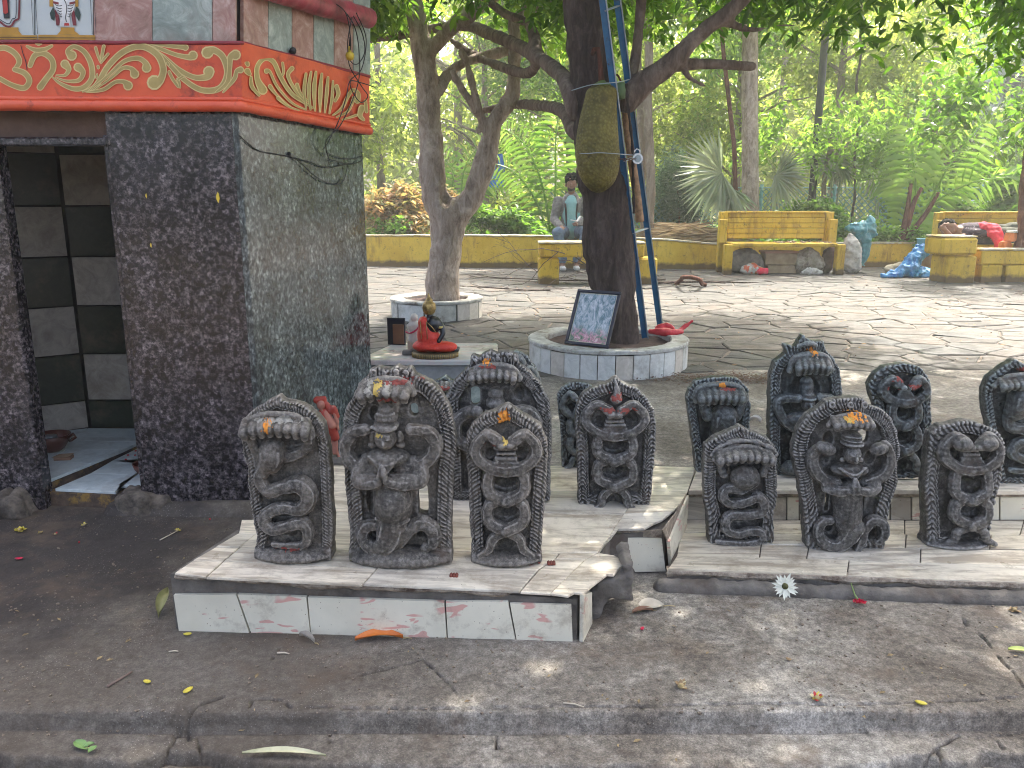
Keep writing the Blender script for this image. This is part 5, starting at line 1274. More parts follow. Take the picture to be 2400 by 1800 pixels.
line2([(810, -30), (850, 30), (865, 120), (850, 220), (860, 280)], 10, BLACKP, .0196); poly2([(835, 298), (890, 298), (900, 332), (830, 332)], REDP, .0198)
poly2([(690, 15), (760, 30), (760, 60), (690, 45)], MAROON, .0196); poly2([(900, 30), (975, 15), (975, 45), (900, 60)], MAROON, .0196)
line2([(270, 590), (300, 700), (335, 800), (350, 905)], 10, BLACKP, BO+.0022)
# holes, wires
hole_m = flat('dark_hole', (.004, .004, .004), .9)
MB().tube([on_right(686, 120, .03), on_right(688, 117, .005)], [.011, .010], 10).build('conduit_stub', CABLE, sh)
MB().tube([on_right(676, 357, .002), on_right(679, 366, .004)], [.008, .004], 8).build('drilled_hole', hole_m, sh)
def cable(pts, r=.0022, f=on_right, name='cable', mat=None, parent=None, n=8):
    P = [Vector(f(*p)) for p in pts]; S = [Vector(q) for q in spline([tuple(p) for p in P], n)]
    return MB().tube(S, r, 5).build(name, mat or CABLE, parent)
wr = thing('cable_bundle', 'tangle of thin black cables hanging from the pink roof roll at the shrine corner', 'cables')
for pts in ([(790, 5, .06), (830, 60, .09), (842, 130, .06), (838, 200, .05), (800, 290, .05), (765, 330, .03), (770, 372, .01)], [(812, 12, .06), (846, 70, .09), (855, 120, .06), (838, 150, .05), (820, 140, .05), (815, 100, .08), (825, 40, .09)],
            [(770, 0, .07), (810, 30, .09), (822, 100, .08), (818, 150, .06), (846, 200, .06), (862, 225, .06), (846, 240, .06), (826, 215, .05), (822, 190, .05), (850, 195, .06), (880, 205, .08)],
            [(835, 30, .09), (858, 90, .08), (848, 160, .06), (820, 190, .05), (812, 225, .05), (795, 280, .05), (768, 335, .02), (756, 350, .01)],
            [(768, 372, .012), (790, 378, .012), (820, 385, .012), (846, 378, .012), (846, 366, .012), (830, 372, .012), (800, 370, .01), (765, 358, .01)],
            [(679, 366, .006), (720, 378, .008), (770, 392, .01), (820, 382, .01)], [(679, 366, .006), (700, 378, .008), (730, 405, .01), (760, 425, .01), (800, 430, .01), (815, 390, .01)], [(560, 317, .004), (600, 350, .004), (640, 360, .004), (679, 366, .006)]):
    cable(pts, .0019, parent=wr)
MB().tube([on_front(-80, 330, .004), on_front(60, 338, .004), on_front(160, 342, .004), on_front(246, 338, .004)], .0016, 5).build('cable', CABLE, wr)
bl = thing('bulb_holder', 'small yellow lamp holder hanging among the black cables', 'lamp holder', on_right(820, 130, .07))
MB().lathe([(.001, -.018), (.012, -.014), (.016, 0), (.013, .008), (.006, .012), (.004, .03)], (0, 0, 0), 12).build('holder_cup', flat('yellow_plastic', (.5, .36, .03), .4), bl)
MB().tube([(0, 0, .03), (.004, 0, .06)], .003, 6).build('holder_neck', CABLE, bl)
# yellow petals stuck on the wall
for (u, v, hgt, lab) in ((511, 463, 26, 'largest yellow petal stuck on the dark granite front'), (343, 459, 12, 'small yellow petal high on the granite near the doorway'), (354, 575, 12, 'small yellow petal low on the granite near the doorway')):
    c = on_front(u, v, .003); k = hgt*.5*mpp(2.5, .9)
    tag(MB().add([(0, 0, -k), (k*.3, -.001, -k*.2), (k*.25, -.001, k*.6), (0, 0, k), (-k*.3, -.002, k*.3), (-k*.3, -.001, -k*.3)], [(0, 1, 2, 3, 4, 5)]).build('petal', flat('yellow_petal', (.62, .46, .04), .6), None, c), lab, 'petal')
# bowls and packet in the doorway
CLAY = basic('dark_red_clay', (.055, .014, .010), (.13, .035, .024), 20, .35, .2, .002, 50)
def bowl(name, label, c, r, hgt, mat, grp=None, handle=False):
    t = thing(name, label, 'bowl', c, 0, grp)
    MB().lathe([(r*.45, 0), (r*.62, hgt*.12), (r*.9, hgt*.6), (r, hgt), (r*.94, hgt*1.02), (r*.84, hgt*.6), (r*.5, hgt*.2), (.001, hgt*.16)], n=28).build('body', mat, t)
    if handle:
        MB().tube([(r*.92, 0, hgt*.8), (r*1.25, 0, hgt*1.05), (r*1.35, .0, hgt*.85), (r*1.0, 0, hgt*.6)], .006, 8).build('handle', mat, t)
        MB().lathe([(.001, hgt*.75), (r*.35, hgt*.8), (r*.33, hgt*.95), (.001, hgt*1.0)], n=16).build('lid', flat('dull_metal', (.3, .32, .34), .3, .8), t)
    return t
bowl('clay_bowl', 'dark red pot with a side handle standing inside the shrine doorway', G(122, 1056, ZLV), .070, .062, CLAY, None, True)
bowl('clay_bowl', 'dark bowl half hidden behind the granite slab at the right of the doorway', G(350, 1112, ZR_), .052, .045, CLAY)
pk = G(150, 1076, ZLV); t = thing('matchbox_packet', 'small crumpled brown packet lying before the clay pot', 'packet', pk, .2)
MB().box((0, 0, .006), (.030, .018, .006), bev=.002, jit=.002).build('box', flat('brown_card', (.24, .14, .09), .7), t); MB().plate([(-.035, -.016, .013), (.02, -.022, .013), (.034, .012, .017), (-.02, .018, .014)], (0, 0, .001)).build('paper', flat('tan_paper', (.36, .25, .16), .7), t)
PETR = flat('red_petal', (.42, .02, .03), .6)
for i, (u, v) in enumerate(((300, 1068), (317, 1068), (295, 1078), (318, 1058))):
    tag(MB().lathe([(.001, 0), (.005, .001), (.004, .004), (.001, .005)], n=8).build('petal', PETR, None, G(u, v, ZR_+.001)), ('red petal farthest left on the pale doorway tiles', 'red petal right of centre on the pale doorway tiles', 'red petal nearest the viewer on the pale doorway tiles', 'red petal deepest inside on the pale doorway tiles')[i], 'petal')
# ================================================================ COURTYARD THINGS
def tz(o, **k): return o
WTILE = m_tone('white_mosaic_tile', (.50, .52, .50), (.64, .66, .64), (.74, .75, .73))
WTILE2 = m_tone('cream_mosaic_tile', (.48, .44, .38), (.58, .54, .48), (.68, .64, .58))
RIMM = basic('white_worn_rim', (.34, .34, .31), (.60, .60, .56), 22, .8, .6, .005, 60, 'World', dirt=(.18, .15, .12), dscale=8)
SOIL = basic('dry_soil', (.05, .03, .025), (.14, .09, .075), 30, .95, 1.0, .01, 60, 'World')
def planter(name, label, c, r, hgt, n, rim_w, rot=0.0, mats=None, drop=()):
    t = thing(name, label, 'planter', c)
    MB().lathe([(r-.012, -.02), (r-.012, hgt-.03)], n=48, caps=False).build('planter_wall', MORTAR, t)
    for i in range(n):
        if i in drop: continue
        a0 = rot+2*math.pi*(i+.03)/n; a1 = rot+2*math.pi*(i+.97)/n
        P = []; 
        for a in (a0, (a0+a1)/2, a1): P.append((r*math.cos(a), r*math.sin(a)))
        Q = [(x*(1-.010/r), y*(1-.010/r)) for x, y in P][::-1]
        z0_ = rnd.uniform(0, .006); MB().prism(P+Q, z0_-.01, hgt-.026-rnd.uniform(0, .006)).build('wall_tile', (mats or [WTILE])[i % len(mats or [1])], t)
    m_ = MB(); K = 90; vs = []; fs = []; pf_ = [(r-.004, hgt-.026), (r+.006, hgt-.022), (r+.007, hgt-.006), (r+.001, hgt), (r-rim_w*.5, hgt-.001), (r-rim_w+.004, hgt-.002), (r-rim_w-.004, hgt-.012), (r-rim_w-.004, hgt-.04)]
    for i in range(K):
        a = 2*math.pi*i/K
        for j, (q_, z_) in enumerate(pf_):
            q2 = q_+(.010 if j > 4 else .003)*float(fbm(math.cos(a)*3, math.sin(a)*3+j*.1, 2.2, 3, 4)); vs.append((q2*math.cos(a), q2*math.sin(a), z_+.004*float(fbm(math.cos(a)*q_*9, math.sin(a)*q_*9, 1.5, 6, 3))))
        for j in range(7): k_ = i*8+j; l_ = ((i+1) % K)*8+j; fs.append((k_, l_, l_+1, k_+1))
    m_.add(vs, fs).build('rim', RIMM, t)
    xs = np.linspace(-r+.03, r-.03, 40); X, Y = np.meshgrid(xs, xs); Zs = hgt-.035+.012*fbm(X, Y, 9, 3, 4)+.03*np.exp(-(X**2+Y**2)/.03)
    v = np.stack([X, Y, Zs], -1).reshape(-1, 3); i = (np.arange(39)[:, None]*40+np.arange(39)).ravel()
    f = np.stack([i, i+1, i+41, i+40], 1); f = f[(np.hypot(v[f][:, :, 0], v[f][:, :, 1]).max(1) < r-.02)]
    link('soil', mesh_np('soil', v, f, SOIL, True), t)
    return t
PH = .17
a = G(1425, 893).y; ctr = Vector(((G(1240, 830, PH).x+G(1622, 830, PH).x)/2+.0, a+.50, 0))
ctr.x = V(1424, 830, ctr.y).x
PR = .49
planter('round_planter', 'round white-tiled tree planter under the jackfruit tree', ctr, PR, PH, 30, .10, .08, [WTILE, WTILE, WTILE2, WTILE, WTILE, WTILE, WTILE2, WTILE])
p1c = Vector((V(1022, 700, 7.0).x, 7.05, 0))
planter('round_planter', 'round worn planter with grey tiles around the forked tree', p1c, .40, .17, 9, .12, -.35, [WTILE2, RIMM, WTILE, RIMM])
# red daub marks on the planter tiles
# ---- low marble block behind the snake stones
bx = thing('marble_plinth', 'low square plinth topped with pale marble in front of the forked tree', 'plinth')
ya, yb = 3.26, 3.66; zp = .355
XL = V(835, 850, ya).x; XR = V(1168, 850, ya).x
def p_top(px, py): return G(px, py, zp)
q = [p_top(838, 848), p_top(1165, 842), p_top(1140, 806), p_top(955, 803)]
q = [Vector((XL, ya, zp)), Vector((XR, ya, zp)), Vector((XR-.01, yb, zp)), Vector((XL+.10, yb+.02, zp))]
TGREY = m_marble('grey_marble_top', (.46, .49, .48), (.62, .45, .43), .3)
MB().prism([(p.x, p.y) for p in q], zp-.022, zp, .006).build('top_slab', TGREY, bx)
MB().prism([(q[0].x+.012, ya+.014), (q[1].x-.012, ya+.014), (q[2].x-.012, yb-.014), (q[3].x+.012, yb-.014)], zp-.09, zp-.0225, .004).build('moulding', basic('grey_cement', (.16, .17, .17), (.30, .31, .31), 12, .8, .4, .004, 50, 'World'), bx)
MB().prism([(q[0].x+.03, ya+.03), (q[1].x-.03, ya+.03), (q[2].x-.03, yb-.03), (q[3].x+.03, yb-.03)], -.03, zp-.0905).build('pedestal', TGREEN, bx)
# ---- seated figurine seen from behind
fc = G(1012, 836, zp); k = mpp(fc.y, .45)
def fz(u, v): # zoom5 -> local x, z
    p = V(820+u/6.144, 660+v/6.144, fc.y); return p.x-fc.x, p.z-zp
fig = thing('seated_figurine', 'seated figurine with gold curled hair and a red robe over one black shoulder, turned away', 'figurine', fc)
BRONZE = flat('dull_bronze', (.14, .115, .06), .45, .5, .4, 60, .3); GOLDH = flat('antique_gold', (.30, .205, .07), .4, .55, .5, 70, .5); SKB = flat('black_lacquer', (.012, .014, .016), .28)
REDC = basic('red_cloth_glitter', (.50, .018, .010), (.66, .05, .025), 90, .5, .9, .003, 160)
xw, _ = fz(1560, 1100); x0_, _ = fz(900, 1100)
mb = MB(); R0 = (xw-x0_)/2; cxb = (xw+x0_)/2
mb.lathe([(R0*.96, .0), (R0, .003), (R0, .018), (R0*.94, .021), (.001, .021)], (cxb, 0, 0), 40, 1, .72); mb.build('pedestal', BRONZE, fig)
rb = MB()
for i in range(64):
    a = 2*math.pi*i/64; rb.tube([(cxb+R0*1.0*math.cos(a), R0*.725*math.sin(a), .002), (cxb+R0*1.0*math.cos(a), R0*.725*math.sin(a), .019)], .0016, 5)
tag(rb.build('pedestal_rib', GOLDH, fig), kind='stuff')
def fe(S, u, v, ru, rv, y=0, ry_=None, k_=.004, **kw):
    x, z = fz(u, v); S.ell((x, y, z), (ru*k/6.144, ry_ or min(ru, rv)*k/6.144, rv*k/6.144), k_, **kw)
S = Sdf((cxb-R0-.01, -.07, .015), (cxb+R0+.02, .07, .30), .0026)
fe(S, 1090, 930, 190, 90, .01, .05); fe(S, 1350, 930, 200, 80, -.012, .04); fe(S, 1230, 940, 220, 70, .0, .055)
fe(S, 1100, 780, 130, 230, .0, .038, .012); fe(S, 1200, 820, 110, 130, -.004, .034, .012); fe(S, 1060, 590, 80, 90, 0, .032, .01)
S.rough(.0012, 60, 3).build('robe', REDC, fig)
S = Sdf((cxb-.06, -.06, .03), (cxb+R0+.02, .06, .22), .0026)
fe(S, 1200, 620, 120, 130, -.002, .034, .01); 
P = [fz(1250, 560)+(0,), fz(1320, 640)+(-.01,), fz(1345, 740)+(-.02,), fz(1290, 840)+(-.03,)]
S.path([(p[0], p[2], p[1], r_) for p, r_ in zip(P, (.014, .0125, .011, .009))], .004)
x, z = fz(1150, 505); S.cap((x, 0, z-.01), (x, 0, z+.012), .014, .012, .006)
S.build('body', SKB, fig)
S = Sdf((cxb-.05, -.05, .12), (cxb+.05, .05, .31), .0024)
fe(S, 1140, 375, 98, 112, 0, .032); fe(S, 1140, 270, 52, 40, 0, .016, .006); x, z = fz(1130, 170); x2, z2 = fz(1140, 260); S.cap((x, 0, z), (x2, 0, z2), .002, .008, .004)
S.rough(.0018, 150, 8).build('hair', GOLDH, fig)
x, z = fz(1310, 650); MB().lathe([(.0135, -.005), (.0150, 0), (.0135, .005)], (x, -.012, z), 14).build('armband', flat('gold_band', (.55, .42, .14), .3, .6), fig)
for off in (1030, 1115):
    xa, za = fz(off, 560); xb, zb = fz(off+15, 800); ym = -.040
    MB().tube([(xa, -.034, za), ((xa+xb)/2, -.044, (za+zb)/2), (xb, -.040, zb)], .0018, 5).build('gold_trim', GOLDH, fig)
xa, za = fz(1110, 560); xb, zb = fz(1250, 710); MB().tube([(xa, -.034, za), ((xa+xb)/2+.004, -.038, (za+zb)/2), (xb, -.036, zb)], .002, 5).build('gold_trim', GOLDH, fig)
bw_ = thing('offering_bowl', 'small black bowl standing beside the red-robed figurine', 'bowl', fc+Vector((fz(1480, 960)[0], .02, 0)))
MB().lathe([(.010, 0), (.016, .006), (.026, .022), (.030, .036), (.028, .036), (.020, .02), (.001, .010)], n=22).build('body', SKB, bw_)
# ---- white figurine with garland on a stool
wc = Vector((fc.x+fz(900, 900)[0], fc.y+.09, zp)); kw_ = mpp(wc.y, .45)/6.144
wf = thing('robed_figurine', 'white robed figurine with a dark pink garland seated on a small stool', 'figurine', wc)
WMAT = basic('chalk_white_plaster', (.46, .42, .37), (.62, .59, .54), 30, .8, .3, .002, 90)
MB().box((0, 0, .006), (.034, .026, .006), bev=.002).build('base', WMAT, wf)
MB().box((0, 0, .034), (.030, .022, .022), bev=.004).build('stool', basic('cream_stool', (.36, .28, .20), (.55, .48, .38), 12, .7, .2, .002, 50), wf)
S = Sdf((-.05, -.04, .045), (.05, .04, .19), .0026)
S.cap((0, 0, .06), (0, 0, .118), .028, .022, .006); S.ell((0, 0, .115), (.034, .022, .020), .008); S.ell((0, -.002, .154), (.0165, .0165, .018), .004); S.ell((-.012, .0, .138), (.012, .012, .012), .004)
S.rough(.0012, 70, 4).build('body', WMAT, wf)
S = Sdf((-.06, -.05, .07), (.06, .04, .15), .0022)
S.path([(-.036, -.012, .094, .003), (-.018, -.028, .090, .0032), (.010, -.029, .104, .0032), (.026, -.016, .128, .003), (.022, .004, .138, .0026)], .001, ring=.3, freq=900)
S.build('garland', flat('magenta_garland', (.42, .015, .07), .6), wf)
# ---- small dark frame leaning behind, and a stone
fr = thing('leaning_frame', 'small dark picture frame leaning behind the white figurine', 'frame', Vector((V(928, 800, yb-.05).x, yb-.05, zp)), -.2)
MB().box((0, .012, .062), (.042, .006, .062), bev=.001).build('frame', flat('dark_navy_wood', (.012, .012, .022), .4), fr)
MB().box((.012, .003, .05), (.026, .003, .045), bev=.001).build('backing', flat('brown_board', (.16, .07, .035), .7), fr)
stone_lump('pebble', (0, 0, .012), (.022, .016, .012), MORTAR, None, 12, .004, .004)
o = COL.objects[-1]; o.location = G(955, 832, zp); tag(o, 'flat grey pebble beside the ribbed base of the figurine', 'pebble')
# ---- red cloth figurine leaning behind the first snake stone
rc_ = V(775, 1068, 2.62); zb_ = rc_.z; kz = mpp(2.02, .3)/3.95
rf = thing('red_robed_figurine', 'small red-robed bearded figurine leaning against the back of the first snake stone', 'figurine', (rc_.x, 2.62, zb_))
def rz_(u, v): p = V(500+u/3.95, 920+v/3.95, 2.62); return p.x-rc_.x, p.z-zb_
REDR = basic('red_robe_paint', (.22, .020, .012), (.36, .045, .025), 40, .6, .4, .002, 90); SKIN_F = flat('painted_skin', (.34, .13, .09), .55)
S = Sdf((-.11, -.05, -.002), (.06, .06, .26), .0024)
a_ = rz_(1000, 110); S.ell((a_[0], 0, a_[1]), (.0155, .0155, .019), .003); 
for p, q_, r1, r2 in (((1040, 190), (1100, 300), .014, .016), ((1110, 140), (1150, 270), .008, .006), ((1140, 270), (1160, 340), .006, .004), ((1135, 400), (1145, 560), .0065, .005), ((1100, 400), (1120, 560), .0065, .005), ((1150, 555), (1165, 595), .005, .005)):
    A_, B_ = rz_(*p), rz_(*q_); S.cap((A_[0], 0, A_[1]), (B_[0], -.004, B_[1]), r1*1.02, r2*1.02, .004)
A_ = rz_(1000, 130); S.cap((A_[0], -.006, A_[1]), (A_[0]+.004, -.010, A_[1]-.012), .006, .003, .003)
S.build('body', SKIN_F, rf)
S = Sdf((-.11, -.06, .03), (.06, .06, .26), .0024)
for p, q_, r1, r2 in (((1020, 190), (1090, 320), .017, .020), ((1090, 310), (1125, 420), .018, .014), ((1110, 150), (1140, 220), .011, .010), ((960, 70), (1020, 60), .012, .010), ((1030, 90), (1080, 170), .008, .012)):
    A_, B_ = rz_(*p), rz_(*q_); S.cap((A_[0], .002, A_[1]), (B_[0], .002, B_[1]), r1*1.02, r2*1.02, .005)
S.rough(.001, 60, 2).build('robe', REDR, rf)
tag(MB().box((0, 0, 0), (.06, .05, rc_.z/2), 0, .01, .004).build('stone_block', MORTAR, None, (rc_.x+.01, 2.63, rc_.z/2-.002)), 'rough grey block carrying the small red-robed figurine', 'block')
# ---- framed picture leaning on the tree
bl_ = G(1322, 806, PH); th = R(-33); ph = R(27)
e1 = Vector((math.cos(th), math.sin(th), 0)); v1 = Vector((-math.sin(th)*math.sin(ph), math.cos(th)*math.sin(ph), math.cos(ph))); n1 = e1.cross(v1)
FWd, FHt = .285, .345
M = Matrix(((e1.x, v1.x, n1.x, bl_.x), (e1.y, v1.y, n1.y, bl_.y), (e1.z, v1.z, n1.z, bl_.z+.004), (0, 0, 0, 1)))
pf = thing('framed_picture', 'framed devotional print leaning against the trunk of the jackfruit tree', 'picture'); pf.matrix_world = M
NAVY = flat('dark_frame_wood', (.016, .016, .03), .35)
for a, b in (((0, .009), (FWd, .009)), ((0, FHt-.009), (FWd, FHt-.009))): MB().bar((a[0], a[1], -.009), (b[0], b[1], -.009), .018, .02, .003).build('frame_rail', NAVY, pf)
for a, b in (((.009, .018), (.009, FHt-.018)), ((FWd-.009, .018), (FWd-.009, FHt-.018))): MB().bar((a[0], a[1], -.009), (b[0], b[1], -.009), .018, .02, .003).build('frame_rail', NAVY, pf)
t = NT('watery_print'); co = t.co((1, .45, 1)); n_ = t.noise(co, 26, 8, .75, 1.5)
colr = t.ramp(n_, [(.30, (.05, .09, .10)), (.44, (.16, .26, .30)), (.54, (.45, .50, .55)), (.66, (.74, .76, .80))])
sx = t.n('ShaderNodeSeparateXYZ'); t.l(t.co((1, 1, 1)), sx.inputs[0])
low = t.ramp(t.math('ADD', sx.outputs[1], t.math('MULTIPLY', t.noise(t.co((1, 1, 1)), 14, 4), .14)), [(.13, 1), (.19, 0)])
flw = t.ramp(t.noise(t.co((1, 1, 1)), 30, 5, .6, .6), [(.38, (.05, .12, .05)), (.48, (.22, .26, .18)), (.54, (.55, .20, .26)), (.66, (.75, .55, .55))])
PRINT = t.fin(t.mix(low, colr, flw), .12, None, .6)
MB().box((FWd/2, FHt/2, -.012), (FWd/2-.016, FHt/2-.016, .003)).build('print', PRINT, pf)
MB().box((FWd/2, FHt/2, -.0085), (FWd/2-.019, FHt/2-.019, .0004)).v
for a, b in (((.022, .022), (FWd-.022, .022)), ((.022, FHt-.022), (FWd-.022, FHt-.022)), ((.022, .022), (.022, FHt-.022)), ((FWd-.022, .022), (FWd-.022, FHt-.022))):
    MB().bar((a[0], a[1], -.0082), (b[0], b[1], -.0082), .0032, .0012).build('mount_line', flat('cream_line', (.6, .55, .4), .4), pf)
tag(MB().box((0, 0, .007), (.028, .010, .007), bev=.002).build('red_box', flat('dull_red_card', (.22, .02, .02), .6), None, G(1352, 803, PH)), 'small dull red box propped under the framed print', 'box')
# ---- ladder
ld_ = thing('ladder', 'narrow blue steel ladder leaning beside the jackfruit tree', 'ladder')
A0 = G(1511, 792, PH-.03); A1 = None; B0 = G(1546, 762, PH-.03); B1 = V(1438, -60, ctr.y-.16)
A1 = V(1404, -60, ctr.y-.32)
for p, q_ in ((A0, A1), (B0, B1)):
    mb = MB(); d_ = (q_-p); mb.bar(p, q_, .036, .005, up=(0, 1, 0)); mb.build('rail', IRONB, ld_)
    mb = MB(); mb.bar(p+Vector((.019, -.004, 0)), q_+Vector((.019, -.004, 0)), .006, .024, up=(0, 1, 0)); mb.build('rail_flange', IRONP, ld_)
for v_ in (20, 215, 372, 541, 700):
    tA = None
    def at(p, q_, yy):
        lo_, hi_ = 0.0, 1.0
        for _ in range(30):
            m_ = (lo_+hi_)/2; w = p.lerp(q_, m_); d = w.y*CT-(w.z-EYE)*SN; u = w.y*SN+(w.z-EYE)*CT; sy_ = 900-F_PX*u/d
            if sy_ > yy: lo_ = m_
            else: hi_ = m_
        return p.lerp(q_, m_)
    a = at(A0, A1, v_+6); b = at(B0, B1, v_-6)
    if v_ < 700: MB().bar(a, b, .026, .008, .002).build('rung', IRONP, ld_)
# tied rag and wire on the ladder
# ---- jackfruit
YT = ctr.y
jf_y = YT-.20
def jz(px, py): return V(px, py, jf_y)
jc = jz(1402, 320)
jf = thing('jackfruit', 'huge olive green jackfruit hanging on the dark trunk, tied with wire', 'jackfruit', jc)
prof = [(1412, 202, 24), (1410, 214, 34), (1406, 245, 38), (1402, 285, 44), (1400, 330, 49), (1401, 370, 51), (1402, 405, 46), (1403, 430, 34), (1402, 447, 16), (1402, 452, 2)]
kj = mpp(jf_y, 1.3)
pr = spline([(a, b, c) for a, b, c in prof], 10)
mb = MB(); vs = []; n = 72; ring = []
bumps = []
for i, p in enumerate(pr):
    w = jz(p[0], p[1])-jc
    for q_ in range(n):
        a = 2*math.pi*q_/n; r_ = p[2]*kj
        bmp = .0022*(((q_ + i) % 2)*2-1)
        vs.append((w.x+(r_+bmp)*math.cos(a), (r_+bmp)*math.sin(a)*.9, w.z))
fs = []
for i in range(len(pr)-1):
    for q_ in range(n):
        q2 = (q_+1) % n; fs.append((i*n+q_, i*n+q2, (i+1)*n+q2, (i+1)*n+q_))
fs.append(tuple(range(n)))
t = NT('jackfruit_skin'); co = t.co((1, 1, 1)); vr = t.voro(co, 62)
c_ = t.ramp(t.noise(co, 7, 7, .7), [(.32, (.085, .068, .012)), (.5, (.155, .125, .022)), (.68, (.235, .195, .042))])
c_ = t.mix(t.ramp(vr, [(.0, .55), (.5, 0)]), c_, (.30, .26, .08)); c_ = t.mix(t.ramp(vr, [(.5, 0), (.85, .4)]), c_, (.07, .055, .012)); c_ = t.mix(t.ramp(t.noise(t.co((1, 1, 1), loc=(3, 3, 3)), 22, 6, .7), [(.60, 0), (.68, .7)]), c_, (.035, .028, .01))
JSK = t.fin(c_, .6, t.bump(t.math('SUBTRACT', 1.0, vr), .9, .006))
mb.add(vs, fs, True).build('fruit', JSK, jf)
w0 = jz(1411, 200)-jc; w1 = jz(1401, 112)-jc
MB().tube([w0, jz(1408, 170)-jc, jz(1405, 135)-jc, jz(1402, 115)-jc, jz(1394, 112)-jc+Vector((0, .05, 0)), jz(1392, 122)-jc+Vector((0, .10, 0))], [.022, .014, .012, .012, .012, .012], 10).build('stalk', BARK_R, jf)
S = Sdf((w0.x-.06, -.06, w0.z-.03), (w0.x+.06, .06, w0.z+.04), .005)
S.ell((w0.x, 0, w0.z), (.05, .045, .018), .004).cap((w0.x, 0, w0.z), (w0.x, 0, w0.z+.03), .03, .015, .01).rough(.002, 40, 3).build('stalk_collar', flat('green_stalk', (.10, .14, .04), .6), jf)
gj = V(1455, 212, jf_y+.08)
g2 = thing('green_fruit', 'smooth green fruit tucked behind the top of the big jackfruit', 'fruit', gj)
MB().lathe([(.001, -.05), (.022, -.045), (.035, -.02), (.038, .01), (.03, .035), (.012, .046), (.001, .048)], n=20).build('fruit', flat('pale_green_skin', (.13, .20, .09), .5), g2)
MB().tube([(0, 0, .045), (-.012, .01, .075), (-.02, .04, .09)], .006, 6).build('stalk', BARK_R, g2)
def wire(name, label, cat, pts, r, mat, ring=0):
    P = [V(a, b, y) for a, b, y in pts]; S_ = [Vector(q_) for q_ in spline([tuple(p) for p in P], 8)]
    rr = r if not ring else [r*(1+ring*math.sin(i*1.6)) for i in range(len(S_))]
    return tag(MB().tube(S_, rr, 6).build(name, mat), label, cat)
wire('tie_wire', 'pale wire tied round the trunk above the jackfruit', 'wire', [(1340, 212, YT-.12), (1380, 200, YT-.2), (1412, 196, jf_y-.09), (1450, 192, jf_y-.09), (1475, 186, jf_y-.05)], .0026, IRONP)
wire('tie_wire', 'thin wire tied round the middle of the jackfruit', 'wire', [(1350, 358, jf_y), (1372, 360, jf_y-.11), (1402, 358, jf_y-.135), (1440, 360, jf_y-.12), (1462, 362, jf_y-.06), (1490, 364, jf_y-.02)], .0024, IRONP)
wire('hanging_rope', 'dark twisted rope hanging straight down beside the ladder', 'rope', [(1468, 196, jf_y+.02), (1472, 250, jf_y+.02), (1482, 340, jf_y+.02), (1484, 420, jf_y+.02), (1486, 500, jf_y+.04)], .0085, flat('dark_rope', (.035, .022, .018), .9, 0, .5, 120), .28)
wire('tree_stump_pole', 'tan wooden pole standing behind the ladder', 'pole', [(1462, 225, YT+.12), (1474, 330, YT+.12), (1490, 440, YT+.12), (1500, 520, YT+.12)], .028, flat('tan_wood', (.33, .19, .10), .7, 0, .5, 30, .5, 'World'))
lk = thing('padlock', 'round silver padlock hanging on a chain at the ladder', 'padlock', V(1494, 372, jf_y-.03))
MB().tube([(0, -.010, 0), (0, .010, 0)], .030, 20, smooth=False).build('lock_body', flat('silver_metal', (.55, .58, .60), .25, .8), lk)
MB().tube([(0, -.011, 0), (0, -.0135, 0)], .019, 18, smooth=False).build('lock_face', flat('dark_silver', (.25, .30, .33), .3, .6), lk)
MB().tube([(-.018, 0, .022), (-.018, 0, .042), (-.005, 0, .054), (.010, 0, .046), (.012, 0, .024)], .005, 8).build('shackle', flat('silver_metal_b', (.55, .58, .60), .25, .8), lk)
ch = thing('chain', 'short rusty chain looped from the jackfruit wire to the padlock', 'chain', V(1468, 372, jf_y-.05))
for i in range(6):
    x_ = -.045+i*.018; a_ = [(x_+.012*math.cos(q_), (.005*math.sin(q_) if i % 2 else 0), (.0 if i % 2 else .005*math.sin(q_))-.004*math.sin(i*.6)) for q_ in np.linspace(0, 2*math.pi, 9)]
    MB().tube(a_, .0022, 5, False).build('chain_link', flat('rusty_iron', (.14, .07, .04), .6, .5), ch)
# ---- red cloths on planter
rcl = G(1560, 782, PH); S = Sdf((-.17, -.09, -.01), (.19, .10, .10), .006)
S.path([(-.09, 0, .012, .02), (-.03, -.03, .018, .022), (.05, -.02, .012, .02), (.10, .0, .012, .014)], .01); S.path([(-.05, .02, .02, .02), (0, .03, .05, .02), (.05, .02, .03, .016)], .01)
S.path([(.08, .0, .014, .012), (.12, .02, .04, .012), (.17, .03, .075, .010)], .006); S.rough(.008, 26, 5)
tag(S.build('red_cloth', basic('crumpled_red_plastic', (.50, .012, .02), (.70, .05, .07), 30, .35, .8, .006, 40), None, rcl), 'crumpled red cloth lying on the rim of the round planter beside the ladder', 'cloth')
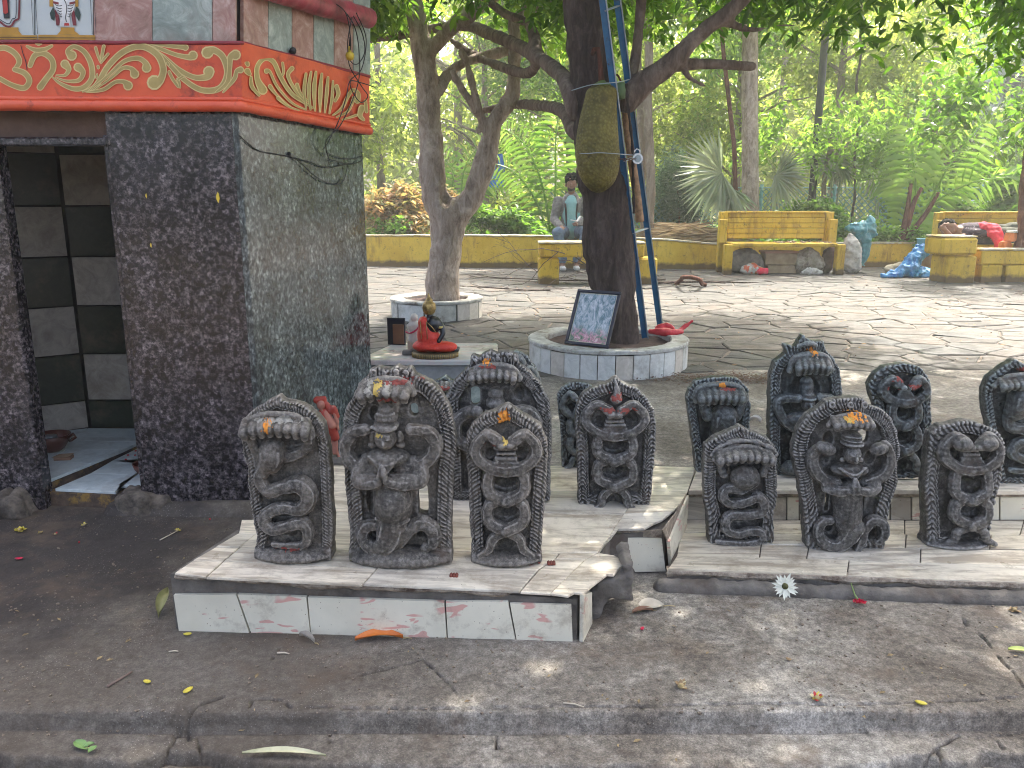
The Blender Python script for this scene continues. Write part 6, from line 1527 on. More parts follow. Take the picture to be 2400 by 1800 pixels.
# ---- fallen bare branches
def branchlet(mb, p, d, L, r, depth, rs, droop=0.0, low=None):
    pts = [p.copy()]; q_ = p.copy(); dd = d.normalized(); n_ = 5
    for i in range(n_):
        dd = (dd+Vector((rs.uniform(-.25, .25), rs.uniform(-.25, .25), rs.uniform(-.2, .2)-droop))).normalized(); q_ = q_+dd*L/n_
        if low is not None: q_.z = max(q_.z, low+.004)
        pts.append(q_.copy())
    mb.tube(pts, [r*(1-.6*i/n_) for i in range(n_+1)], 5)
    if depth > 0:
        for i in range(1, n_+1):
            if rs.random() < .75:
                s_ = Vector((rs.uniform(-1, 1), rs.uniform(-1, 1), rs.uniform(-.3, .5))).normalized()
                branchlet(mb, pts[i], (dd+s_*.9), L*rs.uniform(.35, .65), r*.5, depth-1, rs, droop, low)
rs = random.Random(11)
for (u0, v0, u1, v1, r_, dep, sd, lab) in ((1560, 655, 1110, 655, .012, 2, 3, 'long fallen bare branch lying in front of the yellow stone bench'), (1290, 680, 1030, 662, .009, 2, 8, 'thin fallen twiggy branch left of the yellow stone bench'), (1420, 640, 1265, 672, .010, 1, 5, 'short fallen branch leaning over the foot of the yellow stone bench'), (1530, 662, 1640, 648, .022, 1, 9, 'thick crooked fallen branch right of the ladder')):
    p = G(u0, v0, .03); q_ = G(u1, v1, .03); mb = MB(); branchlet(mb, p, (q_-p)+Vector((0, 0, .05)), (q_-p).length, r_, dep, random.Random(sd), .05, .005)
    tag(mb.build('fallen_branch', BARK_D), lab, 'fallen branch')
p_ = [G(1585, 665, .03), G(1597, 655, .10), G(1600, 650, .14), G(1620, 650, .16), G(1640, 656, .12), G(1645, 665, .04), G(1655, 668, .02)]
tag(MB().tube([Vector(q_) for q_ in spline([tuple(v) for v in p_], 5)], .024, 8).build('fallen_branch', BARK_R), 'arched piece of fallen branch standing on the paving in front of the sunny bench', 'fallen branch')
# ================================================================ TREES NEAR : trunks carved from one solid, then leaves
def trunk_sdf(name, mat, parent, chains, h, rough=.012, rf=9, seed=1, extra=None, k=.03):
    A = np.array([p[:3] for c in chains for p in c]); Rm = max(p[3] for c in chains for p in c)
    S = Sdf(A.min(0)-Rm-.04, A.max(0)+Rm+.04, h)
    for c in chains: S.path(c, k, 5)
    if extra: extra(S)
    S.rough(rough, rf, seed).rough(rough*.35, rf*4, seed+2)
    return S.build(name, mat, parent)
def C(px, py, Y, wpx, dy=0.0):
    p = V(px, py, Y); return (p.x, p.y, p.z, wpx*mpp(Y, p.z)/2)
TREES = {}
# jackfruit tree
jt = thing('jackfruit_tree', 'tree with a thick dark trunk carrying the huge jackfruit, rising from the white-tiled round planter', 'tree', (0, 0, 0))
Y2 = ctr.y
base2 = V(1447, 770, Y2)
ch2 = [[(base2.x, Y2, .05, .165), (base2.x-.01, Y2, .22, .135)] + [C(1430, 600, Y2, 108), C(1415, 450, Y2, 104), C(1396, 300, Y2, 100), C(1380, 150, Y2, 96), C(1372, 0, Y2, 92), C(1370, -160, Y2, 88), C(1372, -420, Y2+.1, 80)],
       [C(1350, 262, Y2, 44), C(1338, 225, Y2-.02, 40), C(1318, 180, Y2+.15, 36), C(1272, 140, Y2+.5, 33), C(1215, 108, Y2+1.1, 30), C(1150, 80, Y2+1.8, 27), C(1090, 60, Y2+2.3, 24), C(1000, 70, Y2+2.6, 22), C(930, 82, Y2+2.7, 20), C(868, 92, Y2+2.8, 18), C(800, 110, Y2+2.8, 14)],
       [C(1352, 310, Y2+.05, 40), C(1320, 262, Y2+.5, 30), C(1270, 248, Y2+1.3, 24), C(1205, 246, Y2+2.4, 20), C(1120, 262, Y2+2.8, 14)],
       [C(1470, 235, Y2, 56), C(1510, 195, Y2, 52), C(1570, 150, Y2-.05, 46), C(1640, 78, Y2-.1, 38), C(1720, 20, Y2-.15, 32), C(1800, -60, Y2-.2, 26), C(1900, -140, Y2-.3, 20)],
       [C(1500, 190, Y2, 34), C(1560, 158, Y2+.05, 28), C(1650, 150, Y2+.1, 24), C(1762, 156, Y2+.15, 20)],
       [C(1475, 205, Y2+.08, 26), C(1490, 130, Y2+.1, 24), C(1502, 20, Y2+.1, 22), C(1512, -120, Y2+.1, 20)],
       [C(1262, 134, Y2+.6, 26), C(1240, 60, Y2+.9, 22), C(1180, 30, Y2+1.2, 20), C(1120, -20, Y2+1.4, 18)],
       [C(1262, 142, Y2+.6, 22), C(1228, 172, Y2+1.2, 22), C(1120, 134, Y2+2.4, 18), C(1060, 96, Y2+2.7, 14)],
       [C(1690, 45, Y2-.12, 22), C(1760, 70, Y2-.1, 14), C(1850, 60, Y2-.1, 9), C(1960, 90, Y2-.15, 6)],
       [C(1600, 120, Y2-.05, 20), C(1610, 175, Y2-.05, 14), C(1650, 200, Y2, 9)]]
trunk_sdf('trunk', BARK_D, jt, ch2[:1], .013, .017, 8, 3); trunk_sdf('limbs', m_bark('brown_limb_bark', (.06, .042, .034), (.19, .14, .115), (.34, .27, .225), 14), jt, ch2[1:], .014, .006, 9, 4)
# forked tree
ft = thing('forked_tree', 'forked tree with brown flaking bark and a hollow where its two stems part', 'tree', (0, 0, 0))
Y1 = p1c.y
def hollow(S):
    p = V(1046, 458, Y1); S.ell((p.x, Y1-.10, p.z), (.055, .13, .11), .03, True)
    p = V(1002, 325, Y1); S.ell((p.x, Y1-.13, p.z), (.022, .05, .05), .02, True)
b1 = V(1036, 690, Y1)
ch1 = [[(b1.x, Y1, .05, .155), C(1036, 660, Y1, 80), C(1042, 600, Y1, 72), C(1048, 550, Y1, 74), C(1048, 505, Y1, 82)],
       [C(1046, 510, Y1, 70), C(1020, 460, Y1, 66), C(1013, 400, Y1, 58), C(1012, 330, Y1, 55), C(1004, 250, Y1, 54), C(1000, 180, Y1, 54), C(988, 120, Y1, 52), C(978, 60, Y1, 48), C(965, 0, Y1, 46), C(950, -90, Y1, 42), C(930, -260, Y1, 34)],
       [C(1056, 515, Y1, 56), C(1092, 482, Y1, 54), C(1122, 430, Y1, 50), C(1138, 370, Y1, 44), C(1150, 320, Y1, 38), C(1162, 285, Y1, 34), C(1188, 245, Y1, 32), C(1202, 210, Y1, 28), C(1206, 150, Y1, 28), C(1208, 90, Y1, 26), C(1205, 55, Y1, 24), C(1232, 30, Y1, 24), C(1275, 0, Y1, 24), C(1330, -60, Y1, 22)],
       [C(1000, 120, Y1, 40), C(1030, 95, Y1-.02, 38), C(1075, 50, Y1-.05, 34), C(1120, 20, Y1-.1, 30), C(1180, -30, Y1-.1, 26)],
       [C(1192, 235, Y1, 26), C(1205, 222, Y1, 24), C(1196, 232, Y1, 26)],
       [C(1148, 318, Y1, 18), C(1130, 300, Y1, 16), C(1122, 305, Y1, 14)],
       [C(1145, 296, Y1, 14), C(1110, 250, Y1-.04, 13), C(1080, 205, Y1-.06, 11), C(1062, 170, Y1-.08, 10)],
       [C(1128, 286, Y1, 12), C(1118, 240, Y1-.05, 12), C(1098, 160, Y1-.08, 10), C(1080, 120, Y1-.1, 9)],
       [C(1030, 215, Y1, 22), C(1052, 170, Y1+.1, 22), C(1090, 148, Y1+.2, 22), C(1160, 125, Y1+.3, 22), C(1240, 110, Y1+.4, 18)]]
trunk_sdf('trunk', BARK_B, ft, ch1, .015, .014, 8, 7, hollow)
# ---- leaves
def leaf_mesh(name, C_, D_, U_, L_, W_, mat, parent, kind=None, quad=False, curl=.12):
    """C base points, D directions, U side-ish vectors, L lengths, W half widths"""
    C_ = np.asarray(C_); D_ = D_/np.linalg.norm(D_, axis=1)[:, None]
    S_ = np.cross(D_, U_); S_ /= np.linalg.norm(S_, axis=1)[:, None]+1e-9; Nn = np.cross(S_, D_)
    L_ = L_[:, None]; W_ = W_[:, None]
    if quad:
        V_ = np.stack([C_, C_+D_*L_*.45+S_*W_+Nn*W_*.35, C_+D_*L_-Nn*L_*curl, C_+D_*L_*.45-S_*W_+Nn*W_*.35], 1)
        n = len(C_); f = np.arange(n)[:, None]*4
        F_ = np.concatenate([f+np.array([0, 1, 2]), f+np.array([0, 2, 3])])
    else:
        V_ = np.stack([C_, C_+D_*L_*.28+S_*W_*.85+Nn*W_*.3, C_+D_*L_*.62+S_*W_*.9+Nn*W_*.25-Nn*L_*curl*.3, C_+D_*L_-Nn*L_*curl, C_+D_*L_*.62-S_*W_*.9+Nn*W_*.25-Nn*L_*curl*.3, C_+D_*L_*.28-S_*W_*.85+Nn*W_*.3], 1)
        n = len(C_); f = np.arange(n)[:, None]*6
        F_ = np.concatenate([f+np.array([0, 1, 2, 3]), f+np.array([0, 3, 4, 5])])
    o = link(name, mesh_np(name, V_.reshape(-1, 3), F_, mat, False), parent)
    if kind: tag(o, kind=kind)
    return o
def rosettes(rs, cent, per, spread, L, W, droop=.35, seedc=None):
    """bunches of leaves round twig ends"""
    n = len(cent); Cc = np.repeat(cent, per, 0) + rs.normal(0, spread, (n*per, 3))
    a = rs.uniform(0, 2*np.pi, n*per); D_ = np.stack([np.cos(a), np.sin(a), rs.uniform(-1.0, .55, n*per)-droop], 1)
    U_ = np.stack([rs.normal(0, .5, n*per), rs.normal(0, .5, n*per), np.ones(n*per)], 1)
    return Cc, D_, U_, L*rs.uniform(.65, 1.25, n*per), W*rs.uniform(.7, 1.2, n*per)
def crown_points(rs, n, blobs):
    """n twig ends in a few overlapping clumps (centre, radii, share), denser towards the outside"""
    out = []; tot = sum(b[2] for b in blobs)
    for c, r_, w in blobs:
        m = int(n*w/tot); d = rs.normal(0, 1, (m, 3)); d /= np.linalg.norm(d, axis=1)[:, None]
        q_ = rs.uniform(0, 1, m)**.45; out.append(np.array(c)+d*q_[:, None]*np.array(r_))
    P = np.concatenate(out)
    f = fbm(P[:, 0], P[:, 2]+P[:, 1]*.6, 1.6, 5, 3)      # gaps
    return P[f > -.16]
rsn = np.random.RandomState(3)
def twigs(name, mat, parent, P, rs, root_h, n=60, r=.006, back=.6, kind='stuff'):
    mb = MB()
    for i in rs.choice(len(P), min(n, len(P)), replace=False):
        p = Vector(P[i]); d = Vector((rs.normal(0, .3), rs.normal(0, .3), .25+rs.rand()*.6))*back
        q_ = p+d; m = (p+q_)/2+Vector((rs.normal(0, .06), rs.normal(0, .06), -.03)); mb.tube([q_, m, p], [r*1.5, r, r*.5], 4, False)
    o = mb.build(name, mat, parent); tag(o, kind=kind); return o
# crown of the jackfruit tree: spreads over the courtyard and the snake stones, hangs low at the upper right
def near_crown(parent, blobs, n, per, L, W, mat, seed, zmin):
    rs = np.random.RandomState(seed); P = crown_points(rs, n, blobs)
    P = P[[zmin(p) for p in P]]
    a = rosettes(rs, P, per, .045, L, W); leaf_mesh('crown', *a, mat, parent, 'stuff')
    twigs('twig', BARK_D, parent, P, rs, 0, 220)
    return P
def proj(p):
    d = p[1]*CT-(p[2]-EYE)*SN; u = p[1]*SN+(p[2]-EYE)*CT
    return 1200+F_PX*p[0]/d, 900-F_PX*u/d
def lowlimit(p):
    # the crown's underside: about 2 m up, lower at the outer right, with an uneven edge
    z0 = 1.93+.10*math.sin(p[0]*2.1+1)+.08*math.sin(p[1]*1.7+p[0])
    if p[0] > 1.6: z0 -= .16*min(1, (p[0]-1.6)/1.2)
    if p[1] < 3.4: z0 += .9*(3.4-p[1])
    if p[0] < .6 and p[1] < 5.2: z0 += .25
    return p[2] > z0
blobs = [((0.3, 5.3, 3.0), (1.7, 1.6, .9), 1.2), ((2.2, 5.2, 2.8), (1.5, 1.4, .9), 1.2), ((1.2, 6.6, 3.2), (1.9, 1.3, 1.0), 1.1), ((-.9, 5.6, 3.1), (1.2, 1.2, .8), .7), ((3.4, 5.6, 2.7), (1.2, 1.2, .9), .9),
         ((1.2, 4.2, 3.4), (2.2, 1.1, .7), 1.0), ((2.6, 4.0, 3.1), (1.3, 1.0, .7), .7), ((-.6, 4.0, 3.4), (1.4, 1.1, .6), .8), ((0.6, 5.4, 4.4), (2.6, 2.2, .9), 1.6), ((3.0, 5.6, 3.9), (1.6, 1.6, .7), .9), ((0.6, 3.2, 3.9), (2.4, 1.0, .6), 1.3), ((2.8, 3.1, 3.7), (1.5, 1.0, .6), .9), ((-1.4, 3.6, 3.9), (1.2, 1.2, .6), .7), ((1.6, 2.3, 4.2), (2.2, .8, .5), .8)]
near_crown(jt, blobs, 11500, 8, .105, .021, LEAF_N, 5, lowlimit)
blobs = [((-.7, 7.3, 3.2), (1.5, 1.4, .9), 1.0), ((-1.6, 6.6, 3.0), (1.1, 1.2, .8), .7), ((.5, 7.8, 3.2), (1.3, 1.2, .9), .8), ((-.6, 6.8, 4.2), (2.0, 1.8, .7), 1.0), ((2.2, 8.0, 3.6), (1.6, 1.3, .9), .7)]
near_crown(ft, blobs, 8500, 8, .11, .022, LEAF_M, 6, lambda p: p[2] > 2.15+.12*math.sin(p[0]*2.3))
# ================================================================ FAR : wall, benches, people
def wy(x):      # plan of the curved yellow wall
    return float(np.interp(x, [-3.2, -1.9, -.6, .65, 1.6, 2.6, 3.6, 5.2, 8.5], [12.75, 12.55, 12.35, 12.15, 12.02, 11.95, 12.05, 12.35, 12.9]))
def wz(x): return float(np.interp(x, [-3.2, 0, 1.4, 2.3, 3, 9], [.45, .47, .46, .42, .36, .34]))
yw = thing('yellow_wall', 'long low curved wall of worn yellow paint at the back of the courtyard', 'wall')
N = 90; vs = []; fs = []
for i in range(N+1):
    x = -3.2+11.7*i/N; y = wy(x)+.008*float(fbm(x, 0, 3, 2)); z = wz(x)+.012*float(fbm(x, 3, 2.2, 4))
    vs += [(x, y, -.06), (x, y+.006*float(fbm(x, 7, 5, 1)), z*.5), (x, y+.004, z-.02), (x, y+.02, z), (x, y+.24, z+.004), (x, y+.26, z-.02), (x, y+.26, -.06)]
for i in range(N):
    for j in range(6): a_ = i*7+j; fs.append((a_, a_+7, a_+8, a_+1))
MB().add(vs, fs, False).build('wall_body', YELLOW, yw)
CAPM = basic('pale_sunlit_top', (.34, .32, .26), (.58, .56, .48), 12, .85, .5, .006, 50, 'World', dirt=(.36, .25, .06), dscale=5, dth=(.46, .6))  # pale tops of wall, bench and pedestal; sun glare put into the colour
vs = []; fs = []
for i in range(N+1):
    x = -3.2+11.7*i/N; y = wy(x)-.006; z = wz(x)+.004+.012*float(fbm(x, 3, 2.2, 4)); vs += [(x, y, z-.008), (x, y, z+.010), (x, y+.275, z+.012), (x, y+.275, z-.008)]
for i in range(N):
    for j in range(3): a_ = i*4+j; fs.append((a_, a_+4, a_+5, a_+1))
MB().add(vs, fs, False).build('wall_cap', CAPM, yw)
# stone bench left of the tree
YB_ = 9.75
sb = thing('stone_bench', 'worn yellow stone bench of thick slabs half hidden behind the dark trunk', 'bench')
def bxp(px0, py0, px1, py1, Y, dep, bev=.02):
    a_ = V(px0, py1, Y); b_2 = V(px1, py0, Y); return ((a_.x+b_2.x)/2, Y+dep/2, (a_.z+b_2.z)/2), ((b_2.x-a_.x)/2, dep/2, (b_2.z-a_.z)/2), bev
def bpart(name, px0, py0, px1, py1, Y, dep, mat, parent, bev=.02, jit=.004):
    c, hf, bv = bxp(px0, py0, px1, py1, Y, dep, bev); MB().box((0, 0, 0), hf, 0, bv, jit).build(name, mat, parent, c)
bpart('seat', 1263, 572, 1512, 603, YB_, .42, YELLOW, sb); bpart('seat_top', 1262, 567, 1513, 571.5, YB_-.005, .43, CAPM, sb, .008, .001)
bpart('leg', 1262, 605, 1311, 674, YB_+.03, .34, YELLOW, sb); bpart('leg', 1486, 605, 1542, 672, YB_+.03, .34, YELLOW, sb)
# sunny bench
YS = 11.05
def long_bench(name, label, x0, x1, Y, with_left=True, wb=.055):
    t = thing(name, label, 'bench')
    MB().box((0, 0, 0), ((x1-x0)/2-.10, .22, .028), 0, .01).build('seat', YELLOW, t, ((x0+x1)/2, Y+.26, .40))
    for i in range(5):
        MB().box((0, 0, 0), ((x1-x0)/2-.14, .024, .0335), 0, .007, .001).build('back_slat', YELLOW, t, ((x0+x1)/2, Y+.46+.010*i, .505+.071*i), (R(-8), 0, 0))
    MB().box((0, 0, 0), ((x1-x0)/2-.10, .045, .014), 0, .006).build('top_rail', YELLOW, t, ((x0+x1)/2, Y+.50, .835))
    for x in (x0+.055, x1-.055):
        MB().box((0, 0, 0), (wb, .06, .205), 0, .008).build('front_leg', YELLOW, t, (x, Y+.06, .205))
        MB().box((0, 0, 0), (wb, .05, .165), 0, .008).build('arm_post', YELLOW, t, (x, Y+.40, .575))
        MB().box((0, 0, 0), (wb, .05, .42), 0, .008).build('rear_leg', YELLOW, t, (x+(.02 if x < (x0+x1)/2 else -.02), Y+.50, .42))
    return t
bxl, bxr = V(1696, 645, YS).x, V(1977, 645, YS).x
long_bench('park_bench', 'yellow concrete bench in full sun with rubbish stuffed under it', bxl, bxr, YS)
xr0, xr1 = V(2190, 645, 10.9).x, V(2640, 645, 10.9).x
long_bench('park_bench', 'yellow concrete bench at the far right on which a person lies', xr0, xr1, 10.6)
# right masonry: pedestal and low block wall
YR = 9.95
pdm = thing('yellow_pedestal', 'square yellow masonry pedestal with a heavy cap before the right bench', 'pedestal')
bpart('body', 2214, 601, 2292, 668, YR+.03, .40, YELLOW, pdm); bpart('cap', 2206, 557, 2296, 599, YR, .46, YELLOW, pdm, .03); bpart('cap_top', 2209, 553, 2293, 556.5, YR+.02, .42, CAPM, pdm, .01, .001)
bwl = thing('block_wall', 'low yellow wall of rendered blocks at the right edge of the courtyard', 'wall')
for (a_, b_2, c2, d2) in ((2297, 622, 2352, 664), (2354, 622, 2420, 666), (2297, 588, 2420, 620), (2422, 622, 2500, 668), (2422, 588, 2500, 620)):
    bpart('wall_block', a_, b_2, c2, d2, YR+.05, .22, YELLOW, bwl, .012, .005)
bpart('wall_cap', 2296, 583, 2500, 587.5, YR+.04, .25, CAPM, bwl, .01, .002)
# ---- people
SKIN = flat('brown_skin', (.20, .095, .055), .5, 0, .15, 20, .1); HAIR = flat('black_hair', (.004, .0035, .0035), .8, 0, .4, 60, .6); HAIR.node_tree.nodes['Principled BSDF'].inputs['Specular IOR Level'].default_value = .1
def ppl(mp_, S, segs, k=.02):
    for a_, b_2, r1, r2 in segs: S.cap(mp_(*a_), mp_(*b_2), r1, r2, k)
Ym = 12.12
mn = thing('person', 'man in grey jacket and teal shirt sitting on the yellow wall with a book', 'person', (V(1338, 560, Ym).x, Ym, 0))
ox = mn.location.x
def pm(px, py, dy=0.0):
    p = V(px, py, Ym+dy*(1)); return (p.x-ox, dy, p.z)
HW = wz(ox)
hip = pm(1339, 538, .0); hip = (0.0, .02, HW+.10)
neck = (.0, .0, hip[2]+.50); hd = (-.01, -.035, hip[2]+.66)
shl, shr = (-.19, .0, hip[2]+.42), (.19, .0, hip[2]+.42)
ell_, elr = (-.25, -.02, hip[2]+.16), (.25, -.04, hip[2]+.15)
hal, har = (-.16, -.34, HW+.15), (.04, -.28, HW+.20)
knl, knr = (-.22, -.42, HW+.08), (.20, -.42, HW+.08)
fol, for_ = (-.14, -.36, .07), (.06, -.34, .07)
I = lambda *a: a
S = Sdf((-.36, -.62, 0), (.36, .22, 1.35), .0125)
S.path([(hip[0], hip[1], hip[2], .13), (0, .02, hip[2]+.2, .12), (0, .0, hip[2]+.38, .12), (neck[0], neck[1], neck[2]-.03, .06)], .04, 3)
S.cap(neck, hd, .05, .05, .02); S.ell((hd[0], hd[1], hd[2]+.02), (.074, .092, .110), .02); S.ell((hd[0], hd[1]-.02, hd[2]-.05), (.05, .065, .055), .02)
S.ell((hd[0]-.012, hd[1]-.10, hd[2]-.005), (.014, .022, .026), .01)      # nose
for e in (-1, 1): S.ell((hd[0]+e*.075, hd[1]+.01, hd[2]-.005), (.012, .02, .03), .006); S.ell((hd[0]-.012+e*.030, hd[1]-.098, hd[2]+.022), (.014, .012, .009), .006, True)
S.cap((hd[0]-.03, hd[1]-.088, hd[2]-.052), (hd[0]+.012, hd[1]-.088, hd[2]-.052), .006, None, .004)
for s0, e0, h0 in ((shl, ell_, hal), (shr, elr, har)): S.cap(s0, e0, .055, .043, .03).cap(e0, h0, .042, .028, .02)
for h0, sg in ((hal, -1), (har, 1)):
    S.ell((h0[0], h0[1]-.04, h0[2]-.005), (.042, .05, .022), .012)
    for i in range(4): S.cap((h0[0]-.03+.019*i, h0[1]-.07, h0[2]), (h0[0]-.032+.02*i, h0[1]-.115+.008*abs(i-1.5), h0[2]-.028), .0095, .007, .004)
    S.cap((h0[0]-sg*.035, h0[1]-.035, h0[2]+.005), (h0[0]-sg*.055, h0[1]-.075, h0[2]+.0), .011, .009, .006)
for kn, fo, sg in ((knl, fol, -1), (knr, for_, 1)): S.cap((sg*.09, .0, hip[2]-.02), kn, .085, .062, .03).cap(kn, fo, .058, .038, .02).cap(fo, (fo[0], fo[1]-.12, fo[2]-.03), .036, .03, .02)
S.build('body', SKIN, mn)
S = Sdf((-.36, -.66, 0), (.36, .24, 1.0), .014)
S.ell((0, .02, hip[2]-.02), (.18, .15, .11), .03)
for kn, fo, sg in ((knl, fol, -1), (knr, for_, 1)): S.cap((sg*.09, .0, hip[2]-.02), kn, .104, .080, .03).cap(kn, (fo[0], fo[1], fo[2]+.09), .078, .060, .02)
S.rough(.008, 14, 3).build('jeans', basic('faded_blue_denim', (.055, .085, .13), (.17, .225, .29), 14, .9, .5, .01, 60), mn)
S = Sdf((-.34, -.3, .4), (.34, .24, 1.35), .0105)
S.path([(0, -.012, hip[2]+.0, .14), (0, -.012, hip[2]+.2, .135), (0, -.01, hip[2]+.38, .13), (0, -.01, neck[2]-.06, .07)], .04, 3)
S.ell((hd[0], hd[1]-.05, hd[2]-.11), (.065, .07, .04), .015, True)
S.rough(.004, 16, 6).build('shirt', basic('teal_tshirt', (.16, .33, .32), (.26, .45, .44), 9, .85, .3, .006, 40), mn)
S = Sdf((-.40, -.5, .4), (.40, .26, 1.4), .013)
S.path([(0, .02, hip[2]-.02, .165), (0, .03, hip[2]+.2, .155), (0, .02, hip[2]+.38, .150), (0, .02, neck[2]-.02, .085)], .04, 3)
for s0, e0, h0 in ((shl, ell_, hal), (shr, elr, har)):
    w_ = tuple(e0[i]+(h0[i]-e0[i])*.86 for i in range(3)); S.cap(s0, e0, .078, .066, .03).cap(e0, w_, .064, .046, .02)
S.box((-.01, -.20, hip[2]+.2), (.062, .14, .36), .02, .01, True); S.ell((hd[0], hd[1]-.03, hd[2]-.07), (.072, .075, .08), .015, True)
S.rough(.010, 13, 8).build('jacket', basic('grey_marl_jacket', (.10, .092, .086), (.24, .225, .215), 24, .95, .5, .01, 70), mn)
for sg in (-1, 1): MB().box((0, 0, 0), (.014, .012, .17), 0, .005).build('lapel', flat('dark_lining', (.035, .025, .025), .8), mn, (-.01+sg*.075, -.125, hip[2]+.22), (R(4), R(sg*5), 0))
S = Sdf((hd[0]-.13, hd[1]-.15, hd[2]-.08), (hd[0]+.13, hd[1]+.14, hd[2]+.19), .0085)
S.ell((hd[0]+.002, hd[1]+.022, hd[2]+.060), (.098, .112, .105), .01); S.box((hd[0], hd[1]-.125, hd[2]-.03), (.062, .07, .085), .03, .012, True)
S.rough(.016, 32, 4).build('hair', HAIR, mn)
S = Sdf((hd[0]-.09, hd[1]-.13, hd[2]-.12), (hd[0]+.09, hd[1]+.04, hd[2]), .0075)
S.ell((hd[0], hd[1]-.028, hd[2]-.062), (.056, .066, .045), .01); S.ell((hd[0], hd[1]-.09, hd[2]-.035), (.045, .05, .030), .01, True)
S.build('beard', flat('short_beard', (.035, .022, .018), .8), mn)
for fo in (fol, for_): MB().box((0, 0, 0), (.042, .12, .035), 0, .02).build('shoe', flat('pale_shoe', (.45, .45, .43), .7), mn, (fo[0], fo[1]-.08, .04))
bk = thing('open_book', 'small open book held in the seated man\'s hands', 'book', (ox+.06, Ym-.36, HW+.235), .1)
MB().box((-.045, 0, 0), (.045, .06, .006), 0, .002, M=Matrix.Rotation(R(12), 4, 'Y')@Matrix.Translation((-.045, 0, .004))).build('page_block', flat('paper', (.72, .70, .64), .8), bk)
MB().box((0, 0, 0), (.045, .06, .006), 0, .002, M=Matrix.Rotation(R(-55), 4, 'Y')@Matrix.Translation((.045, 0, .004))).build('page_block', flat('paper_b', (.72, .70, .64), .8), bk)
# lying person on the right bench
lpx = V(2200, 545, 10.8).x
lp = thing('person', 'person in dark patterned shirt lying on the right bench, arm under the head', 'person', (lpx, 10.82, .43))
S = Sdf((-.16, -.3, -.02), (1.35, .3, .40), .0125)
S.ell((.13, -.02, .20), (.10, .085, .10), .02); S.ell((.145, -.10, .175), (.02, .025, .02), .01); S.ell((.05, -.06, .19), (.02, .014, .03), .006)
for e in (.115, .165): S.ell((e, -.10, .215), (.012, .01, .009), .004, True)
S.cap((.20, -.0, .15), (.30, .0, .12), .06, .09, .02); S.path([(.30, 0, .13, .12), (.50, 0, .13, .13), (.70, .0, .12, .13)], .04, 3)
S.cap((.32, -.10, .12), (.16, -.20, .02), .05, .042, .02).cap((.16, -.20, .02), (.0, -.14, .20), .040, .03, .02)
S.ell((-.02, -.13, .22), (.04, .025, .035), .01)
for i in range(4): S.cap((-.03+.012*i, -.135, .24), (.00+.018*i, -.13, .275), .010, .008, .005)
S.cap((-.01, -.14, .20), (.03, -.15, .22), .011, .009, .005)
S.cap((.40, -.15, .16), (.60, -.20, .12), .045, .04, .02).cap((.60, -.20, .12), (.80, -.18, .10), .038, .028, .02); S.ell((.85, -.18, .09), (.05, .028, .02), .01)
for i in range(4): S.cap((.88, -.20+.014*i, .09), (.92, -.20+.014*i, .08), .009, .007, .004)
for sg in (-1, 1): S.cap((.74, sg*.08, .12), (1.05, sg*.10-.05, .20 if sg > 0 else .12), .085, .065, .03).cap((1.05, sg*.10-.05, .20 if sg > 0 else .12), (1.28, sg*.08-.05, .08), .06, .045, .02)
S.build('body', SKIN, lp)
S = Sdf((.1, -.3, -.04), (.85, .3, .38), .011)
S.path([(.26, 0, .12, .10), (.36, 0, .13, .145), (.52, 0, .13, .15), (.70, 0, .12, .15)], .04, 3); S.cap((.36, -.12, .14), (.52, -.18, .14), .07, .06, .02)
S.rough(.010, 14, 3).build('shirt', basic('dark_patterned_shirt', (.012, .009, .02), (.05, .025, .05), 30, .85, .4, .01, 50, dirt=(.40, .36, .42), dscale=26, dth=(.60, .63)), lp)
S = Sdf((.6, -.34, -.06), (1.42, .3, .40), .014)
for sg in (-1, 1): S.cap((.74, sg*.08, .12), (1.05, sg*.10-.05, .20 if sg > 0 else .12), .11, .09, .03).cap((1.05, sg*.10-.05, .20 if sg > 0 else .12), (1.26, sg*.08-.05, .09), .085, .065, .02)
S.rough(.012, 12, 5).build('trousers', basic('olive_grey_trousers', (.04, .045, .033), (.11, .115, .09), 14, .95, .5, .01, 50), lp)
S = Sdf((-.02, -.12, .1), (.28, .16, .38), .009)
S.ell((.125, .015, .245), (.115, .095, .085), .01); S.box((.14, -.11, .19), (.07, .06, .065), .03, .01, True); S.rough(.014, 30, 6).build('hair', HAIR, lp)
def cloth_lump(name, label, cat, loc, parts, mat, h=.012, rough=.02, rf=10, seed=1, group=None, k=.03):
    A = np.array([p[:3] for c in parts for p in c]); Rm = max(p[3] for c in parts for p in c)
    S = Sdf(A.min(0)-Rm-.05, A.max(0)+Rm+.05, h)
    for c in parts: S.path(c, k, 3)
    S.rough(rough, rf, seed).rough(rough*.45, rf*2.7, seed+3)
    return tag(S.build(name, mat, None, loc), label, cat, group)
REDCL = basic('bright_red_cloth', (.46, .006, .03), (.70, .03, .08), 12, .8, .5, .01, 40)
cloth_lump('red_cloth', 'bright red cloth spread over the lying person\'s hips and hanging off the bench', 'cloth', (lpx+.58, 10.70, .43), [[(-.04, .1, .24, .05), (-.03, -.05, .22, .06), (.02, -.18, .08, .05), (.05, -.22, -.08, .05)], [(.04, .05, .24, .05), (.06, -.1, .2, .05), (.09, -.20, -.02, .04)]], REDCL, .011)
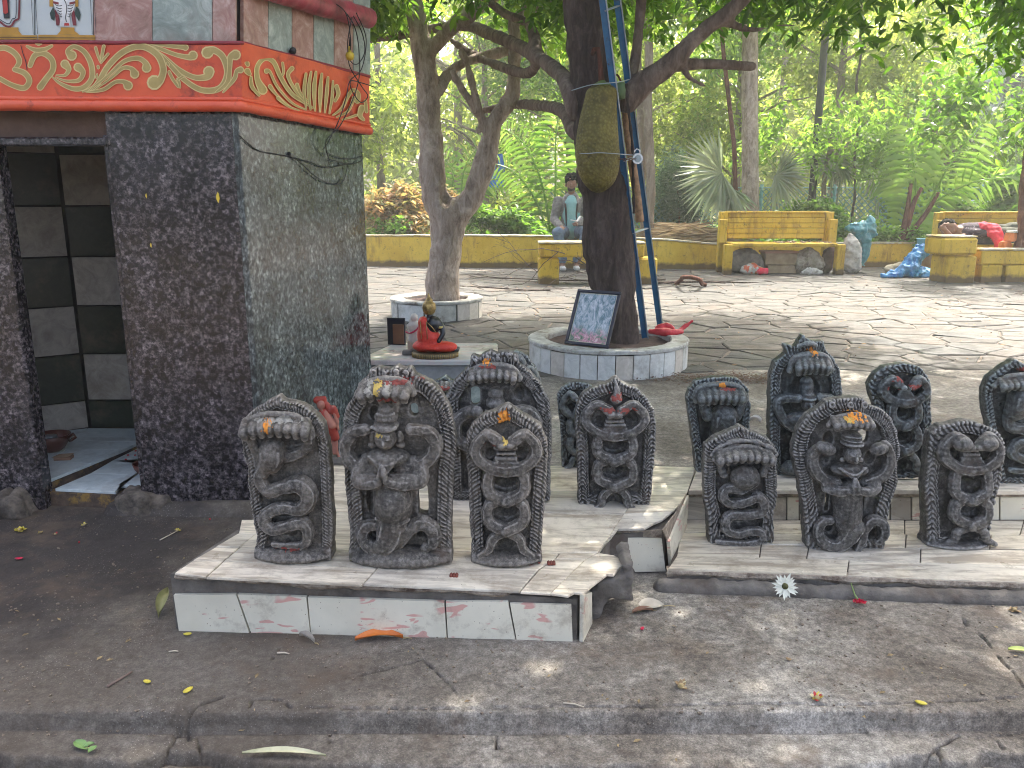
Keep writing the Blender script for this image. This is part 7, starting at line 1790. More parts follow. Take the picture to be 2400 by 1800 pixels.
for i, (px, py, m_, s_, lab) in enumerate(((2356, 575, (.55, .16, .04), .07, 'lower orange packet by the lying person\'s feet'), (2372, 556, (.60, .20, .07), .075, 'upper orange packet with a white top by the lying person\'s feet'))):
    p = V(px, py, 10.35); o_ = thing('orange_packet', lab, 'packet', p, .4)
    MB().box((0, 0, 0), (s_, s_*.7, s_*.8), 0, .02, .014).build('packet', basic('orange_plastic_%d' % i, m_, tuple(v*1.25 for v in m_), 14, .6, .4, .008, 40), o_)
    if i: MB().box((.01, -.01, .068), (.08, .05, .012), 0, .006, .005).build('packet_top', WHITEP, o_)
# sacks and rubbish
CANV = basic('dirty_canvas', (.24, .20, .16), (.48, .43, .37), 12, .95, .6, .012, 45, dirt=(.15, .10, .08), dscale=7)
GREYS = basic('grey_brown_sacking', (.10, .085, .075), (.24, .21, .18), 12, .95, .6, .012, 45); WHS = basic('white_woven_sack', (.40, .38, .35), (.62, .60, .56), 12, .85, .6, .012, 45, dirt=(.22, .19, .16), dscale=8)
TEALP = basic('teal_plastic_sheet', (.03, .16, .20), (.09, .32, .38), 9, .35, .7, .015, 30); BLUEP = basic('bright_blue_tarpaulin', (.01, .12, .38), (.04, .30, .62), 10, .35, .8, .015, 30)
def at(px, py, Y, z=None): p = V(px, py, Y); return Vector((p.x, Y, p.z if z is None else z))
cloth_lump('grey_sack', 'bulging grey sack under the left end of the sunny bench', 'sack', at(1742, 610, YS+.3, .0), [[(-.12, 0, .15, .14), (.05, 0, .20, .15), (.16, 0, .14, .12)], [(.2, -.05, .2, .04), (.24, -.06, .1, .03)]], GREYS, seed=3)
cloth_lump('canvas_sack', 'large tan canvas sack under the right end of the sunny bench', 'sack', at(1892, 610, YS+.3, .0), [[(-.12, 0, .12, .13), (0, 0, .20, .13), (.12, 0, .12, .13)], [(0, 0, .30, .05), (.05, 0, .2, .08)]], CANV, seed=4)
cloth_lump('dark_bundle', 'dark brown bundle wedged between the tan sack and the bench leg', 'bundle', at(1940, 610, YS+.32, .0), [[(-.02, 0, .12, .10), (.04, 0, .28, .08)]], basic('dark_rag', (.05, .028, .024), (.15, .09, .075), 12, .95, .6, .012, 45), seed=5)
cb = thing('cardboard_boxes', 'stack of two battered cardboard cartons under the middle of the sunny bench', 'boxes', at(1825, 625, YS+.34, 0))
CARD = basic('worn_cardboard', (.24, .16, .10), (.40, .30, .20), 9, .9, .3, .006, 50)
MB().box((0, 0, .06), (.20, .14, .055), .03, .006, .006).build('carton', CARD, cb); MB().box((-.01, 0, .20), (.22, .14, .075), -.03, .006, .008).build('carton', CARD, cb); MB().box((-.02, -.02, .295), (.24, .13, .014), .02, .004, .004).build('carton_lid', basic('pinkish_card', (.34, .17, .12), (.46, .26, .19), 9, .9, .3, .006, 50), cb)
cloth_lump('striped_bag', 'crumpled white bag with orange print lying under the left of the sunny bench', 'bag', at(1762, 635, YS+.12, .0), [[(-.10, 0, .06, .06), (0, 0, .07, .07), (.12, 0, .05, .05)]], basic('white_bag_orange_print', (.50, .48, .45), (.66, .64, .60), 10, .6, .5, .01, 40, dirt=(.55, .10, .03), dscale=9, dth=(.5, .54)), seed=6)
cloth_lump('red_bundle', 'small round bright red bundle on the ground below the sunny bench', 'bundle', at(1787, 637, YS+.02, .0), [[(-.03, 0, .05, .05), (.04, 0, .05, .05)]], REDCL, .009, .012, seed=7)
cloth_lump('rag_heap', 'low heap of white and grey rags in front of the tan sack', 'rags', at(1905, 640, YS+.05, .0), [[(-.14, 0, .03, .03), (-.04, .0, .05, .05), (.10, 0, .03, .035)]], WHS, .009, .018, 16, 8)
cloth_lump('white_sack', 'upright white woven sack leaning beside the right end of the sunny bench', 'sack', at(1994, 640, YS+.32, .0), [[(0, 0, .10, .12), (.0, 0, .25, .12), (-.03, 0, .42, .09), (-.05, 0, .50, .05)]], WHS, seed=9)
cloth_lump('teal_plastic_bag', 'crumpled teal blue plastic bag piled on top of the white sack', 'bag', at(2012, 600, YS+.44, .0), [[(-.14, -.02, .62, .07), (0, 0, .58, .11), (.13, 0, .66, .09)], [(.05, 0, .5, .10), (.08, .0, .35, .07), (.05, 0, .12, .05)], [(.12, 0, .7, .08), (.18, 0, .55, .06)]], TEALP, .012, .03, 11, 10)
cloth_lump('blue_tarpaulin', 'bright blue tarpaulin crumpled on the ground left of the right bench', 'tarpaulin', at(2135, 640, 10.75, .0), [[(-.42, -.1, .02, .03), (-.25, -.05, .04, .05), (-.05, 0, .07, .09), (.15, -.05, .05, .07), (.22, -.12, .04, .06)], [(.0, .1, .12, .10), (.12, .15, .26, .11), (.2, .16, .34, .08)]], BLUEP, .012, .035, 12, 11)
cloth_lump('khaki_bundle', 'khaki bundle half wrapped in the blue tarpaulin', 'bundle', at(2103, 628, 10.95, .0), [[(-.1, 0, .07, .07), (.08, 0, .10, .08)]], basic('khaki_cloth', (.22, .19, .13), (.38, .34, .25), 9, .9, .5, .01, 40), seed=12)
bk2 = thing('blue_bucket', 'pale blue plastic bucket standing behind the blue tarpaulin', 'bucket', at(2168, 575, 11.2, .28))
MB().lathe([(.085, 0), (.11, .20), (.118, .205), (.112, .19), (.084, .01), (.001, .01)], n=22).build('pail', flat('pale_blue_plastic', (.10, .32, .42), .4), bk2)
MB().box((0, 0, .0), (.15, .15, .14)).build('bucket_stand', CARD, None, at(2168, 575, 11.2, .14)); tag(COL.objects[-1], 'cardboard carton under the pale blue bucket', 'box')
# litter on the seat of the sunny bench
mb = MB(); rs = random.Random(4)
for i in range(46):
    x = rs.uniform(bxl+.75, bxr-.15); mb.box((x, YS+rs.uniform(.08, .40), .436), (rs.uniform(.008, .02), rs.uniform(.006, .016), .008), rs.uniform(0, 3), 0, .003)
tag(mb.build('seat_litter', flat('mixed_crumbs', (.38, .30, .22), .9, 0, .8, 60)), 'crumbs and dry scraps strewn on the seat of the sunny bench', 'litter', kind='stuff')
# ================================================================ VEGETATION BEHIND THE WALL
def far_tree(name, label, x, y, H, r, tr, mat, seed, n=1500, per=6, L=.15, W=.035, zlow=.6, bark=None, lean=0.0, cat='tree', group=None, spread=.09, droop=.35):
    rs = np.random.RandomState(seed)
    t = thing(name, label, cat, (x, y, 0), 0, group)
    P_ = [(0, 0, -.05, tr), (lean*.3, 0, H*.3, tr*.85), (lean*.7, .05, H*.6, tr*.6), (lean, 0, H*.95, tr*.25)]
    mb = MB(); S_ = spline(P_, 6); mb.tube([Vector(p[:3]) for p in S_], [p[3]*(1+.06*math.sin(i*2.1)) for i, p in enumerate(S_)], 9); mb.build('trunk', bark or BARK_L, t)
    mb = MB()
    for i in range(9):
        a = rs.uniform(0, 6.28); z = rs.uniform(max(zlow, .2*H), H*.8); f = z/H
        p0 = Vector((lean*f, 0, z)); p1 = p0+Vector((math.cos(a)*r*.75, math.sin(a)*r*.75, r*rs.uniform(.1, .5))); m = (p0+p1)/2+Vector((0, 0, .12))
        mb.tube([p0, m, p1], [tr*.35, tr*.22, tr*.08], 5, False)
    mb.build('branch', bark or BARK_L, t); tag(COL.objects[-1], kind='stuff')
    blobs = []
    for i in range(7):
        a = rs.uniform(0, 6.28); q_ = rs.uniform(.1, .75)*r; z = rs.uniform(zlow+.25*r, H)
        blobs.append(((lean*z/H+math.cos(a)*q_, math.sin(a)*q_, z), (r*rs.uniform(.4, .65), r*rs.uniform(.4, .65), r*rs.uniform(.3, .5)), 1))
    P = crown_points(rs, n, blobs); P = P[P[:, 2] > zlow*.7+.2*np.sin(P[:, 0]*3)]
    leaf_mesh('crown', *rosettes(rs, P, per, spread, L, W, droop), mat, t, 'stuff', True)
    return t
FT = [ # x, y, H, r, trunk r, mat, leafcount
 (-2.6, 16.5, 6.0, 2.3, .10, LEAF_Y, 2100, 1.5, 'yellow-green leafy tree behind the left end of the yellow wall'),
 (-.6, 18.5, 6.5, 2.4, .10, LEAF_M, 2000, 1.8, 'mid-green tree seen between the two stems of the forked tree'),
 (1.2, 17.5, 6.2, 2.2, .09, LEAF_Y, 1900, 1.8, 'pale yellow-green tree just left of the jackfruit trunk'),
 (2.9, 19.0, 6.5, 2.5, .12, LEAF_Y, 2200, 1.2, 'sunlit yellow-green tree right of the jackfruit trunk'),
 (4.8, 17.8, 6.4, 2.3, .11, LEAF_M, 2000, 1.4, 'bright tree behind the sunny bench'),
 (6.6, 17.0, 6.2, 2.3, .11, LEAF_Y, 2100, 1.6, 'yellow-green tree behind the coconut seedling'),
 (8.8, 17.5, 6.5, 2.5, .12, LEAF_M, 2200, .9, 'dense green tree at the far right beyond the fence'),
 (11.2, 18.5, 6.8, 2.6, .12, LEAF_B, 2000, .6, 'blue-green tree at the extreme right'),
 (-5.2, 17.5, 6.2, 2.5, .12, LEAF_M, 1500, .8, 'green tree hidden mostly behind the shrine'),
 (3.2, 24, 8.0, 3.4, .16, LEAF_B, 2100, .4, 'hazy blue-green tree far behind the jackfruit trunk'),
 (-1.6, 25, 8.0, 3.6, .16, LEAF_Y, 2100, .3, 'hazy yellow-green tree far behind the forked tree'),
 (8.0, 25, 8.0, 3.6, .16, LEAF_Y, 2100, .4, 'hazy pale tree far behind the sunny bench'),
 (12.8, 26, 8.5, 3.8, .16, LEAF_M, 2000, .4, 'hazy green tree far off at the right'),
 (-7.0, 25, 8.0, 3.6, .16, LEAF_M, 1500, .4, 'hazy green tree far off at the left'),
 (18.5, 26, 8.5, 3.8, .16, LEAF_Y, 1500, .4, 'hazy tree beyond the right border of the photograph')]
for i, (x, y, H, r, tr_, m, n, zl, lab) in enumerate(FT):
    far_tree('leafy_tree', lab, x, y, H, r, tr_, m, 50+i, n, 6, .15 if y < 20 else .22, .038 if y < 20 else .058, zl, BARK_L)
# far wood as one mass
rs = np.random.RandomState(77)
n = 15000; X_ = rs.uniform(-26, 38, n); Y_ = rs.uniform(31, 36, n); Z_ = rs.uniform(0, 9.5, n)*(0.85+.2*np.sin(X_*.7)); P = np.stack([X_, Y_, Z_], 1)
P = P[fbm(P[:, 0], P[:, 2], .5, 4, 3) > -.5]
leaf_mesh('distant_wood', *rosettes(rs, P, 3, .25, .50, .14), LEAF_Y, None, 'stuff', True)
# named trunks that stand out
def plain_trunk(name, label, pxb, pyb, pxt, pyt, Y, wpx, mat, cat='tree', crownmat=None, seed=1, wob=.03, top_extra=1.0):
    a_ = V(pxb, pyb, Y); b_ = V(pxt, pyt, Y); t = thing(name, label, cat, (a_.x, Y, 0))
    d = Vector((b_.x-a_.x, 0, b_.z-a_.z)); r_ = wpx*mpp(Y, 1.)/2
    rs_ = random.Random(seed); pts_ = []
    for i in range(13):
        f = -a_.z/ d.z + (1+top_extra+a_.z/d.z)*i/12
        pts_.append(Vector((d.x*f+rs_.uniform(-wob, wob), rs_.uniform(-wob, wob), a_.z+d.z*f)))
    S_ = [Vector(q_) for q_ in spline([tuple(p) for p in pts_], 4)]
    MB().tube(S_, [r_*(1.06-.25*i/len(S_)+.03*math.sin(i*1.7)) for i in range(len(S_))], 12).build('trunk', mat, t)
    if crownmat:
        rs2 = np.random.RandomState(seed+900); top = S_[-1]
        P = crown_points(rs2, 700, [((top.x, 0, top.z), (1.3, 1.2, .8), 1), ((top.x+.8, 0, top.z-.3), (.9, .9, .5), .6), ((top.x-.8, .2, top.z-.2), (.9, .9, .5), .6)])
        leaf_mesh('crown', *rosettes(rs2, P, 6, .08, .14, .034), crownmat, t, 'stuff', True)
    return t
plain_trunk('straight_tree', 'tree with a thick straight brown-grey trunk rising directly behind the sunny bench', 1758, 500, 1757, 170, 13.4, 40, BARK_B, crownmat=LEAF_M, seed=2, wob=.01)
plain_trunk('slender_tree', 'slender reddish stem leaning close to the left of the thick straight trunk', 1733, 500, 1706, 225, 13.2, 11, BARK_R, crownmat=LEAF_M, seed=3, wob=.02)
plain_trunk('grey_tree', 'pale grey tree trunk seen just right of the ladder', 1524, 520, 1520, 230, 12.9, 22, BARK_L, crownmat=LEAF_Y, seed=4, wob=.02)
plain_trunk('grey_tree', 'darker grey trunk between the ladder and the pale trunk', 1507, 520, 1500, 230, 13.1, 18, BARK_L, crownmat=LEAF_M, seed=5, wob=.02)
plain_trunk('thin_tree', 'very thin dark sapling stem left of the coconut seedling', 2004, 500, 2010, 240, 13.6, 6, BARK_D, crownmat=LEAF_Y, seed=6, wob=.04)
plain_trunk('thin_tree', 'pale crooked stem behind the right end of the sunny bench', 1930, 500, 1936, 400, 13.8, 12, BARK_L, crownmat=LEAF_M, seed=7, wob=.04)
plain_trunk('edge_tree', 'tree with red-brown bark at the right edge, standing behind the block wall', 2392, 590, 2412, 400, 10.3, 30, BARK_R, crownmat=LEAF_N, seed=8, wob=.02)
pst = thing('lamp_post', 'dark metal post standing among the plants right of the thick trunk', 'post', (V(1902, 470, 14.2).x, 14.2, 0))
MB().tube([(0, 0, -.05), (.01, 0, 5.6)], .062, 12).build('post', flat('dark_post', (.03, .03, .035), .6, 0, .4, 8), pst)
MB().box((.01, 0, 1.0), (.07, .07, .03), bev=.01).build('collar', flat('dark_post_b', (.04, .04, .045), .6), pst)
# fan palms
def fan(parent, c, R_, n, a0, a1, mat, tilt=.25, name='leaf', wv=.045, seed=1, sag=.1):
    rs_ = random.Random(seed); vs = []; fs = []
    for i in range(n):
        a = a0+(a1-a0)*i/(n-1)+rs_.uniform(-.02, .02); L_ = R_*rs_.uniform(.86, 1.06)
        d = Vector((math.cos(a), tilt*math.sin(i*1.3)*.3-.15, math.sin(a))); s_ = Vector((-math.sin(a), 0, math.cos(a)))
        k = len(vs); w = wv*R_
        vs += [c, c+d*L_*.45+s_*w+Vector((0, -.02, 0)), c+d*L_+Vector((0, 0, -sag*L_)), c+d*L_*.45-s_*w+Vector((0, .02, 0)), c+d*L_*.45+Vector((0, -.03*(1 if i % 2 else -1), 0))]
        fs += [(k, k+1, k+4), (k, k+4, k+3), (k+1, k+2, k+4), (k+4, k+2, k+3)]
    MB().add(vs, fs).build(name, mat, parent)
def fan_palm(label, stems, x, Y, mat, seed):
    t = thing('fan_palm', label, 'palm', (x, Y, 0)); rs_ = random.Random(seed)
    for (px, py, rpx, a0, a1, n) in stems:
        c = V(px, py, Y-.2)-Vector((x, Y, 0)); base = Vector((rs_.uniform(-.08, .08), 0, 0))
        m = (base+c)/2+Vector((0, 0, .12)); MB().tube([base, m, c], [.022, .016, .012], 6).build('leaf_stalk', LEAF_FP, t)
        fan(t, c, rpx*mpp(Y, 1.0), n, a0, a1, mat, seed=seed+px)
    return t
fan_palm('fan palm whose big pleated leaf spreads left of the thick straight trunk', [(1692, 405, 118, R(100), R(300), 34), (1712, 440, 80, R(200), R(330), 20)], V(1725, 530, 12.9).x, 12.9, LEAF_FP, 3)
fan_palm('fan palm whose silvery leaf spreads right of the thick straight trunk', [(1818, 410, 88, R(-95), R(75), 26)], V(1775, 530, 13.0).x, 13.0, LEAF_FP, 8)
fan_palm('small fan palm with drooping grey leaves right of the dark post', [(1955, 375, 60, R(150), R(380), 22), (1975, 395, 50, R(200), R(400), 18)], V(1945, 520, 14.0).x, 14.0, LEAF_FP, 14)
fan_palm('little fan palm glimpsed low behind the coconut seedling', [(2062, 412, 46, R(20), R(190), 16), (2050, 430, 40, R(120), R(260), 14)], V(2055, 520, 14.6).x, 14.6, LEAF_FP, 19)
def frond(parent, pts, L_, n, mat, up=.5, name='frond', seed=1, w=.020):
    """feather palm leaf : arching rib with leaflets"""
    rs_ = random.Random(seed); S_ = [Vector(q_) for q_ in spline([tuple(p) for p in pts], 10)]
    mb = MB(); mb.tube(S_, [.020*(1-.8*i/len(S_))+.003 for i in range(len(S_))], 5)
    N_ = len(S_); vs = []; fs = []
    for i in range(n):
        f = .12+.88*i/(n-1); q_ = f*(N_-1); j = min(int(q_), N_-2); p = S_[j].lerp(S_[j+1], q_-j); t_ = (S_[j+1]-S_[j]).normalized()
        ll = L_*math.sin(math.pi*min(.97, .14+.80*f))**.6*rs_.uniform(.9, 1.05)
        side = t_.cross(Vector((0, -1, .15))).normalized()
        for sg in (-1, 1):
            d = (side*sg+t_*up+Vector((0, 0, -.12))).normalized(); k = len(vs); nn = t_*w
            vs += [p, p+d*ll*.5+nn+Vector((0, 0, .01)), p+d*ll+Vector((0, rs_.uniform(-.03, .03), -ll*.22)), p+d*ll*.5-nn]
            fs += [(k, k+1, k+2), (k, k+2, k+3)]
    mb.add(vs, fs); mb.build(name, mat, parent)
def feather_palm(label, x, Y, fronds, mat, seed, stems=()):
    t = thing('coconut_seedling', label, 'palm', (x, Y, 0))
    o = Vector((x, Y, 0))
    for i, (P_, Lp, up) in enumerate(fronds):
        frond(t, [V(a, b, Y+dy)-o for a, b, dy in P_], Lp*mpp(Y, 1.0), 19, mat, up, seed=seed+i)
    for P_ in stems:
        Q_ = [V(a, b, Y)-o for a, b in P_]; MB().tube([Vector(v) for v in spline([tuple(v) for v in Q_], 6)], [.05*(1-.5*i/(6*(len(Q_)-1)+1)) for i in range(6*(len(Q_)-1)+1)], 7).build('stem', BARK_R, t)
    return t
feather_palm('young coconut palm with long feathery fronds left of the lying person', V(2115, 560, 12.7).x, 12.7,
   [([(2120, 556, 0), (2145, 470, 0), (2142, 380, 0), (2132, 290, .1)], 95, .35), ([(2125, 556, 0), (2180, 470, 0), (2230, 380, -.1), (2300, 290, -.2)], 100, .5), ([(2122, 556, 0), (2185, 480, 0), (2290, 425, -.2), (2420, 415, -.3)], 60, .6),
    ([(2118, 556, 0), (2120, 470, .1), (2080, 420, .2), (2010, 425, .3)], 55, .5), ([(2122, 556, 0), (2210, 470, .2), (2300, 440, .3), (2380, 455, .3)], 50, .5)], LEAF_P, 3, [[(2118, 562), (2140, 480), (2160, 440)], [(2122, 562), (2170, 500), (2200, 450)], [(2112, 562), (2125, 500), (2135, 430)]])
feather_palm('feathery palm seen between the forked tree and the jackfruit trunk', V(1290, 560, 14.0).x, 14.0,
   [([(1295, 560, 0), (1302, 440, 0), (1302, 330, 0), (1310, 260, .1)], 76, .35), ([(1290, 560, 0), (1250, 460, 0), (1200, 400, 0), (1140, 380, 0)], 50, .5), ([(1292, 560, 0), (1270, 430, 0), (1230, 340, 0), (1180, 300, 0)], 56, .5), ([(1298, 560, 0), (1340, 450, .2), (1370, 380, .2), (1430, 340, .3)], 70, .5)], LEAF_P, 13)
feather_palm('feathery palm behind the forked tree', V(1090, 560, 14.8).x, 14.8, [([(1085, 560, 0), (1080, 460, 0), (1095, 380, 0), (1150, 320, 0)], 60, .5), ([(1085, 560, 0), (1060, 470, 0), (1060, 400, 0), (1020, 350, 0)], 60, .5), ([(1085, 560, 0), (1110, 450, .1), (1160, 420, .1), (1220, 430, .2)], 50, .5)], LEAF_P, 23)
# bushes and undergrowth
def bush(name, label, px0, px1, pyt, Y, mat, n, L, W, seed, dep=.6, z0=0.0, cat='bush', per=7, zb=.0):
    a_ = V(px0, pyt, Y); b_ = V(px1, pyt, Y); x = (a_.x+b_.x)/2; w = (b_.x-a_.x)/2; H = a_.z
    t = thing(name, label, cat, (x, Y, 0)); rs_ = np.random.RandomState(seed)
    blobs = [((rs_.uniform(-.6, .6)*w, rs_.uniform(-.3, .3)*dep, H*rs_.uniform(.25, .68)), (w*rs_.uniform(.35, .55), dep*.6, H*rs_.uniform(.28, .38)), 1) for _ in range(6)]
    P = crown_points(rs_, n, blobs); P = P[P[:, 2] > .03]
    leaf_mesh('foliage', *rosettes(rs_, P, per, L*.35, L, W, .0), mat, t, 'stuff', True)
    mb = MB()
    for i in range(7):
        q_ = P[rs_.randint(len(P))]; mb.tube([(rs_.uniform(-.1, .1), 0, 0), (q_[0]*.5, q_[1]*.5, q_[2]*.55), tuple(q_)], [.014, .010, .005], 4, False)
    tag(mb.build('stem', BARK_R, t), kind='stuff'); return t
bush('croton_bush', 'orange and green croton bush right beside the shrine wall', 838, 1010, 372, 13.4, LEAF_O, 1300, .16, .035, 1)
bush('croton_bush', 'lower orange-tinged croton bush behind the forked tree', 985, 1110, 400, 14.0, LEAF_O, 700, .15, .033, 2)
bush('leafy_bush', 'bright green bush behind the seated man\'s wall', 1080, 1300, 450, 13.2, LEAF_G, 900, .12, .03, 3)
bush('leafy_bush', 'round clipped-looking bush behind the wall left of the seated man', 1120, 1260, 440, 14.4, LEAF_Y, 700, .10, .028, 4)
bush('feathery_bush', 'soft blue-green feathery bush right of the ladder', 1535, 1680, 330, 15.2, LEAF_B, 1700, .13, .016, 5, 1.0)
bush('leafy_bush', 'bright leafy weeds behind the right half of the sunny bench', 1830, 1990, 462, 13.2, LEAF_G, 1000, .12, .036, 6)
bush('leafy_bush', 'bright green weeds between the teal bag and the right bench', 1980, 2190, 500, 12.75, LEAF_G, 1400, .10, .03, 7)
bush('leafy_bush', 'tall bright weeds behind the lying person\'s bench', 2200, 2330, 470, 12.9, LEAF_G, 900, .12, .04, 8)
bush('leafy_bush', 'broad yellow-green leaves at the far right behind the bench', 2320, 2440, 478, 12.8, LEAF_G, 700, .18, .06, 9)
bush('broad_leaf_sapling', 'sapling with bright broad leaves standing out at the right edge', 2330, 2430, 345, 13.2, LEAF_G, 160, .24, .07, 10, .5)
bush('leafy_bush', 'green weeds on the ground left of the jackfruit trunk behind the wall', 1290, 1420, 470, 13.6, LEAF_M, 800, .12, .03, 11)
bush('leafy_bush', 'low green weeds behind the wall near the shrine', 830, 1000, 505, 12.95, LEAF_G, 800, .10, .028, 12)
bush('leafy_bush', 'dark green shrub beyond the fence behind the coconut seedling', 2020, 2330, 380, 15.8, LEAF_M, 1300, .14, .04, 13, 1.0)
bush('leafy_bush', 'shrub at the far left of the garden, mostly behind the shrine', 700, 860, 380, 14.6, LEAF_M, 800, .14, .04, 14, 1.0)
# undergrowth everywhere
rs = np.random.RandomState(5); n = 9000
P = np.stack([rs.uniform(-4.5, 10.5, n), 12.45+rs.uniform(0, 1, n)**1.4*8, rs.uniform(0, .42, n)], 1); P[:, 1] += np.maximum(0, np.abs(P[:, 0]-2.5)-2)*.10
P = P[(fbm(P[:, 0], P[:, 1], .8, 3, 3) > -.12) & ~((P[:, 0] > 1.55) & (P[:, 0] < 3.1) & (P[:, 1] < 13.6))]
leaf_mesh('undergrowth', *rosettes(rs, P, 5, .06, .11, .028, -.2), LEAF_G, None, 'stuff', True)
# heap of dry stalks
rs = np.random.RandomState(8); n = 3000
a = rs.uniform(-.5, .5, n); cx = V(1600, 520, 12.75).x
C_ = np.stack([cx+rs.normal(0, .48, n), 12.85+rs.normal(0, .25, n), np.zeros(n)], 1); C_[:, 2] = .30+.33*np.exp(-((C_[:, 0]-cx)/.6)**2)*rs.uniform(.1, 1, n)
D_ = np.stack([np.cos(a)*np.sign(rs.rand(n)-.5), rs.normal(0, .3, n), np.sin(a)*.6], 1)
leaf_mesh('dry_stalk_heap', C_, D_, np.stack([rs.normal(0, 1, n), rs.normal(0, 1, n), np.ones(n)], 1), rs.uniform(.15, .45, n), rs.uniform(.006, .014, n), STRAW, None, None, True); tag(COL.objects[-1], 'heap of pale dry stalks behind the yellow wall left of the sunny bench', 'heap', kind='stuff')
dm = MB(); dm.lathe([(.9, 0), (.8, .2), (.5, .38), (.2, .46), (.001, .48)], n=24, sx=1.0, sy=.5); tag(dm.build('earth_mound', DIRT, None, (cx, 12.95, -.05)), kind='structure')
# chain link fence
fen = thing('chain_link_fence', 'blue-green chain link fence running behind the garden plants', 'fence', (0, 0, 0))
FM_ = flat('green_coated_wire', (.12, .28, .27), .5); mb = MB(); YFn = 15.2
def quadw(a, b, w=.008):
    a = Vector(a); b = Vector(b); d = (b-a).normalized(); s_ = Vector((d.z, 0, -d.x))*w; mb.add([a-s_, a+s_, b+s_, b-s_], [(0, 1, 2, 3)])
x = 1.8
while x < 10.2:
    for sg in (-1, 1):
        z = 0.05; xx = x
        quadw((x, YFn, .05), (x+sg*1.15, YFn+.01*sg, 1.20))
    x += .115
o = mb.build('wire_mesh', FM_, fen); tag(o, kind='stuff')
for x in np.arange(1.9, 10.3, 1.35): MB().tube([(x, YFn+.03, -.05), (x, YFn+.03, 1.28)], .032, 8).build('fence_post', FM_, fen)
MB().tube([(1.8, YFn+.02, 1.22), (10.2, YFn+.02, 1.22)], .014, 6).build('rail', FM_, fen)
# pale building piece and pillar at the right
pb = thing('grey_building', 'pale blue-grey building glimpsed through the leaves at the upper right', 'building', (V(2350, 400, 20).x, 20.0, 0))
BLG = basic('pale_grey_render', (.36, .41, .46), (.46, .51, .56), 1.5, .9, .2, .01, 20, 'World')
MB().box((0, .5, 2.6), (.42, .5, 2.7), bev=.02).build('wall', BLG, pb); MB().box((.0, -.03, 3.6), (.22, .03, .30)).build('window', flat('dark_glass', (.03, .04, .05), .1), pb); MB().box((0, -.05, 3.27), (.27, .05, .03)).build('window_sill', BLG, pb)
pb2 = thing('brick_pillar', 'short brownish pillar behind the bench back at the right', 'pillar', (V(2272, 440, 14.6).x, 14.6, 0))
MB().box((0, 0, .45), (.24, .2, .5), bev=.01).build('shaft', basic('brown_render', (.14, .10, .075), (.24, .18, .14), 8, .9, .4, .01, 30), pb2); MB().box((0, 0, .97), (.27, .23, .03), bev=.01).build('cap', BLG, pb2)
bs = thing('blue_sheet', 'scrap of blue sheet glimpsed between the stems of the forked tree', 'sheet', (V(1165, 400, 16).x, 16, V(1165, 400, 16).z))
MB().add([(-.16, 0, -.35), (.12, .02, -.30), (.16, 0, .05), (.10, .05, .32), (-.05, 0, .30), (-.12, .04, 0)], [(0, 1, 2, 3, 4, 5)]).build('sheet', flat('strong_blue_plastic', (.03, .16, .55), .5), bs)
MB().tube([(0, .05, -1.2), (0, .05, .4)], .02, 6).build('stick', BARK_R, bs)
rsg = thing('red_sign', 'small dull red board behind the mesh fence right of the ladder', 'sign', (V(1577, 435, 15.6).x, 15.6, V(1577, 435, 15.6).z))
MB().box((0, 0, 0), (.26, .02, .15), bev=.01).build('board', flat('dull_red_board', (.22, .025, .05), .6), rsg); MB().tube([(0, .04, -1), (0, .04, .1)], .025, 6).build('post', FM_, rsg)
# ================================================================ SMALL THINGS ON THE FLOOR
def zf(x, y): return float(zground(np.array([[x]]), np.array([[y]]))[0, 0])
def gp(px, py): 
    z = 0.0
    for _ in range(4): p = G(px, py, z); z = zf(p.x, p.y) if p.y < 2.0 else 0.0
    return Vector((p.x, p.y, z))
def leaf(name, label, a, b, w, mat, curl=.01, lift=.003, stem=None, bend=0.0, group=None, cat='leaf'):
    """leaf from point a to point b on the floor, width w px"""
    A = a; B = b; d = B-A; L = d.length; d.normalize(); s_ = Vector((-d.y, d.x, 0)); n = 11
    W = w; vs = []; fs = []
    for i in range(n):
        f = i/(n-1); ww = W*.5*math.sin(math.pi*min(1, f*.97+.02))**.75*(1.15-.3*f); c_ = A+d*L*f+s_*bend*L*math.sin(math.pi*f)
        z = lift+curl*math.sin(math.pi*f)*.5
        vs += [c_+s_*ww+Vector((0, 0, z+curl*.8)), c_+s_*ww*.5+Vector((0, 0, z+curl*.15)), c_+Vector((0, 0, z)), c_-s_*ww*.5+Vector((0, 0, z+curl*.2)), c_-s_*ww+Vector((0, 0, z+curl*.7))]
    for i in range(n-1):
        for j in range(4): k = i*5+j; fs.append((k, k+1, k+6, k+5))
    o = Vector(A); t = thing(name, label, cat, o, 0, group)
    MB().add([Vector(v)-o for v in vs], fs, True).build('blade', mat, t)
    if stem: MB().tube([d*L+Vector((0, 0, lift)), d*(L+stem*.5)+s_*.003+Vector((0, 0, lift)), d*(L+stem)+Vector((0, 0, .003))], [.0016, .0013, .001], 5).build('leaf_stem', stem_m, t)
    return t
stem_m = flat('dry_stem', (.36, .28, .14), .7)
O_M = basic('orange_fallen_leaf', (.52, .13, .015), (.66, .21, .03), 25, .45, .4, .002, 80, dirt=(.16, .05, .02), dscale=30, dth=(.62, .68))
leaf('fallen_leaf', 'long bright orange leaf lying before the front tiles of the left platform', gp(832, 1506), gp(945, 1500), .030, O_M, .012, .004, .020, .10)
leaf('fallen_leaf', 'pale heart-shaped leaf lying right of the broken concrete lump', gp(1497, 1425), gp(1555, 1424), .052, basic('pale_dry_leaf', (.46, .40, .31), (.62, .57, .47), 20, .8, .4, .002, 60), .008, .004, .03)
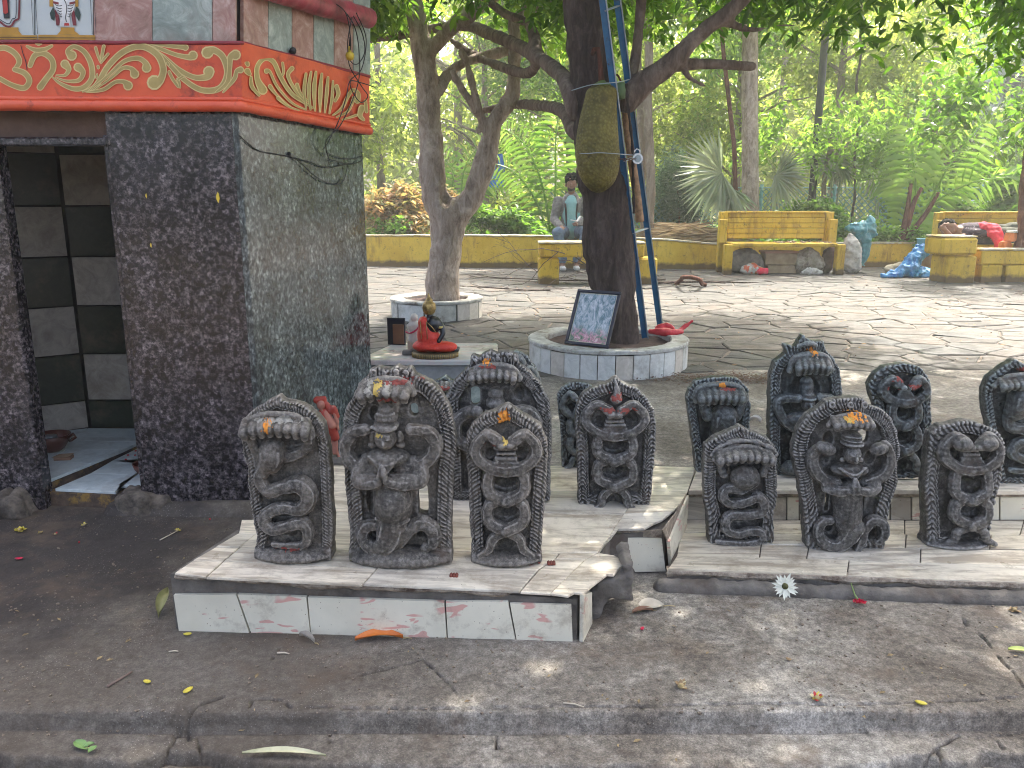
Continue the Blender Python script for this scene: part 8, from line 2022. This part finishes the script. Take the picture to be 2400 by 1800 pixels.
leaf('fallen_leaf', 'small brown curled leaf under the pale heart-shaped leaf', gp(1482, 1440), gp(1530, 1434), .016, basic('brown_curl', (.20, .10, .06), (.34, .20, .13), 20, .8, .4, .002, 60), .010, .003, .01)
leaf('fallen_leaf', 'olive folded leaf standing against the left end of the left platform', gp(372, 1452), gp(398, 1418)+Vector((0, 0, .03)), .030, basic('olive_leaf', (.14, .15, .05), (.28, .27, .12), 20, .6, .4, .002, 60), .02, .004)
leaf('fallen_leaf', 'grey crisp scrap of leaf left of the orange leaf', gp(702, 1494), gp(738, 1510), .014, basic('grey_leaf', (.26, .22, .18), (.42, .38, .32), 20, .8, .4, .002, 60), .014, .003, .012)
leaf('fallen_leaf', 'yellow-green leaf cut by the right edge of the photograph', gp(2362, 1526), gp(2420, 1532), .018, basic('lime_leaf', (.36, .42, .10), (.50, .55, .18), 20, .6, .3, .002, 60), .006, .003)
leaf('fallen_leaf', 'white crescent shaped leaf lying on the paving behind the right stones', G(1757, 990, .01), G(1784, 994, .01), .03, basic('bleached_leaf', (.5, .45, .4), (.66, .62, .56), 20, .8, .4, .002, 60), .025, .004)
leaf('grass_blade', 'long pale grass blade curling along the bottom edge', gp(570, 1799), gp(765, 1782), .016, basic('pale_blade', (.34, .34, .20), (.55, .53, .36), 14, .6, .3, .002, 60), .006, .008, None, .05)
GL = basic('fresh_green_leaflet', (.10, .20, .05), (.20, .33, .11), 16, .45, .3, .002, 60)
gl = [(gp(182, 1782), gp(205, 1764), .020), (gp(195, 1758), gp(222, 1748), .013), (gp(208, 1770), gp(228, 1756), .014)]
t = thing('green_sprig', 'sprig of three fresh green leaflets at the bottom left', 'sprig', gl[0][0])
for a_, b_2, w_ in gl:
    q_ = leaf('leaflet', 'x', a_, b_2, w_, GL, .004, .005); q_.parent = t; q_.location = Vector(a_)-gl[0][0]
    for kk in ('label', 'category'): del q_[kk]
    c_ = q_.children[0]; c_.parent = t; c_.location = q_.location; c_.name = 'leaflet'; bpy.data.objects.remove(q_)
MB().tube([gp(200, 1760)-gl[0][0]+Vector((0, 0, .006)), gp(214, 1758)-gl[0][0]+Vector((0, 0, .006))], .0012, 5).build('sprig_stem', stem_m, t)
# white daisy
dc = V(1840, 1374, 1.878); t = thing('white_daisy', 'white daisy with a dark centre lying against the kerb of the right terrace', 'flower', dc)
t.rotation_euler = (R(66), R(4), R(-8)); PW = flat('white_petal', (.66, .66, .55), .6, 0, .12)
for i in range(19):
    a = 2*math.pi*i/19+rnd.uniform(-.08, .08); L_ = .034*rnd.uniform(.85, 1.1); w = .0050
    d = Vector((math.cos(a), math.sin(a), rnd.uniform(-.15, .2))); s_ = Vector((-math.sin(a), math.cos(a), 0))
    MB().add([d*.005-s_*w*.5, d*L_*.55-s_*w, d*L_, d*L_*.55+s_*w, d*.005+s_*w*.5, d*L_*.5+Vector((0, 0, -.001))], [(0, 1, 5), (1, 2, 5), (2, 3, 5), (3, 4, 5), (4, 0, 5)]).build('petal', PW, t)
MB().lathe([(.0085, -.002), (.008, .002), (.004, .0045), (.001, .005)], n=12).build('flower_centre', flat('brown_green_centre', (.06, .06, .015), .8, 0, .5, 200), t)
# red rose with stem
rc = gp(2011, 1418)+Vector((0, 0, .006)); t = thing('red_rose', 'red rose head with a green stem lying in front of the right terrace', 'flower', rc)
RM = flat('crimson_petal', (.52, .008, .05), .55, 0, .3, 60)
for i in range(14):
    a = i*2.4; rr = .004+.0009*i; d = Vector((math.cos(a), math.sin(a)*.8, 0)); s_ = Vector((-math.sin(a), math.cos(a)*.8, 0)); h = .012-.0004*i
    MB().add([d*rr*.4+Vector((0, 0, 0)), d*rr-s_*rr*.7+Vector((0, 0, h*.5)), d*rr*1.25+Vector((0, -.002, h)), d*rr+s_*rr*.7+Vector((0, 0, h*.5)), d*rr*.9+Vector((0, 0, h*.3))], [(0, 1, 4), (1, 2, 4), (2, 3, 4), (3, 0, 4)]).build('petal', RM, t)
MB().tube([(0, .006, .006), (-.001, .022, .012), (-.001, .050, .030)], [.004, .002, .0013], 6).build('flower_stem', flat('green_flower_stem', (.16, .24, .07), .5), t)
def blossom(label, px, py, cols, r, n=12, seed=1, name='flower_scrap', cat='flower'):
    p = gp(px, py) if py > 1300 else G(px, py, .0); t = thing(name, label, cat, p+Vector((0, 0, .002))); rs_ = random.Random(seed)
    for i in range(n):
        a = rs_.uniform(0, 6.28); e = rs_.uniform(.1, 1.1); d = Vector((math.cos(a)*math.cos(e), math.sin(a)*math.cos(e), math.sin(e)*.8)); s_ = Vector((-math.sin(a), math.cos(a), 0)); L_ = r*rs_.uniform(.7, 1.1); w = r*.24
        MB().add([d*.1*r, d*L_*.6-s_*w, d*L_, d*L_*.6+s_*w], [(0, 1, 2), (0, 2, 3)]).build('petal', cols[i % len(cols)], t)
    MB().lathe([(r*.35, 0), (r*.3, r*.3), (.001, r*.4)], n=8).build('flower_base', stem_m, t); return t
YM = flat('yellow_bloom', (.60, .50, .06), .6, 0, .2); WM = flat('cream_bloom', (.62, .55, .32), .6); RM2 = flat('deep_red_bloom', (.42, .02, .03), .6); BM = flat('dry_bloom', (.30, .20, .10), .7, 0, .4)
blossom('yellow and red flower head lying on the kerb edge at the lower right', 1915, 1640, [YM, WM, RM2], .019, 16, 2)
blossom('dried brown-yellow flower husk lying on the open concrete right of centre', 1596, 1612, [BM, WM, BM], .021, 14, 3)
blossom('yellow double flower on the dark floor at the far left', 48, 1245, [YM, YM], .022, 24, 4)
blossom('yellow crushed flower on the dark floor before the doorway', 197, 1232, [YM, WM], .013, 10, 5)
blossom('small brownish flower near the yellow double flower', 95, 1250, [BM, YM], .012, 10, 6)
blossom('second small wilted flower near the yellow double flower', 130, 1254, [BM, RM2], .011, 8, 7)
blossom('small yellow blossom at the tip of a twig before the granite slab', 416, 1246, [YM, BM], .014, 10, 8)
blossom('brown withered bud in front of the right end of the terrace', 2376, 1432, [BM, BM], .019, 14, 9)
for (px, py, r_, m_, lab) in ((1505, 1477, .008, RM, 'single bright pink-red petal lying right of the left platform'), (45, 1312, .012, RM, 'crimson petal on the dark floor at the far left'), (186, 1274, .004, RM2, 'tiny red petal on the dark floor before the doorway'), (492, 1220, .006, RM2, 'small red petal at the foot of the granite slab'), (1848, 1549, .007, BM, 'tiny brown leaf scrap in the sun patch'), (2158, 1652, .012, YM, 'small yellow leaf scrap above the kerb at the lower right'), (446, 1672, .013, YM, 'small yellow leaf scrap in the crack of the kerb'), (345, 1602, .010, YM, 'thin yellow scrap left of the large crack'), (440, 1490, .010, YM, 'thin yellow scrap near the left end of the platform')):
    p = gp(px, py) if py > 1300 else G(px, py, 0.)
    tag(MB().lathe([(.001, .001), (r_*.7, .002), (r_, .005), (r_*.5, .006), (.001, .004)], n=9, sy=.55).build('petal', m_, None, p+Vector((0, 0, .001)), (0, 0, px*.7)), lab, 'petal')
for (px0, py0, px1, py1, r_, lab) in ((252, 1612, 310, 1578, .0028, 'short grey twig lying on the left of the floor'), (375, 1268, 414, 1248, .002, 'thin twig holding the small yellow blossom'), (1320, 1656, 1368, 1661, .002, 'pale straight straw lying above the kerb in the middle'), (650, 1533, 678, 1536, .0022, 'short white scrap of straw below the grey leaf'), (396, 1530, 418, 1530, .0016, 'tiny pale straw left of the platform'), (2270, 1408, 2300, 1404, .002, 'thin pale petal-like scrap before the right end of the terrace')):
    a_ = gp(px0, py0) if py0 > 1300 else G(px0, py0, 0); b_2 = gp(px1, py1) if py1 > 1300 else G(px1, py1, 0); m_ = (a_+b_2)/2+Vector((.002, .002, .004))
    tag(MB().tube([a_+Vector((0, 0, .003)), m_, b_2+Vector((0, 0, .004))], [r_, r_*.9, r_*.6], 6).build('twig', flat('twig_wood_%d' % px0, (.16, .11, .09) if px0 < 300 else (.48, .42, .33), .8)), lab, 'twig')
for (px, py, lab) in ((1064, 1352, 'dark red seed cluster lying on the slab between the second and third stones'), (1292, 1323, 'dark red seed cluster on the slab right of the orange-streaked stone')):
    p = GZ(px, py); t = thing('seed_cluster', lab, 'seeds', p)
    for i in range(6): MB().lathe([(.001, 0), (.004, .002), (.004, .006), (.001, .009)], ((i % 3-1)*.0065, (i//3-.5)*.008, 0), 8).build('seed', flat('dark_red_seed', (.16, .035, .02), .6), t)
# grit and crumbs scattered over the floor
rs = random.Random(21); mb = MB()
for i in range(2200):
    x = rs.uniform(-1.35, 1.6); y = 1.40+rs.random()**1.3*1.1
    if -.82 < x < .22 and 1.72 < y: continue
    if x > .3 and y > 1.86: continue
    s_ = rs.choice((.0008, .0011, .0015, .0022)) * rs.uniform(.7, 1.3)
    z = zf(x, y) if y < 2.0 else 0.0; mb.box((x, y, z+s_*.4), (s_*rs.uniform(.6, 1.6), s_, s_*.6), rs.uniform(0, 3), 0, s_*.3, rs)
tag(mb.build('grit', basic('mixed_grit', (.03, .022, .018), (.30, .24, .18), 300, .9, 0, .001, 50, 'World')), kind='stuff')
mb = MB()
for i in range(900):
    x = rs.uniform(-.7, 7); y = rs.uniform(4.6, 12.2)
    s_ = rs.uniform(.006, .022); a = rs.uniform(0, 6.28); d = Vector((math.cos(a), math.sin(a), 0)); q_ = Vector((-d.y, d.x, 0)); c_ = Vector((x, y, .010)); mb.add([c_-d*s_, c_+q_*s_*.4+Vector((0, 0, .006)), c_+d*s_+Vector((0, 0, .004)), c_-q_*s_*.4], [(0, 1, 2, 3)])
tag(mb.build('dry_leaf_litter', basic('litter_brown', (.09, .045, .025), (.34, .22, .12), 3, .9, 0, .001, 50, 'World')), kind='stuff')
# brown sweepings beside the planter
mb = MB(); cp = G(1700, 890, .0)
for i in range(1500):
    a = rs.gauss(0, .22); b = rs.gauss(0, .07); s_ = rs.uniform(.004, .014); c_ = Vector((cp.x+a, cp.y+b, .008+.012*rs.random())); an = rs.uniform(0, 6.28); d = Vector((math.cos(an), math.sin(an), rs.uniform(-.3, .3))); q_ = Vector((-math.sin(an), math.cos(an), rs.uniform(-.3, .3)))
    mb.add([c_-d*s_, c_+q_*s_*.5, c_+d*s_, c_-q_*s_*.5], [(0, 1, 2, 3)])
tag(mb.build('leaf_sweepings', basic('sweepings_brown', (.05, .028, .020), (.20, .12, .08), 60, .95, 0, .001, 50, 'World')), kind='stuff')

rs = random.Random(77); mb = MB()
for i in range(150):
    x = rs.uniform(-1.3, 1.5); y = rs.uniform(1.27, 2.2)
    if (-.84 < x < .24 and y > 1.70) or (x > .3 and y > 1.86): continue
    z = zf(x, y) if y < 2.0 else 0.0; s_ = rs.uniform(.003, .009); a = rs.uniform(0, 6.28); d = Vector((math.cos(a), math.sin(a), 0)); q_ = Vector((-d.y, d.x, 0)); c_ = Vector((x, y, z+.002))
    mb.add([c_-d*s_, c_-d*s_*.2+q_*s_*.45+Vector((0, 0, .003)), c_+d*s_+Vector((0, 0, .002)), c_+d*s_*.1-q_*s_*.4+Vector((0, 0, .001))], [(0, 1, 2, 3)])
tag(mb.build('leaf_crumbs', basic('leaf_crumb_brown', (.05, .028, .018), (.42, .32, .16), 40, .9, 0, .001, 50, 'World')), kind='stuff')
# ---- hazy air over the whole garden
hz = MB(); hz.box((0, 0, 0), (58, 45, 8.0)); t = bpy.data.materials.new('haze'); t.use_nodes = True; nt = t.node_tree; nt.nodes.clear()
pv = nt.nodes.new('ShaderNodeVolumePrincipled'); pv.inputs['Color'].default_value = (.93, .96, .92, 1); pv.inputs['Density'].default_value = .0046; pv.inputs['Anisotropy'].default_value = .35
mo = nt.nodes.new('ShaderNodeOutputMaterial'); nt.links.new(pv.outputs[0], mo.inputs['Volume'])
tag(hz.build('haze', t, None, (0, 16, 6.9)), kind='stuff')
scene.cycles.volume_bounces = 1; scene.cycles.volume_step_rate = 4.0
